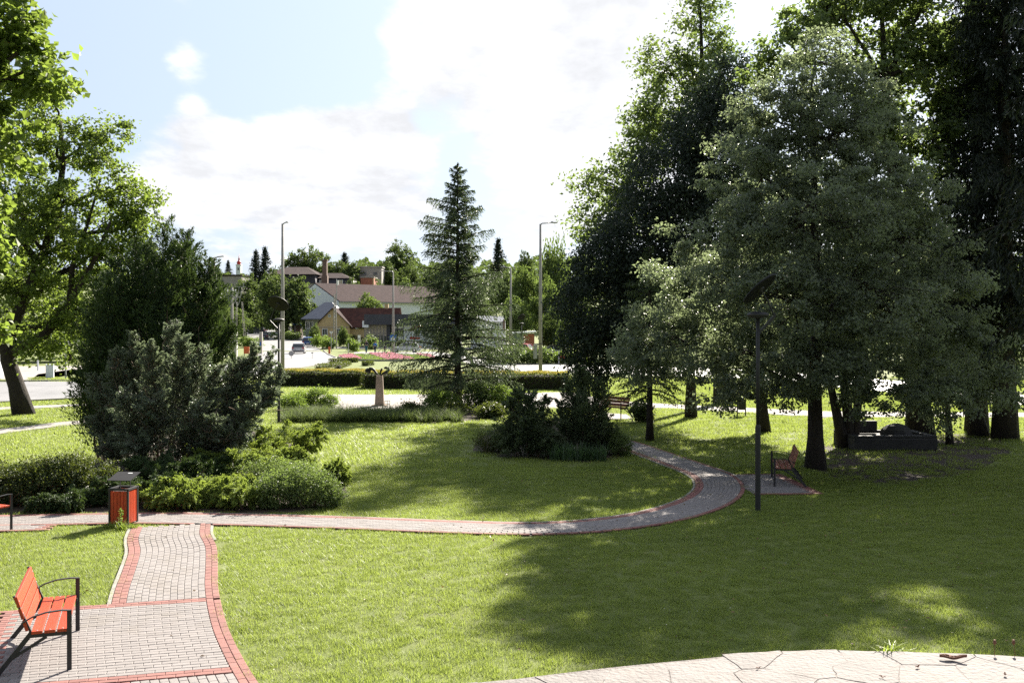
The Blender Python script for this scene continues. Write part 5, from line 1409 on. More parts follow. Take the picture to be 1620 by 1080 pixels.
# brick chimneys
for px, d, w_, top, bot, lab in ((514, 250, 7, 413, 462, 'tall brown brick chimney rising beside the white gable'), (337, 330, 5, 411, 442, 'slim brown chimney above the grey flat block on the left')):
    g = gx(px, d); r = thing('chimney_stack', lab, 'chimney', g)
    kk = d / F; mb = MB()
    mb.box((0, 0, (zpx(436, d) - g.z) / 2), (w_ * kk * 1.35, w_ * kk * 1.35, zpx(436, d) - g.z)); mb.build('base', M['brick_old'], r)
    mb = MB(); mb.box((0, 0, (zpx(top, d) + zpx(436, d)) / 2 - g.z + 0.01), (w_ * kk, w_ * kk, zpx(top, d) - zpx(436, d))); mb.build('shaft', M['brick_old'], r)
    mb = MB(); mb.box((0, 0, zpx(top, d) - g.z + 0.17), (w_ * kk * 1.2, w_ * kk * 1.2, 0.3)); mb.build('cap', M['brick_old'], r)
# grey flat roofed block on the left
d = 310.0; k = d / F; g = gx(360, d)
r = thing('flat_block', 'grey flat roofed block left of the church tower', 'building', g, math.radians(-8))
mb = MB(); mb.box((0, 6, Z(437) / 2 - 1), (46 * k, 12, Z(437) + 2)); mb.build('wall', M['plaster_grey'], r)
mb = MB(); mb.box((0, 6, Z(436) + 0.1), (48 * k, 12.6, 0.4)); mb.build('roof', M['tile_grey'], r)
for x in (-18, -13, -8):
    for y in (446, 455):
        window(r, (x * k, -0.05, Z(y)), 0.8, 1.3, frame='plaster_grey')
# church tower
d = 620.0; k = d / F; g = gx(378, d)
r = thing('church_tower', 'white church tower with a red onion dome on the hill', 'church tower', g)
w_ = 7.4 * k
mb = MB(); mb.box((0, 0, Z(419.5) / 2), (w_, w_, Z(419.5))); mb.build('wall', M['white'], r)
mb = MB(); mb.box((0, 0, Z(419.3)), (w_ * 1.14, w_ * 1.14, 0.5)); mb.build('cornice', M['white'], r)
z0 = Z(419.3) + 0.25
mb = MB(); u = k
mb.lathe([(w_ * 0.55, z0), (w_ * 0.42, z0 + 1.2 * u), (w_ * 0.36, z0 + 1.6 * u), (w_ * 0.48, z0 + 2.6 * u), (w_ * 0.50, z0 + 3.6 * u), (w_ * 0.36, z0 + 5.0 * u), (w_ * 0.17, z0 + 6.4 * u), (w_ * 0.15, z0 + 8.5 * u), (w_ * 0.2, z0 + 9.2 * u), (w_ * 0.09, z0 + 10.5 * u), (0.04, z0 + 17 * u)], 12)
mb.build('onion_dome', M['red_paint'], r, smooth=True)
window(r, (0, -w_ / 2 - 0.05, Z(425.5)), 2.6 * k, 4.2 * k, frame='plaster_grey', mull=0)
# brick house and grey house on the hill
d = 300.0; k = d / F; g = gx(581, d)
r = thing('brick_house', 'red brick flat topped house on the hill left of the street lamp', 'house', g)
mb = MB(); mb.box((0, 4, Z(439) / 2 - 1), (21 * k, 8, Z(439) + 2)); mb.build('wall', M['brick'], r)
mb = MB(); mb.box((0, 4, Z(438.6)), (22 * k, 8.4, 0.25)); mb.build('roof', M['plaster_grey'], r)
mb = MB(); mb.box((9.5 * k, -0.1, Z(447)), (0.3, 0.14, Z(439) - Z(457))); mb.build('downpipe', M['plaster_yellow'], r)
d = 330.0; k = d / F; g = gx(586, d)
r = thing('grey_house', 'grey flat roofed house behind the brick house', 'house', g)
mb = MB(); mb.box((0, 4, Z(423) / 2 - 1), (36 * k, 9, Z(423) + 2)); mb.build('wall', M['plaster_grey'], r)
mb = MB(); mb.box((0, 4, Z(422.4)), (38 * k, 9.4, 0.4)); mb.build('roof', M['plaster_grey'], r)
for x in (-9, 8):
    window(r, (x * k, -0.55, Z(433)), 7 * k, 6 * k, mull=2, frame='plaster_grey')
# modern shop with glass front
d = 168.0; k = d / F; g = gx(640, d)
r = thing('shop_building', 'dark flat roofed shop with a glass front and cream blinds', 'shop', g)
zt0, zt1 = Z(513.5), Z(497)
mb = MB(); mb.box((12 * k, 5.5, (zt0 + zt1) / 2), (150 * k, 12.5, zt1 - zt0)); mb.build('roof_fascia', M['fascia'], r)
mb = MB(); mb.box((12 * k, 8.0, zt0 / 2 - 0.01), (146 * k, 7, zt0 - 0.02)); mb.build('wall', M['fascia'], r)
mb = MB(); mb.box((-25.5 * k, 0.9, zt0 / 2), (5 * k, 1.2, zt0 - 0.01)); mb.build('pillar', M['fascia'], r)
# glass bays left of the pillar: frames, panes and hanging blinds
for i in range(7):
    x = (-62 + i * 5.1) * k
    f = window(r, (x, 0.6, zt0 / 2), 5.0 * k, zt0 - 0.06, frame='plaster_grey', pane='glass', mull=0)
    mb = MB()
    hgt = zt0 * R.uniform(0.42, 0.62); mb.box((0, 0.0, zt0 / 2 - hgt / 2 - 0.12), (4.1 * k, 0.02, hgt)); mb.build('blind', M['blind'], f)
    mb = MB(); mb.box((0, -0.05, 0.4), (5.0 * k - 0.2, 0.08, 0.07)); mb.build('transom', M['plaster_grey'], f)
for x in (-17, -7):
    f = window(r, (x * k, 0.6, zt0 / 2 + 0.35), 9.4 * k, zt0 - 0.8, frame='fascia', pane='glass', mull=0)
    mb = MB(); mb.box((0, -0.03, -zt0 / 2 + 1.05), (8.4 * k, 0.05, 0.62)); mb.build('window_sign', M['sign_white'], f)
    mb = MB(); mb.box((0, -0.03, zt0 / 2 - 0.8), (7.6 * k, 0.05, 0.3)); mb.build('window_sign', M['sign_white'], f)
mb = MB(); mb.box((-4 * k + 26 * k, 0.8, zt0 / 2 - 0.05), (48 * k, 0.6, zt0 - 0.1)); mb.build('white_front', M['white'], r)
mb = MB(); mb.add([(7 * k, 0.45, zt0 * 0.72), (14 * k, 0.45, zt0 * 0.72), (18 * k, 0.45, zt0 * 0.92), (12 * k, 0.45, zt0 * 0.92), (7 * k, 0.40, zt0 * 0.72), (14 * k, 0.40, zt0 * 0.72), (18 * k, 0.40, zt0 * 0.92), (12 * k, 0.40, zt0 * 0.92)], ((0, 1, 2, 3), (7, 6, 5, 4), (0, 4, 5, 1), (1, 5, 6, 2), (2, 6, 7, 3), (3, 7, 4, 0)))
mb.build('red_emblem', M['red_paint'], r)
mb = MB(); mb.box((26 * k, 0.43, zt0 * 0.9), (14 * k, 0.06, 0.35)); mb.build('red_stripe', M['red_paint'], r)
mb = MB(); mb.box((16 * k, 0.43, zt0 * 0.40), (16 * k, 0.06, 0.35)); mb.build('red_stripe', M['red_paint'], r)
for x in (20, 32):
    window(r, (x * k, 0.44, zt0 * 0.6), 0.9, 1.2, frame='white')
mb = MB(); mb.box((-61 * k, -0.2, zt0 + 0.1), (1.0, 1.0, 1.1)); mb.build('roof_box', M['white'], r)
# small white house with a blue grey roof, right of the spruce
d = 160.0; k = d / F; g = gx(770, d)
r = thing('white_house', 'small white house with blue grey roof right of the spruce', 'house', g)
mb = MB(); mb.box((2 * k, 4, Z(509) / 2 - 0.2), (54 * k, 8, Z(509) + 0.4)); mb.build('wall', M['white'], r)
mb = MB(); frustum(mb, (-27 * k, -0.5, 30 * k, 8.5), (-22 * k, 3.0, 25 * k, 5), Z(509) + 0.02, Z(499.5)); mb.build('roof', M['slate_blue'], r)
for x in (16.5, 22):
    window(r, (x * k, -0.05, Z(513)), 0.42, 0.5, mull=0)
window(r, (5 * k, -0.05, Z(528)), 1.1, 1.4)
mb = MB(); mb.box((27.5 * k, -0.2, Z(513)), (0.35, 0.4, Z(505) - Z(521))); mb.build('chimney', M['brick_old'], r)
mb = MB()
for x in (19, 24):
    mb.box((x * k, -0.06, Z(540)), (0.12, 0.1, 2.6))
mb.build('downpipe', M['plaster_grey'], r)
# shed with a pale flat roof
d = 150.0; k = d / F; g = gx(829, d)
r = thing('shed', 'low shed with pale slanted roof behind the red car', 'shed', g)
mb = MB(); mb.box((-9 * k, 2, Z(528) / 2), (16 * k, 4, Z(528))); mb.build('wall', M['plaster_green'], r)
mb = MB(); mb.box((8 * k, 2.2, Z(528) / 2 - 0.02), (17 * k, 3.6, Z(528) - 0.04)); mb.build('wall', M['brick'], r)
mb = MB(); mb.add([(-20 * k, -0.6, Z(528)), (19 * k, -0.6, Z(525.5)), (19 * k, 4.5, Z(525.5)), (-20 * k, 4.5, Z(528)), (-20 * k, -0.6, Z(525.8)), (19 * k, -0.6, Z(523.3)), (19 * k, 4.5, Z(523.3)), (-20 * k, 4.5, Z(525.8))], ((0, 3, 2, 1), (4, 5, 6, 7), (0, 1, 5, 4), (1, 2, 6, 5), (2, 3, 7, 6), (3, 0, 4, 7)))
mb.build('roof', M['white'], r)
# blue topped kiosk by the dark street tree, grey building fragments on the right edge
d = 215.0; k = d / F; g = gx(469, d)
r = thing('kiosk', 'small brown kiosk with a blue roof beside the dark street tree', 'kiosk', g)
mb = MB(); mb.box((0, 1.2, Z(514) / 2), (13 * k, 2.4, Z(514))); mb.build('wall', M['brick_old'], r)
mb = MB(); mb.box((0, 1.2, Z(513) + 0.02), (15 * k, 2.9, 0.25)); mb.build('roof', M['sign_blue'], r)
mb = MB(); mb.box((-2 * k, -0.04, Z(521)), (3 * k, 0.06, 1.6)); mb.build('door', M['plaster_grey'], r)
d = 118.0; k = d / F; g = gx(1610, d)
r = thing('white_hall', 'white low hall glimpsed between branches at the right edge', 'building', g)
mb = MB(); mb.box((0, 6, Z(535) / 2), (140 * k, 12, Z(535))); mb.build('wall', M['plaster_grey'], r)
mb = MB(); frustum(mb, (-74 * k, -1.0, 74 * k, 13), (-70 * k, 1, 70 * k, 11), Z(548), Z(528)); mb.build('roof', M['white'], r)
for x in (-45, -20, 5, 30):
    window(r, (x * k, -0.05, Z(556)), 1.6, 1.3)

# ------------------------------------------------------------------ street lamps, poles, signs
def street_lamp(label, px, py, top, arm, lean=0, double=False):
    g = gp(px, py); d = g.y
    zt = zpx(top, d)
    r = thing('street_lamp', label, 'street lamp', g, 0, 'tall street lamps along the road')
    mb = MB(); mb.tube([(0, 0, -0.05), (0, 0, zt * 0.5), (0, 0, zt)], [0.13 * d / 80 + 0.03, 0.12 + 0.02, 0.085], 10); mb.build('pole', M['concrete'], r, smooth=True)
    ax = arm * d / F
    s = 1 if ax > 0 else -1
    mb = MB(); mb.tube([(0, 0, zt - 0.05), (0.15 * s, 0, zt + 0.06), (ax * 0.62, 0, zt + 0.10)], [0.06, 0.05, 0.045], 7); mb.build('arm', M['steel_grey'], r, smooth=True)
    mb = MB(); mb.box((ax * 0.80, 0, zt + 0.12), (abs(ax) * 0.40, 0.26, 0.09)); mb.box((ax * 0.68, 0, zt + 0.18), (abs(ax) * 0.14, 0.18, 0.06)); h = mb.build('lamp_head', M['steel_grey'], r, bevel=0.02)
    mb = MB(); mb.box((ax * 0.84, 0, zt + 0.066), (abs(ax) * 0.24, 0.2, 0.014)); mb.build('lens', M['lamp_clear'], h)
    return r
street_lamp('tall street lamp pole behind the left solar lamp', 447, 590, 354, 9)
rB = street_lamp('tall street lamp with a box on its pole right of the spruce', 855, 590, 354.5, 27)
mb = MB(); mb.box((-0.42, -0.05, 1.75), (0.30, 0.3, 1.15)); mb.box((-0.2, 0, 1.5), (0.16, 0.06, 0.05)); mb.box((-0.2, 0, 2.1), (0.16, 0.06, 0.05)); mb.build('switch_box', M['steel_grey'], rB)
mb = MB()
for z_ in (1.15, 2.35):
    mb.lathe([(0.165, z_), (0.165, z_ + 0.05)], 12)
mb.build('band', M['steel_black'], rB)
rC = street_lamp('street lamp carrying the blue crossing sign before the shop', 622, 560.5, 430, -22)
street_lamp('street lamp half hidden by the right side of the spruce', 808, 569, 424, -16)
# crossing sign on lamp C
g = gp(622, 560.5); d = g.y
s = thing('crossing_sign', 'blue square pedestrian crossing sign with white triangle on the lamp pole', 'road sign', (g.x, g.y - 0.22, zpx(534.5, d)))
w_ = 10.0 * d / F
mb = MB(); mb.box((0, 0, 0), (w_, 0.03, w_)); mb.build('plate', M['sign_blue'], s)
mb = MB(); a = w_ * 0.40
mb.add([(-a, -0.022, -a * 0.75), (a, -0.022, -a * 0.75), (0, -0.022, a * 0.85), (-a, -0.017, -a * 0.75), (a, -0.017, -a * 0.75), (0, -0.017, a * 0.85)], ((0, 1, 2), (5, 4, 3), (0, 3, 4, 1), (1, 4, 5, 2), (2, 5, 3, 0))); mb.build('triangle', M['sign_white'], s)
mb = MB(); q = w_ * 0.034
for p0, p1, th in (((0.0, 4.2), (0.2, 0.2), 2.0), ((0.2, 0.4), (-2.2, -4.6), 1.3), ((0.2, 0.4), (2.4, -4.6), 1.3), ((0.0, 3.6), (-2.2, 1.0), 1.0), ((0.0, 3.6), (2.2, 1.4), 1.0)):
    mb.bar((p0[0] * q, -0.026, p0[1] * q), (p1[0] * q, -0.026, p1[1] * q), th * q, 0.004, up=(0, 1, 0))
mb.lathe([(1.15 * q, 0), (1.15 * q, 0.004)], 10, c=(0.0, -0.024, 5.6 * q), M=Matrix.Rotation(math.radians(90), 3, 'X'))
mb.build('walker_figure', M['black'], s)
mb = MB(); mb.box((0, -0.0, -w_ * 0.56), (w_, 0.028, w_ * 0.08)); mb.build('lower_rim', M['sign_blue'], s)
# left lamp with arm above the juniper
d = 92.0; g = gx(330, d); zt = zpx(410, d)
r = thing('street_lamp', 'street lamp with a rising arm above the tall dark juniper', 'street lamp', g, 0, 'tall street lamps along the road')
mb = MB(); mb.tube([(0, 0, -0.05), (0, 0, zt)], [0.12, 0.07], 9); mb.build('pole', M['steel_grey'], r, smooth=True)
mb = MB(); mb.tube([(0, 0, zt - 0.1), (0.12, 0, zt + 0.08), (0.85, 0, zt + 0.20)], 0.04, 7); mb.build('arm', M['steel_grey'], r, smooth=True)
mb = MB(); mb.box((1.1, 0, zt + 0.24), (0.62, 0.24, 0.10), rot=Matrix.Rotation(-0.12, 3, 'Y')); mb.build('lamp_head', M['steel_grey'], r, bevel=0.02)
# wire pole with cross arms, insulators, hanging cables and its own lamp arm
d = 150.0; k = d / F; g = gx(367, d)
r = thing('utility_pole', 'grey utility pole with cross arms and looping cables', 'utility pole', g)
zt = zpx(455, d)
mb = MB(); mb.tube([(0, 0, -0.05), (0, 0, zt)], [0.24, 0.17], 9); mb.build('pole', M['concrete'], r, smooth=True)
mb = MB()
mb.bar((0, 0, zt), (0, 0, zt + 0.0 + 0.2), 0.1, 0.1); mb.bar((0, 0, zt + 0.15), (21 * k, 0, zt + 0.15), 0.07, 0.07); mb.build('lamp_arm', M['steel_grey'], r)
mb = MB()
for zz_, w_ in ((462, 9), (470, 10)):
    mb.box((-0.2, -0.22, zpx(zz_, d)), (2 * w_ * k, 0.12, 0.14))
mb.build('cross_arm', M['steel_grey'], r)
mb = MB()
for zz_, w_ in ((462, 9), (470, 10)):
    for q in (-1, -0.5, 0.5, 1):
        mb.lathe([(0.05, 0), (0.10, 0.08), (0.07, 0.16), (0.10, 0.22), (0.05, 0.34)], 8, c=(-0.2 + q * (w_ - 0.6) * k, -0.22, zpx(zz_, d) + 0.07))
mb.build('insulator', M['sign_white'], r)
mb = MB()
for i in range(7):
    x0 = (-8 + i * 2.7) * k; x1 = x0 + 5.5 * k + 0.12 * i
    z0 = zpx(464 + (i % 2) * 6, d); sag = 1.3 + 0.25 * (i % 3)
    mb.tube([(x0 + (x1 - x0) * t_, -0.3 - 0.1 * i * t_, z0 - sag * 4 * t_ * (1 - t_) + (0.25 * i * t_)) for t_ in np.linspace(0, 1, 8)], 0.045, 5)
mb.build('cable', M['steel_grey'], r)
for px, px2, lab in ((375, 372, 'thin lattice mast right behind the utility pole'), (383, 388, 'thin slanting lattice mast right of the utility pole')):
    r = thing('lattice_mast', lab, 'mast', gx(px2, 165)); kk = 165 / F
    mb = MB(); a = (px - px2) * kk
    for s in (-1, 1):
        mb.bar((s * 0.16, 0, 0), (a + s * 0.08, 0, zpx(480, 165)), 0.06, 0.06)
    for i in range(9):
        z_ = i * zpx(480, 165) / 9; z2 = (i + 1) * zpx(480, 165) / 9; f0, f1 = i / 9, (i + 1) / 9
        s = -1 if i % 2 else 1
        mb.bar((a * f0 - s * 0.15 * (1 - f0 * 0.5), 0, z_), (a * f1 + s * 0.15 * (1 - f1 * 0.5), 0, z2), 0.04, 0.04)
    mb.build('lattice', M['concrete'], r)
d = 160.0; g = gx(530, d); kk = d / F
r = thing('concrete_pole', 'concrete lattice pole standing before the cream gable', 'utility pole', g)
mb = MB()
for s in (-1, 1):
    mb.bar((s * 0.24, 0, -0.05), (s * 0.12, 0, zpx(467, d)), 0.10, 0.16)
mb.build('rail', M['concrete'], r)
mb = MB()
for i in range(15):
    z_ = 0.5 + i * (zpx(467, d) - 0.6) / 15
    mb.box((0, 0, z_), (0.36 - 0.012 * i, 0.12, 0.12))
mb.build('rung', M['concrete'], r)
mb = MB(); mb.tube([(0.25, 0, zpx(469, d) - 0.6), (0.25, 0, zpx(443, d))], 0.06, 7); mb.build('mast', M['steel_grey'], r)
mb = MB(); mb.box((0.42, 0, zpx(449, d)), (0.3, 0.2, 0.7)); mb.build('antenna_box', M['sign_white'], r)
# pale thin poles
for px, d, top, lab in ((524, 150, 524, 'thin pale sign post left of the lattice pole'), (478, 195, 517, 'slim slanted grey post by the blue car'), (621, 172, 457, 'slender white flag pole behind the crossing sign lamp'), (551, 140, 543, 'short dark post beside the grassy bush')):
    g = gx(px, d); r = thing('post', lab, 'post', g)
    mb = MB(); mb.tube([(0, 0, -0.05), (0, 0, zpx(top, d) - g.z)], 0.06, 7); mb.build('pole', M['steel_grey'], r)
    if top == 524:
        mb = MB(); mb.add([(-0.28, -0.02, zpx(top, d) - g.z), (0.28, -0.02, zpx(top, d) - g.z), (0, -0.02, zpx(530, d) - g.z), (-0.28, 0.02, zpx(top, d) - g.z), (0.28, 0.02, zpx(top, d) - g.z), (0, 0.02, zpx(530, d) - g.z)], ((0, 1, 2), (5, 4, 3), (0, 3, 4, 1), (1, 4, 5, 2), (2, 5, 3, 0))); mb.build('sign_plate', M['sign_white'], r)
g = gp(461, 567); r = thing('round_sign', 'round pale sign seen from behind beside the street', 'road sign', g); kk = g.y / F
mb = MB(); mb.tube([(0, 0, 0), (0, 0, 6 * kk)], 0.03, 6); mb.build('post', M['steel_grey'], r)
mb = MB(); mb.lathe([(4.1 * kk, -0.02), (4.1 * kk, 0.02)], 18, c=(0, -0.06, 8 * kk), M=Matrix.Rotation(math.radians(90), 3, 'X')); mb.build('sign_plate', M['steel_grey'], r)
g = gp(494, 567); r = thing('small_sign', 'small green topped marker at the street mouth', 'marker', g)
mb = MB(); mb.tube([(0, 0, 0), (0, 0, 0.62)], 0.025, 6); mb.build('post', M['steel_grey'], r)
mb = MB(); mb.box((0, 0, 0.68), (0.24, 0.03, 0.12)); mb.build('sign_plate', M['plaster_green'], r)
g = gp(521, 561); r = thing('marker_post', 'orange marker board on the street corner kerb', 'marker', g)
mb = MB(); mb.box((0, 0, 0.6), (0.26, 0.06, 0.95)); mb.build('board', M['orange_paint'], r)
mb = MB(); mb.tube([(0, 0, 0), (0, 0, 0.14)], 0.04, 6); mb.build('foot', M['steel_grey'], r)
r = thing('notice_board', 'white notice board with a dark spot by the walking people', 'sign', gx(568, 152)); kk = 152 / F
mb = MB(); mb.tube([(0, 0, 0), (0, 0, 0.9)], 0.05, 6); mb.build('post', M['steel_grey'], r)
mb = MB(); mb.box((0, 0, 1.65), (3.8 * kk, 0.08, 1.5)); mb.build('sign_plate', M['sign_white'], r)
mb = MB(); mb.lathe([(0.11, 0), (0.11, 0.02)], 10, c=(0, -0.041, 1.85), M=Matrix.Rotation(math.radians(90), 3, 'X')); mb.build('dark_spot', M['black'], r)
# things on the left roadside
r = thing('transformer_box', 'grey white transformer cabinet on legs under the wire pole', 'cabinet', gx(366, 122)); kk = 122 / F
mb = MB(); mb.box((-3 * kk, 0, 30 * kk * 0.78), (14 * kk, 0.9, 15 * kk)); mb.build('cabinet', M['render_pale'], r)
mb = MB(); mb.box((7 * kk, 0, 1.8), (4.5 * kk, 0.5, 3.9)); mb.build('pillar', M['render_pale'], r)
mb = MB()
for x in (-8, -1):
    mb.box((x * kk, 0, 0.55), (0.2, 0.3, 1.4))
mb.build('leg', M['steel_grey'], r)
r = thing('poster_column', 'slim grey column with a coloured notice beside the street', 'column', gx(413, 138)); kk = 138 / F
mb = MB(); mb.box((0, 0, 1.5), (4.2 * kk, 0.4, 3.0)); mb.build('column', M['plaster_grey'], r)
mb = MB(); mb.box((-0.05, -0.215, 1.2), (2.2 * kk, 0.02, 0.9)); mb.build('notice', M['sign_blue'], r)
r = thing('planter_bench', 'orange bench back beside the bright hedge block', 'bench', gx(390, 128)); kk = 128 / F
mb = MB(); mb.box((0, 0, 0.75), (8.5 * kk, 0.12, 0.9)); mb.build('backrest', M['orange_paint'], r)
mb = MB()
for s in (-1, 1):
    mb.box((s * 3.6 * kk, 0.05, 0.2), (0.08, 0.08, 0.5))
mb.build('leg', M['steel_black'], r)
r = thing('stone_planter', 'brownish stone planter right of the orange bench back', 'planter', gx(402, 132)); kk = 132 / F
mb = MB(); mb.box((0, 0, 0.55), (10 * kk, 0.8, 1.1)); mb.build('planter', M['brick_old'], r, bevel=0.04)
mb = MB(); mb.box((0, 0, 1.14), (11 * kk, 0.9, 0.12)); mb.build('rim', M['plaster_grey'], r)
g = gp(79, 598); r = thing('utility_cabinet', 'white electric cabinet on the verge across the left road', 'cabinet', g, 0.35); kk = g.y / F
mb = MB(); mb.box((0, 0, 0.5), (11.5 * kk, 0.45, 0.92)); mb.build('cabinet', M['white'], r)
mb = MB(); mb.box((0, 0, 0.985), (12.2 * kk, 0.5, 0.05)); mb.build('lid', M['white'], r)
mb = MB(); mb.box((0, 0, 0.02), (11 * kk, 0.42, 0.05)); mb.build('plinth', M['concrete'], r)
g = gp(60, 586); r = thing('bollard', 'thin white bollard at the driveway across the left road', 'bollard', g)
mb = MB(); mb.tube([(0, 0, 0), (0, 0, 0.98)], 0.075, 9); mb.lathe([(0.085, 0.98), (0.06, 1.03)], 9); mb.build('post', M['white'], r)
g = gp(104, 599); r = thing('post', 'slim sign post beside the white cabinet', 'post', g)
mb = MB(); mb.tube([(0, 0, 0), (0, 0, 2.6)], 0.055, 8); mb.build('pole', M['steel_grey'], r)
mb = MB(); mb.box((0, -0.06, 2.5), (0.5, 0.03, 0.5)); mb.build('sign_plate', M['steel_grey'], r)
g = gp(-6, 597); r = thing('gate_pillar', 'white gate pillar at the left edge', 'pillar', g)
mb = MB(); mb.box((0, 0, 0.8), (0.75, 0.6, 1.6)); mb.build('shaft', M['white'], r)
mb = MB(); mb.box((0, 0, 1.64), (0.86, 0.7, 0.08)); mb.build('cap', M['white'], r)
# low red barrier and post right of the lamp
r = thing('barrier', 'low red barrier rail beyond the right hand road', 'barrier', gx(889, 101)); kk = 101 / F
mb = MB(); mb.box((0, 0, 0.72), (13 * kk, 0.05, 0.22)); mb.build('rail', M['red_paint'], r)
mb = MB()
for s in (-5, 5):
    mb.box((s * kk, 0.04, 0.36), (0.07, 0.03, 0.8))
mb.build('post', M['steel_grey'], r)
r = thing('post', 'short grey post in front of the low red barrier', 'post', gx(884, 99)); kk = 99 / F
mb = MB(); mb.tube([(0, 0, 0), (0, 0, 1.5)], 0.055, 7); mb.build('pole', M['steel_grey'], r)

# ------------------------------------------------------------------ cars
def car(label, px, d, rot, paint, L=4.1, H=1.47, Wc=1.72, name='parked_car', group='cars in the street'):
    r = thing(name, label, 'car', gx(px, d), rot, group)
    # side profile, x forward; lower body
    h = H
    low = [(-L / 2, 0.38), (-L / 2 + 0.02, 0.62), (-L / 2 + 0.10, 0.88), (-L * 0.2, 0.92), (L * 0.17, 0.90), (L * 0.40, 0.78), (L / 2 - 0.04, 0.62), (L / 2, 0.40), (L / 2 - 0.08, 0.22), (-L / 2 + 0.08, 0.22)]
    V = []
    for y, sx in ((-Wc / 2, 0.965), (-Wc / 2 + 0.09, 1.0), (Wc / 2 - 0.09, 1.0), (Wc / 2, 0.965)):
        edge_ = abs(y) > Wc / 2 - 0.05
        V.append([(x * sx, y, z - (0.03 if edge_ and z > 0.7 else 0)) for x, z in low])
    n = len(low); vs = [p for ring in V for p in ring]
    fs = [(j * n + i, j * n + (i + 1) % n, (j + 1) * n + (i + 1) % n, (j + 1) * n + i) for j in range(3) for i in range(n)] + [tuple(range(n - 1, -1, -1)), tuple(range(3 * n, 4 * n))]
    mb = MB(); mb.add(vs, fs)
    # roof and pillars
    rf = [(-L * 0.40, h - 0.10), (-L * 0.30, h - 0.02), (-L * 0.1, h), (L * 0.06, h - 0.04)]
    wr = Wc / 2 - 0.22
    vs = [(x, -wr, z) for x, z in rf] + [(x, wr, z) for x, z in rf] + [(x, -wr, z - 0.06) for x, z in rf] + [(x, wr, z - 0.06) for x, z in rf]
    fs = [(i, i + 1, 5 + i, 4 + i) for i in range(3)] + [(8 + i, 12 + i, 13 + i, 9 + i) for i in range(3)] + [(i, 8 + i, 9 + i, i + 1) for i in range(3)] + [(4 + i, 5 + i, 13 + i, 12 + i) for i in range(3)] + [(0, 4, 12, 8), (3, 11, 15, 7)]
    mb.add(vs, fs)
    for s in (-1, 1):
        for a, b in (((L * 0.20, 0.89), (L * 0.06, h - 0.06)), ((-L * 0.06, 0.91), (-L * 0.07, h - 0.04)), ((-L * 0.455, 0.88), (-L * 0.39, h - 0.11))):
            mb.bar((a[0], s * (Wc / 2 - 0.07), a[1]), (b[0], s * (wr - 0.01), b[1]), 0.07, 0.09)
    mb.build('body', M[paint], r, smooth=False)
    g_ = MB(); q = Wc / 2 - 0.09
    gl = [(-L * 0.47, 0.90), (L * 0.205, 0.89), (L * 0.055, h - 0.07), (-L * 0.395, h - 0.11)]
    g_.add([(x, -(q if i < 2 else wr - 0.02), z) for i, (x, z) in enumerate(gl)] + [(x, (q if i < 2 else wr - 0.02), z) for i, (x, z) in enumerate(gl)], [(3, 2, 1, 0), (4, 5, 6, 7), (0, 1, 5, 4), (1, 2, 6, 5), (2, 3, 7, 6), (3, 0, 4, 7)])
    g_.build('window', M['glass'], r)
    for x in (-L * 0.30, L * 0.31):
        for s in (-1, 1):
            w = MB(); w.lathe([(0.20, -0.09), (0.29, -0.09), (0.31, -0.05), (0.31, 0.05), (0.29, 0.09), (0.20, 0.09)], 16, M=Matrix.Rotation(math.radians(90), 3, 'X'))
            t_ = w.build('wheel', M['rubber'], r, (x, s * (Wc / 2 - 0.085), 0.31))
            w = MB(); w.lathe([(0.05, -0.10), (0.2, -0.098), (0.2, 0.098), (0.05, 0.10)], 14, M=Matrix.Rotation(math.radians(90), 3, 'X')); w.build('rim', M['alloy'], t_)
    for s in (-1, 1):
        mb = MB(); mb.box((L / 2 - 0.16, s * (Wc / 2 - 0.28), 0.64), (0.26, 0.34, 0.14)); mb.build('headlight', M['lamp_clear'], r)
        mb = MB(); mb.box((-L / 2 + 0.075, s * (Wc / 2 - 0.17), 0.80), (0.10, 0.20, 0.20)); mb.build('tail_light', M['lamp_red'], r)
        mb = MB(); mb.box((L * 0.15, s * (Wc / 2 + 0.06), 0.95), (0.12, 0.18, 0.12)); mb.build('mirror', M[paint], r)
    mb = MB(); mb.box((-L / 2 - 0.012, 0, 0.55), (0.03, 0.5, 0.11)); mb.build('number_plate', M['sign_white'], r)
    mb = MB(); mb.box((-L / 2 + 0.02, 0, 0.36), (0.12, Wc - 0.2, 0.10)); mb.box((L / 2 - 0.02, 0, 0.34), (0.10, Wc - 0.2, 0.10)); mb.build('bumper', M['black'], r)
    return r
car('silver hatchback driving away up the street', 473, 140, math.radians(98), 'car_silver', 3.9, 1.5, 1.72, 'moving_car')
car('blue car just ahead of the silver hatchback', 487, 170, math.radians(100), 'car_blue', 4.2, 1.6, 1.75, 'moving_car')
car('black car parked on the left side up the street', 418, 205, math.radians(100), 'car_black', 4.2, 1.5)
car('dark blue car parked sideways under the trees up the street', 406, 232, math.radians(176), 'car_navy', 4.3, 1.5)
car('pale silver car parked sideways in front of the shop', 642, 146, math.radians(178), 'car_white', 4.3, 1.45)
car('red car parked beside the right hand solar lamp', 834, 128, math.radians(-28), 'car_red', 3.9, 1.58)
car('silver grey car parked left of the red car', 812, 133, math.radians(-20), 'car_silver', 4.3, 1.45)
car('white car half hidden behind the tall right lamp post', 874, 128, math.radians(170), 'car_white', 4.1, 1.45)

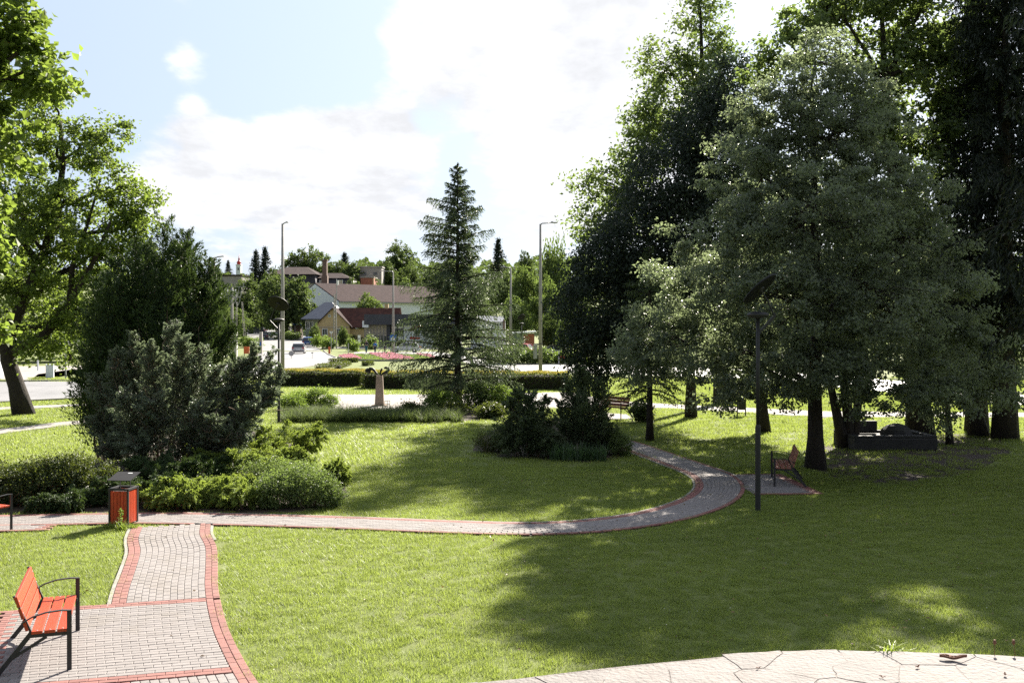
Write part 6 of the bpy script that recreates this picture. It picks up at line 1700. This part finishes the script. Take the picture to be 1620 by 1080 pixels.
# ------------------------------------------------------------------ people
M['skin'] = mat('skin', (0.42, 0.25, 0.18), (0.38, 0.22, 0.16), 8, 0.6)
M['hair_grey'] = mat('grey blond hair', (0.28, 0.24, 0.20), (0.22, 0.19, 0.16), 20, 0.7)
M['hair_dark'] = mat('dark hair', (0.03, 0.022, 0.018), (0.045, 0.032, 0.026), 20, 0.7)
M['cloth_black'] = mat('black cloth', (0.018, 0.018, 0.022), (0.028, 0.028, 0.032), 12, 0.9)
M['cloth_teal'] = mat('teal trousers', (0.02, 0.10, 0.12), (0.016, 0.08, 0.10), 12, 0.9)
M['cloth_blue'] = mat('blue shirt', (0.03, 0.14, 0.42), (0.025, 0.12, 0.36), 12, 0.9)
M['cloth_navy'] = mat('navy cloth', (0.018, 0.024, 0.05), (0.024, 0.03, 0.06), 12, 0.9)
def skin_mesh(name, verts, edges, radii, m, sub=1):
    me = bpy.data.meshes.new(name); me.from_pydata(verts, edges, [])
    o = bpy.data.objects.new(name, me); COL.objects.link(o)
    o.modifiers.new('skin', 'SKIN')
    for i, r_ in enumerate(radii):
        me.skin_vertices[0].data[i].radius = (r_, r_) if not hasattr(r_, '__len__') else r_
        me.skin_vertices[0].data[i].use_root = (i == 0)
    s = o.modifiers.new('sub', 'SUBSURF'); s.levels = sub; s.render_levels = sub
    dg = bpy.context.evaluated_depsgraph_get()
    out = bpy.data.meshes.new_from_object(o.evaluated_get(dg))
    bpy.data.objects.remove(o)
    out.materials.clear(); out.materials.append(m)
    for p in out.polygons:
        p.use_smooth = True
    out.name = name
    return out
def person(label, px, d, h, rot, top, legs, hair, stride=0.16):
    r = thing('person', label, 'person', gx(px, d), rot, 'people walking past the shop')
    s = h / 1.75
    def P(*a):
        return tuple(x * s for x in a)
    hips, sh = 0.95, 1.42
    J = {'pel': P(0, 0, hips), 'spine': P(0, -0.01, 1.16), 'chest': P(0, 0, 1.34), 'neck': P(0, 0.01, 1.49), 'head': P(0, 0.02, 1.60), 'crown': P(0, 0.02, 1.70)}
    vs = [J['pel'], J['spine'], J['chest'], J['neck'], J['head'], J['crown']]; es = [(0, 1), (1, 2), (2, 3), (3, 4), (4, 5)]
    rd = [0.135 * s, 0.125 * s, 0.15 * s, 0.055 * s, 0.088 * s, 0.07 * s]
    tops_v = [J['pel'], J['spine'], J['chest'], P(0, 0.005, 1.46)]; tops_e = [(0, 1), (1, 2), (2, 3)]; tops_r = [0.150 * s, 0.143 * s, 0.165 * s, 0.075 * s]
    leg_v = [P(0, 0, hips)]; leg_e = []; leg_r = [0.145 * s]
    for sd in (-1, 1):
        st = stride * sd
        a = [P(sd * 0.09, 0, 0.90), P(sd * 0.10, st * 0.5 + 0.03, 0.50), P(sd * 0.10, st, 0.085), P(sd * 0.11, st + 0.14, 0.035)]
        b = len(vs); vs += a; es += [(0, b), (b, b + 1), (b + 1, b + 2), (b + 2, b + 3)]; rd += [0.088 * s, 0.058 * s, 0.042 * s, 0.034 * s]
        b = len(leg_v); leg_v += a[:2] + [P(sd * 0.10, st * 0.95, 0.12)]; leg_e += [(0, b), (b, b + 1), (b + 1, b + 2)]; leg_r += [0.105 * s, 0.078 * s, 0.062 * s]
        sw = -st * 1.2
        arm = [P(sd * 0.19, 0, 1.40), P(sd * 0.25, sw * 0.4 - 0.02, 1.12), P(sd * 0.25, sw + 0.05, 0.88), P(sd * 0.25, sw + 0.08, 0.80)]
        b = len(vs); vs += arm; es += [(2, b), (b, b + 1), (b + 1, b + 2), (b + 2, b + 3)]; rd += [0.055 * s, 0.042 * s, 0.027 * s, 0.036 * s]
        pb = b + 3
        for f in range(4):
            q = len(vs); vs += [P(sd * 0.25, sw + 0.055 + f * 0.022, 0.745 - 0.004 * abs(f - 1.5)), P(sd * 0.245, sw + 0.062 + f * 0.022, 0.705 + 0.008 * abs(f - 1))]
            es += [(pb, q), (q, q + 1)]; rd += [0.010 * s, 0.008 * s]
        q = len(vs); vs += [P(sd * 0.225, sw + 0.12, 0.775), P(sd * 0.22, sw + 0.135, 0.74)]; es += [(pb, q), (q, q + 1)]; rd += [0.011 * s, 0.009 * s]
        b = len(tops_v); tops_v += arm[:2] + [P(sd * 0.25, sw + 0.03, 0.93)]; tops_e += [(2, b), (b, b + 1), (b + 1, b + 2)]; tops_r += [0.068 * s, 0.055 * s, 0.042 * s]
    link('body', skin_mesh('body', vs, es, rd, M['skin']), r)
    link('shirt', skin_mesh('shirt', tops_v, tops_e, tops_r, M[top]), r)
    link('trousers', skin_mesh('trousers', leg_v, leg_e, leg_r, M[legs]), r)
    mb = MB(); mb.lathe([(0.06 * s, 1.575 * s), (0.097 * s, 1.60 * s), (0.101 * s, 1.66 * s), (0.085 * s, 1.73 * s), (0.04 * s, 1.77 * s)], 12, c=(0, -0.012 * s, 0)); mb.build('hair', M[hair], r, smooth=True)
    mb = MB()
    for sd in (-1, 1):
        mb.box(P(sd * 0.105, st + 0.06 if sd > 0 else -st + 0.06, 0.035), (0.095 * s, 0.27 * s, 0.07 * s))
    mb.build('shoe', M['cloth_black'], r, bevel=0.015)
    mb = MB()
    for sd in (-1, 1):
        mb.lathe([(0.006 * s, -0.006 * s), (0.012 * s, 0), (0.006 * s, 0.006 * s)], 8, c=P(sd * 0.033, 0.108, 1.625))
    mb.build('eye', M['black'], r)
    mb = MB(); mb.add([P(-0.014, 0.108, 1.585), P(0.014, 0.108, 1.585), P(0, 0.135, 1.59), P(0, 0.106, 1.63)], ((0, 2, 1), (0, 3, 2), (1, 2, 3), (0, 1, 3))); mb.build('nose', M['skin'], r)
    return r
person('person with fair hair in black top and teal trousers walking by the bush', 579.5, 143, 1.84, math.radians(30), 'cloth_black', 'cloth_teal', 'hair_grey')
person('person in a bright blue shirt and dark trousers walking before the shop', 593.5, 142, 1.66, math.radians(200), 'cloth_blue', 'cloth_navy', 'hair_dark')
person('small child in dark blue standing right of the blue shirted person', 608.5, 142, 1.22, math.radians(170), 'cloth_navy', 'cloth_navy', 'hair_dark', 0.08)

# ------------------------------------------------------------------ pillar with the bronze
g = gp(600.5, 642.5); d = g.y; k = d / F
r = thing('stone_pillar', 'square tapering sandstone pillar on the plaza', 'pillar', g, 0.08)
hp = 49 * k
mb = MB(); w0, w1 = 7.3 * k, 5.0 * k
mb.add([(-w0, -w0, 0.05), (w0, -w0, 0.05), (w0, w0, 0.05), (-w0, w0, 0.05), (-w1, -w1, hp), (w1, -w1, hp), (w1, w1, hp), (-w1, w1, hp)], ((3, 2, 1, 0), (4, 5, 6, 7), (0, 1, 5, 4), (1, 2, 6, 5), (2, 3, 7, 6), (3, 0, 4, 7)))
mb.build('shaft', M['pillar'], r, bevel=0.012)
mb = MB(); mb.box((0, 0, 0.045), (24 * k, 20 * k, 0.05)); mb.build('base_plate', M['pillar'], r)
s = thing('bronze_sculpture', 'dark bronze sculpture of spreading winged limbs on top of the pillar', 'sculpture', (g.x, g.y, hp + 0.003), 0.0)
def sp(*pts):
    return [(x * k, y_ * k, z_ * k) for x, y_, z_ in pts]
mb = MB(); mb.tube(sp((-1.5, 0, -0.1), (-5, 0.5, 3), (-9, 1, 8), (-12, 1, 10), (-17, 0.5, 10.5)), [1.3 * k, 1.6 * k, 2.2 * k, 2.6 * k, 2.3 * k], 8)
mb.tube(sp((-17, 0.5, 10.5), (-20, 0, 7.5), (-21, -0.5, 4.5)), [2.1 * k, 3.6 * k, 2.2 * k], 8); mb.tube(sp((-17.5, 0.5, 10), (-16, 0, 6), (-16.5, 0, 3)), [2.0 * k, 2.9 * k, 1.3 * k], 7)
mb.build('left_limb', M['bronze'], s, smooth=True)
mb = MB(); mb.tube(sp((0.5, 0, -0.1), (1.5, 0, 4), (2.5, 0.5, 8), (4, 0.5, 11)), [1.1 * k, 1.2 * k, 1.8 * k, 1.1 * k], 8); mb.build('middle_limb', M['bronze'], s, smooth=True)
mb = MB(); mb.tube(sp((2, 0, -0.1), (7, -0.5, 3.5), (11, -1, 5), (14, -1, 8), (14.5, -0.5, 11), (10, 0, 12), (7, 0, 11)), [1.1 * k, 1.9 * k, 2.7 * k, 2.6 * k, 2.0 * k, 2.1 * k, 1.3 * k], 8); mb.build('right_limb', M['bronze'], s, smooth=True)
# small dark rail at the pillar's foot
r = thing('low_rail', 'tiny dark iron rail at the foot of the pillar', 'rail', gp(612, 643))
mb = MB()
for x in (0, 4, 8):
    mb.box((x * k - 0.1, 0, 0.14), (0.02, 0.02, 0.28))
mb.box((4 * k - 0.1, 0, 0.27), (9 * k, 0.022, 0.02)); mb.box((4 * k - 0.1, 0, 0.12), (9 * k, 0.022, 0.02)); mb.build('rail', M['steel_black'], r)

# ------------------------------------------------------------------ benches
def bench(label, loc, rot, wood='wood_red', L=1.5, steel='steel_black'):
    """park bench: local x along the seat, y towards the sitter's front"""
    r = thing('park_bench', label, 'bench', loc, rot, 'slatted park benches')
    for k_, y in enumerate((0.165, 0.035, -0.095)):
        mb = MB(); mb.box((0, y, 0.445), (L, 0.112, 0.034)); mb.build('seat_slat', M[wood], r, bevel=0.005)
    tilt = math.radians(-17)
    Mx = Matrix.Rotation(-tilt, 3, 'X')
    for k_ in range(3):
        z_ = 0.53 + k_ * 0.132
        y = -0.185 - (z_ - 0.45) * math.tan(math.radians(17))
        mb = MB(); mb.box((0, y, z_), (L, 0.034, 0.122), rot=Mx); mb.build('back_slat', M[wood], r, bevel=0.005)
    for s in (-1, 1):
        x = s * (L / 2 - 0.03)
        xo = s * (L / 2 + 0.012)
        mb = MB(); mb.box((xo, 0.235, 0.335), (0.014, 0.05, 0.67)); mb.build('front_leg', M[steel], r)
        mb = MB(); mb.bar((x, -0.50, 0.0), (x, -0.15, 0.44), 0.04, 0.05); mb.bar((x, -0.15, 0.44), (x, -0.325, 0.92 - 0.06), 0.038, 0.022); mb.build('rear_leg', M[steel], r)
        mb = MB(); mb.bar((x, -0.19, 0.408), (x, 0.235, 0.408), 0.035, 0.038); mb.build('seat_rail', M[steel], r)
        mb = MB(); mb.bar((x, -0.39, 0.15), (x, 0.0, 0.385), 0.03, 0.03); mb.build('brace', M[steel], r)
        pts = [(xo, 0.255, 0.662), (xo, 0.15, 0.672), (xo, 0.0, 0.662), (xo, -0.14, 0.625), (xo, -0.245, 0.565)]
        mb = MB()
        for a, b in zip(pts[:-1], pts[1:]):
            mb.bar(a, b, 0.042, 0.012)
        mb.build('armrest', M[steel], r)
    mb = MB()
    for s in (-1, 1):
        for y in (0.165, 0.035, -0.095):
            mb.lathe([(0.011, 0), (0.010, 0.004), (0.004, 0.006)], 8, c=(s * (L / 2 - 0.03), y, 0.461))
        for k_ in range(3):
            z_ = 0.53 + k_ * 0.132; y = -0.185 - (z_ - 0.45) * math.tan(math.radians(17))
            mb.lathe([(0.011, 0), (0.010, 0.004), (0.004, 0.006)], 8, c=(s * (L / 2 - 0.03), y + 0.016, z_ + 0.004), M=Matrix.Rotation(math.radians(-90) - tilt, 3, 'X'))
    kind(mb.build('bolt', M['steel_grey'], r), 'stuff')
    return r
u = Vector((-0.54, 1.48)).normalized()           # along the bench, away from the camera
c = gp(110, 1062).xy + u * 0.73
nrm = Vector((u.y, -u.x))
b0 = c - nrm * 0.235
bench('bright red slatted bench in the lower left on the paved bay', (b0.x, b0.y, 0.03), math.atan2(-u.y, -u.x))
g = gp(18, 840)
bench('red slatted bench cut by the left edge of the photo', (g.x - 0.762 * 0.91 - 0.235 * 0.42, g.y + 0.762 * 0.42 - 0.235 * 0.91, 0.03), math.radians(-24.8))
bench('weathered red bench in deep shade beside the solar lamp', (6.62, 24.7, 0.03), math.radians(78), 'wood_old')
g = gp(970, 661)
bench('brown bench beside the far footway right of the middle bed', (g.x - 0.1, g.y + 0.1, 0.02), math.radians(128), 'wood_old', 1.7)

# ------------------------------------------------------------------ litter bin
g = gp(189, 833)
r = thing('litter_bin', 'red slatted litter bin with a dark roof plate', 'litter bin', (g.x, g.y + 0.2, 0.0), math.radians(-6))
w_, h0, h1 = 0.40, 0.04, 0.70
for sx in (-1, 1):
    for sy in (-1, 1):
        mb = MB(); mb.box((sx * (w_ / 2 - 0.015), sy * (w_ / 2 - 0.015), 0.36), (0.034, 0.034, 0.72)); mb.build('corner_post', M['steel_black'], r)
for side in range(4):
    a = side * math.pi / 2; c_, s_ = math.cos(a), math.sin(a)
    for i in range(5):
        t_ = (i - 2) * 0.0672
        x, y = t_, -(w_ / 2 - 0.018)
        mb = MB(); mb.box((x * c_ - y * s_, x * s_ + y * c_, 0.37), (0.0590, 0.018, 0.62), a, t=R.rand()); mb.build('slat', M['wood_red_v'], r, bevel=0.003)
mb = MB()
for a in range(4):
    an = a * math.pi / 2; y = -(w_ / 2 - 0.02); c_, s_ = math.cos(an), math.sin(an)
    mb.box((-y * s_, y * c_, 0.712), (w_ + 0.02 if a % 2 == 0 else w_ - 0.09, 0.05, 0.034), an)
mb.build('rim', M['steel_black'], r)
mb = MB(); mb.box((0, 0, 0.42), (w_ - 0.07, w_ - 0.07, 0.5)); mb.build('liner', M['black'], r)
mb = MB()
for x in (-0.09, 0.11):
    mb.box((x, 0.05, 0.80), (0.014, 0.014, 0.22))
mb.build('roof_stay', M['steel_black'], r)
mb = MB(); mb.box((0, 0.02, 0.935), (0.46, 0.44, 0.012), rot=Matrix.Rotation(math.radians(14), 3, 'X')); mb.build('roof_plate', M['plate_dark'], r)
mb = MB(); mb.box((0.06, 0.16, 0.978), (0.09, 0.03, 0.003), rot=Matrix.Rotation(math.radians(14), 3, 'X')); mb.build('sticker', M['sign_white'], r)
# weeds round the bin
g2 = gp(195, 838)
tussock('weed_tuft', 'tall weeds growing at the foot of the litter bin', None, (g2.x, g2.y, 0.0), [(0, 0, 1), (-0.12, 0.02, 0.8), (0.12, 0.08, 0.7), (-0.25, 0.1, 0.8), (0.2, 0.02, 0.6), (-0.34, 0.14, 0.7)], 'blade_light', 40, 0.10, 0.20, 0.014, 0.9, 3, 'weeds')
lf = Leaf(); n = 60; zz = R.rand(n) * 0.42; lf.put(np.stack([0.012 * R.normal(size=n), 0.012 * R.normal(size=n), zz], -1) + rnd(n) * 0.03, rnd(n) + np.array((0, 0, 0.4)), rnd(n) + np.array((0, 0, 1.0)), 0.085 - 0.1 * zz, 0.03, 0.6 + 0.2 * R.normal(size=n))
r = thing('weed_stalk', 'single leafy weed stalk before the litter bin', 'weeds', (g2.x - 0.02, g2.y - 0.05, 0))
link('foliage', lf.mesh('foliage', M['leaf_light']), r); mb = MB(); mb.tube([(0, 0, 0), (0.005, 0, 0.25), (0, 0, 0.46)], [0.006, 0.004, 0.002], 5); mb.build('stem', M['leaf_light'], r)

# ------------------------------------------------------------------ solar lamps
def solar_lamp(label, loc, normal, zc, off, rot_arm):
    r = thing('solar_lamp', label, 'solar lamp', loc, 0, 'black solar lamps of the park')
    mb = MB(); mb.tube([(0, 0, 0), (0, 0, 1.75)], 0.056, 12); mb.lathe([(0.056, 1.75), (0.044, 1.80)], 12); mb.build('sleeve', M['steel_black'], r, smooth=False)
    mb = MB(); mb.tube([(0, 0, 1.7), (0, 0, 4.05)], 0.039, 12); mb.build('pole', M['steel_black'], r, smooth=True)
    mb = MB(); mb.lathe([(0.05, 4.0), (0.19, 4.03), (0.225, 4.06), (0.22, 4.10), (0.15, 4.13), (0.04, 4.145)], 24); h = mb.build('lamp_head', M['steel_black'], r, smooth=True)
    mb = MB(); mb.lathe([(0.16, 4.022), (0.16, 4.0295)], 20); mb.build('lens', M['steel_grey'], h)
    n = Vector(normal).normalized(); c = Vector((off[0], off[1], zc))
    a = Vector((math.cos(rot_arm), math.sin(rot_arm), 0))
    k1 = a * 0.38 + Vector((0, 0, 4.05))
    mb = MB(); mb.bar((0, 0, 3.68), tuple(k1), 0.04, 0.05); mb.bar(tuple(k1), tuple(k1 * 0.5 + Vector((0, 0, 4.16)) * 0.5 + a * 0.2), 0.035, 0.04); mb.tube([tuple(k1), tuple(k1.lerp(c, 0.55) + a * 0.03), tuple(c - n * 0.03)], 0.018, 8); mb.build('bracket', M['steel_black'], r)
    Mq = n.to_track_quat('Z', 'Y').to_matrix()
    mb = MB(); mb.lathe([(0.36, -0.025), (0.425, -0.02), (0.435, 0.0), (0.425, 0.016), (0.3, 0.018)], 36, c=c, M=Mq); p = mb.build('solar_panel', M['panel_dark'], r)
    mb = MB(); mb.lathe([(0.07, -0.06), (0.09, -0.026)], 14, c=c, M=Mq); mb.build('hub', M['steel_black'], p)
    return r
g = gp(1199, 808)
solar_lamp('black solar lamp post on the right lawn with its disc seen nearly edge on', (g.x, g.y, 0), (-0.60, 0.34, 0.73), 4.62, (0.04, 0.0), 0.25)
d = 40.0
solar_lamp('black solar lamp behind the left junipers with its disc seen broadside', ((441 - 810) * d / F, d, 0), (0.18, 0.62, 0.76), 4.72, (-0.02, 0.0), math.pi - 0.2)
d = 104.0
solar_lamp('small far solar lamp left of the tall right lamp post', ((825 - 810) * d / F, d, 0), (-0.3, 0.6, 0.74), 4.72, (0.0, 0.0), 0.2)

# ------------------------------------------------------------------ hanging bin frame and stone basin on the right
g = gp(1173, 659); k = g.y / F
r = thing('hanging_bin', 'dark litter bin hung between two thin posts by the right footway', 'litter bin', g, 0.05)
for x in (-6.5, 6.5):
    mb = MB(); mb.box((x * k, 0, 0.42), (0.04, 0.05, 0.84)); mb.build('post', M['steel_black'], r)
mb = MB(); mb.add([(-0.12, -0.12, 0.30), (0.12, -0.12, 0.30), (0.12, 0.12, 0.30), (-0.12, 0.12, 0.30), (-0.145, -0.145, 0.74), (0.145, -0.145, 0.74), (0.145, 0.145, 0.74), (-0.145, 0.145, 0.74)], ((3, 2, 1, 0), (0, 1, 5, 4), (1, 2, 6, 5), (2, 3, 7, 6), (3, 0, 4, 7)))
mb.build('bin_box', M['steel_black'], r)
mb = MB(); mb.box((0, 0, 0.80), (13 * k, 0.3, 0.03)); mb.build('cover', M['steel_black'], r)
d = 31.5; k = d / F
r = thing('stone_basin', 'low dark stone basin under the trees on the right', 'basin', ((1410 - 810) * k, d + 0.6, 0), 0.03)
mb = MB()
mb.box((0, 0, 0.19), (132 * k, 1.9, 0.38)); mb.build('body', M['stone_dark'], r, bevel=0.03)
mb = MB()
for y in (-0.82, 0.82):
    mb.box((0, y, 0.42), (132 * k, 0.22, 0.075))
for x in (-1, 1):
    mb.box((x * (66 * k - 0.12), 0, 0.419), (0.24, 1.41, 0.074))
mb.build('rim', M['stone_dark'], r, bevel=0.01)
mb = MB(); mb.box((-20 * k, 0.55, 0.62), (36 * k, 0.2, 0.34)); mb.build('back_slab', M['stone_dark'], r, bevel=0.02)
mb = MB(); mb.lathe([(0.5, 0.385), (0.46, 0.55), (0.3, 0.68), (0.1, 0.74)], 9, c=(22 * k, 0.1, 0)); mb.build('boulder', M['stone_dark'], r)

# ------------------------------------------------------------------ terrace wall in the foreground with its flagstone top
ZT = 2.80
def tp(px, py):
    return gp(px, py, ZT).xy
outer = [tp(*p) for p in ((560, 1096), (740, 1079), (830, 1067), (960, 1051.5), (1085, 1039.5), (1180, 1031), (1300, 1026.5), (1450, 1030), (1620, 1037.5), (1800, 1050), (2000, 1072))]
rim = smooth([tuple(p) for p in outer])
q = np.linspace(0, rim[1][-1], 60)
rx = np.interp(q, rim[1], rim[0][:, 0]); ry = np.interp(q, rim[1], rim[0][:, 1])
poly = list(zip(rx.tolist(), ry.tolist()))
inner = [(x, y - 0.95) for x, y in poly][::-1]
wallp = [(x, y - 0.02) for x, y in poly] + inner
r = thing('terrace_wall', 'curved terrace wall with a pale crazy paved flagstone top', 'wall', (0, 0, 0))
mb = MB(); nn = len(poly)
vs = []
for (x, y), (x2, y2) in zip(poly, [(x, y - 0.95) for x, y in poly]):
    vs += [(x, y - 0.02, -0.1), (x, y - 0.02, ZT - 0.0015), (x2, y2, ZT - 0.0015), (x2, y2, -0.1)]
fs = []
for i in range(nn - 1):
    for a in range(4):
        b = (a + 1) % 4
        fs.append((4 * i + a, 4 * i + 4 + a, 4 * i + 4 + b, 4 * i + b))
mb.add(vs, fs); mb.build('masonry', M['mortar'], r)
# voronoi flagstones clipped to the wall's outline
def clip(pg, p, n):
    o = []
    for i in range(len(pg)):
        a = pg[i]; b = pg[(i + 1) % len(pg)]
        da = (a[0] - p[0]) * n[0] + (a[1] - p[1]) * n[1]; db = (b[0] - p[0]) * n[0] + (b[1] - p[1]) * n[1]
        if da <= 0:
            o.append(a)
        if da * db < 0:
            t_ = da / (da - db); o.append((a[0] + (b[0] - a[0]) * t_, a[1] + (b[1] - a[1]) * t_))
    return o
R.seed(5)
seeds = []; tries = 0
while len(seeds) < 95:
    qx = R.uniform(-0.7, 2.9); qy = np.interp(qx, rx, ry) - R.uniform(0.0, 0.93)
    if all((qx - a) ** 2 + (qy - b) ** 2 > (0.12 + 0.07 * math.sin(qx * 3.1) ** 2) ** 2 for a, b in seeds):
        seeds.append((qx, float(qy)))
    tries += 1
    if tries > 6000:
        break
slope = np.gradient(ry, rx)
for i, (sx_, sy_) in enumerate(seeds):
    cellp = [(sx_ - 0.6, sy_ - 0.6), (sx_ + 0.6, sy_ - 0.6), (sx_ + 0.6, sy_ + 0.6), (sx_ - 0.6, sy_ + 0.6)]
    for j, (ox, oy) in enumerate(seeds):
        if j == i or (ox - sx_) ** 2 + (oy - sy_) ** 2 > 1.2:
            continue
        nx, ny = ox - sx_, oy - sy_; l = math.hypot(nx, ny); nx /= l; ny /= l
        cellp = clip(cellp, ((sx_ + ox) / 2 - nx * 0.0014, (sy_ + oy) / 2 - ny * 0.0014), (nx, ny))
    for kx in range(0, 60, 3):      # stay inside the curved outer edge
        if abs(rx[kx] - sx_) < 0.8:
            m_ = slope[kx]; l = math.hypot(m_, 1); cellp = clip(cellp, (rx[kx], ry[kx] + R.uniform(-0.006, 0.006)), (-m_ / l, 1 / l))
    cellp = clip(cellp, (sx_, float(np.interp(sx_, rx, ry)) - 0.95), (0, -1))
    if len(cellp) < 3:
        continue
    # rough broken edge: jitter midpoints
    pg = []
    for a in range(len(cellp)):
        p0, p1 = cellp[a], cellp[(a + 1) % len(cellp)]
        pg.append(p0); l = math.hypot(p1[0] - p0[0], p1[1] - p0[1])
        if l > 0.08:
            for t_ in (0.33, 0.67):
                pg.append((p0[0] + (p1[0] - p0[0]) * t_ + R.normal() * 0.0025, p0[1] + (p1[1] - p0[1]) * t_ + R.normal() * 0.0025))
    cx = sum(p[0] for p in pg) / len(pg); cy = sum(p[1] for p in pg) / len(pg)
    zt_ = ZT + R.uniform(-0.0015, 0.002)
    n = len(pg)
    lo = [(p[0], p[1], ZT - 0.03) for p in pg]; up = [(p[0], p[1], zt_ - 0.003) for p in pg]; tpv = [(cx + (p[0] - cx) * 0.993, cy + (p[1] - cy) * 0.993, zt_) for p in pg]
    mb = MB(); mb.add(lo + up + tpv, [(i_, (i_ + 1) % n, n + (i_ + 1) % n, n + i_) for i_ in range(n)] + [(n + i_, n + (i_ + 1) % n, 2 * n + (i_ + 1) % n, 2 * n + i_) for i_ in range(n)] + [tuple(range(2 * n, 3 * n))], t=0.0)
    mb.build('flagstone', M['stone'], r)
# dry leaves and crumbs lying on the wall, weeds in its outer joint
def curled(name, label, px, py, L, W_, rot, curl=0.5):
    p = gp(px, py, ZT + 0.004)
    nU, nV = 9, 5; V = []; Fq = []
    for i in range(nU):
        u_ = i / (nU - 1); w = W_ * math.sin(math.pi * (0.03 + 0.94 * u_)) ** 1.25 * (0.8 + 0.3 * math.sin(7 * u_)) * 0.5
        for j in range(nV):
            v_ = (j / (nV - 1) - 0.5) * 2
            V.append(((u_ - 0.5) * L, v_ * w * (1 - 0.2 * curl), curl * W_ * 0.42 * v_ * v_ + curl * L * 0.22 * (u_ - 0.35) ** 2 * 2 + 0.002 * math.sin(9 * u_)))
    for i in range(nU - 1):
        for j in range(nV - 1):
            Fq.append((i * nV + j, i * nV + j + 1, (i + 1) * nV + j + 1, (i + 1) * nV + j))
    o = link(name, np_mesh(name, V, Fq, None, [M['dry_leaf']], smooth=True), None, p, rot)
    md = o.modifiers.new('solid', 'SOLIDIFY'); md.thickness = 0.0012
    return tag(o, label, 'leaf', 'dry leaves on the terrace wall')
curled('dry_leaf', 'large curled brown leaf on the right of the terrace wall', 1508, 1042, 0.080, 0.036, -0.3, 0.6)
curled('dry_leaf', 'small reddish leaf left of the large curled leaf', 1452, 1054, 0.022, 0.013, 0.6, 0.5)
curled('dry_leaf', 'tiny brown leaf lying lowest on the terrace wall', 1396, 1070, 0.022, 0.009, -0.9, 0.4)
curled('dry_leaf', 'tiny brown leaf in the middle of the terrace wall', 1200, 1056, 0.018, 0.009, 0.3, 0.4)
curled('dry_leaf', 'tiny brown leaf near the right end of the terrace wall', 1590, 1066, 0.022, 0.012, 1.2, 0.4)
R.seed(9)
p = gp(1415, 1030, ZT)
tussock('weed_tuft', 'bright green grass tuft growing from the outer edge of the terrace wall', None, (p.x, p.y + 0.02, ZT - 0.03), [(0, 0, 1.0), (0.025, 0, 0.8), (-0.025, 0.0, 0.8)], 'blade_light', 26, 0.018, 0.050, 0.006, 1.0, 4, 'weeds', 0.5)
p = gp(1596, 1037, ZT)
r = thing('withered_weed', 'two withered seed stalks at the outer edge of the terrace wall', 'weeds', (p.x, p.y + 0.02, ZT - 0.03))
mb = MB()
for a in (-0.03, 0.025):
    mb.tube([(a, 0, 0), (a * 1.2, 0, 0.03), (a * 1.1, 0.005, 0.06)], [0.0012, 0.001, 0.0008], 5); mb.lathe([(0.002, 0), (0.006, 0.006), (0.003, 0.016)], 8, c=(a * 1.1, 0.005, 0.058))
mb.build('stalk', M['dry_leaf'], r)

# fallen leaves and clover heads in the turf
n = 900
X = R.uniform(-9, 13, n); Y = R.uniform(9.5, 34, n)
ok = (np.abs(X / Y) < 0.55) & (R.rand(n) < np.where(X > 2, 1.0, 0.35)); X, Y = X[ok], Y[ok]; n = len(X)
lf = Leaf(); lf.put(np.stack([X, Y, 0.035 + 0.012 * R.rand(n)], -1), rnd(n) * np.array((1, 1, 0.3)), rnd(n) * 0.35 + np.array((0, 0, 1.0)), R.uniform(0.03, 0.075, n), 0.04, R.rand(n))
M['litter'] = leafmat('fallen leaf', (0.10, 0.055, 0.03), (0.30, 0.22, 0.08), (0.2, 0.12, 0.04), 0.2)
kind(link('leaf_litter', lf.mesh('leaf_litter', M['litter'])), 'stuff', 'scattered fallen leaves on the lawn')
n = 1500
a = R.rand(40) * 100
X = R.uniform(-8, 9, n); Y = R.uniform(9.5, 26, n)
ok = (np.sin(X * 1.7 + 1) * np.sin(Y * 1.3) > 0.25); X, Y = X[ok], Y[ok]
bad = np.zeros(X.shape, bool)
for p in PAVED:
    bad |= inside(p, X, Y)
X, Y = X[~bad], Y[~bad]; n = len(X)
lf = Leaf(); lf.put(np.stack([X, Y, 0.042 + 0.015 * R.rand(n)], -1), rnd(n), rnd(n) * 0.6 + np.array((0, 0, 1.0)), 0.016, 0.015, R.rand(n))
M['clover'] = leafmat('clover head', (0.55, 0.55, 0.48), (0.7, 0.68, 0.62), (0.4, 0.4, 0.35), 0.3)
kind(link('clover_heads', lf.mesh('clover_heads', M['clover'])), 'stuff', 'tiny white clover heads in the lawn')
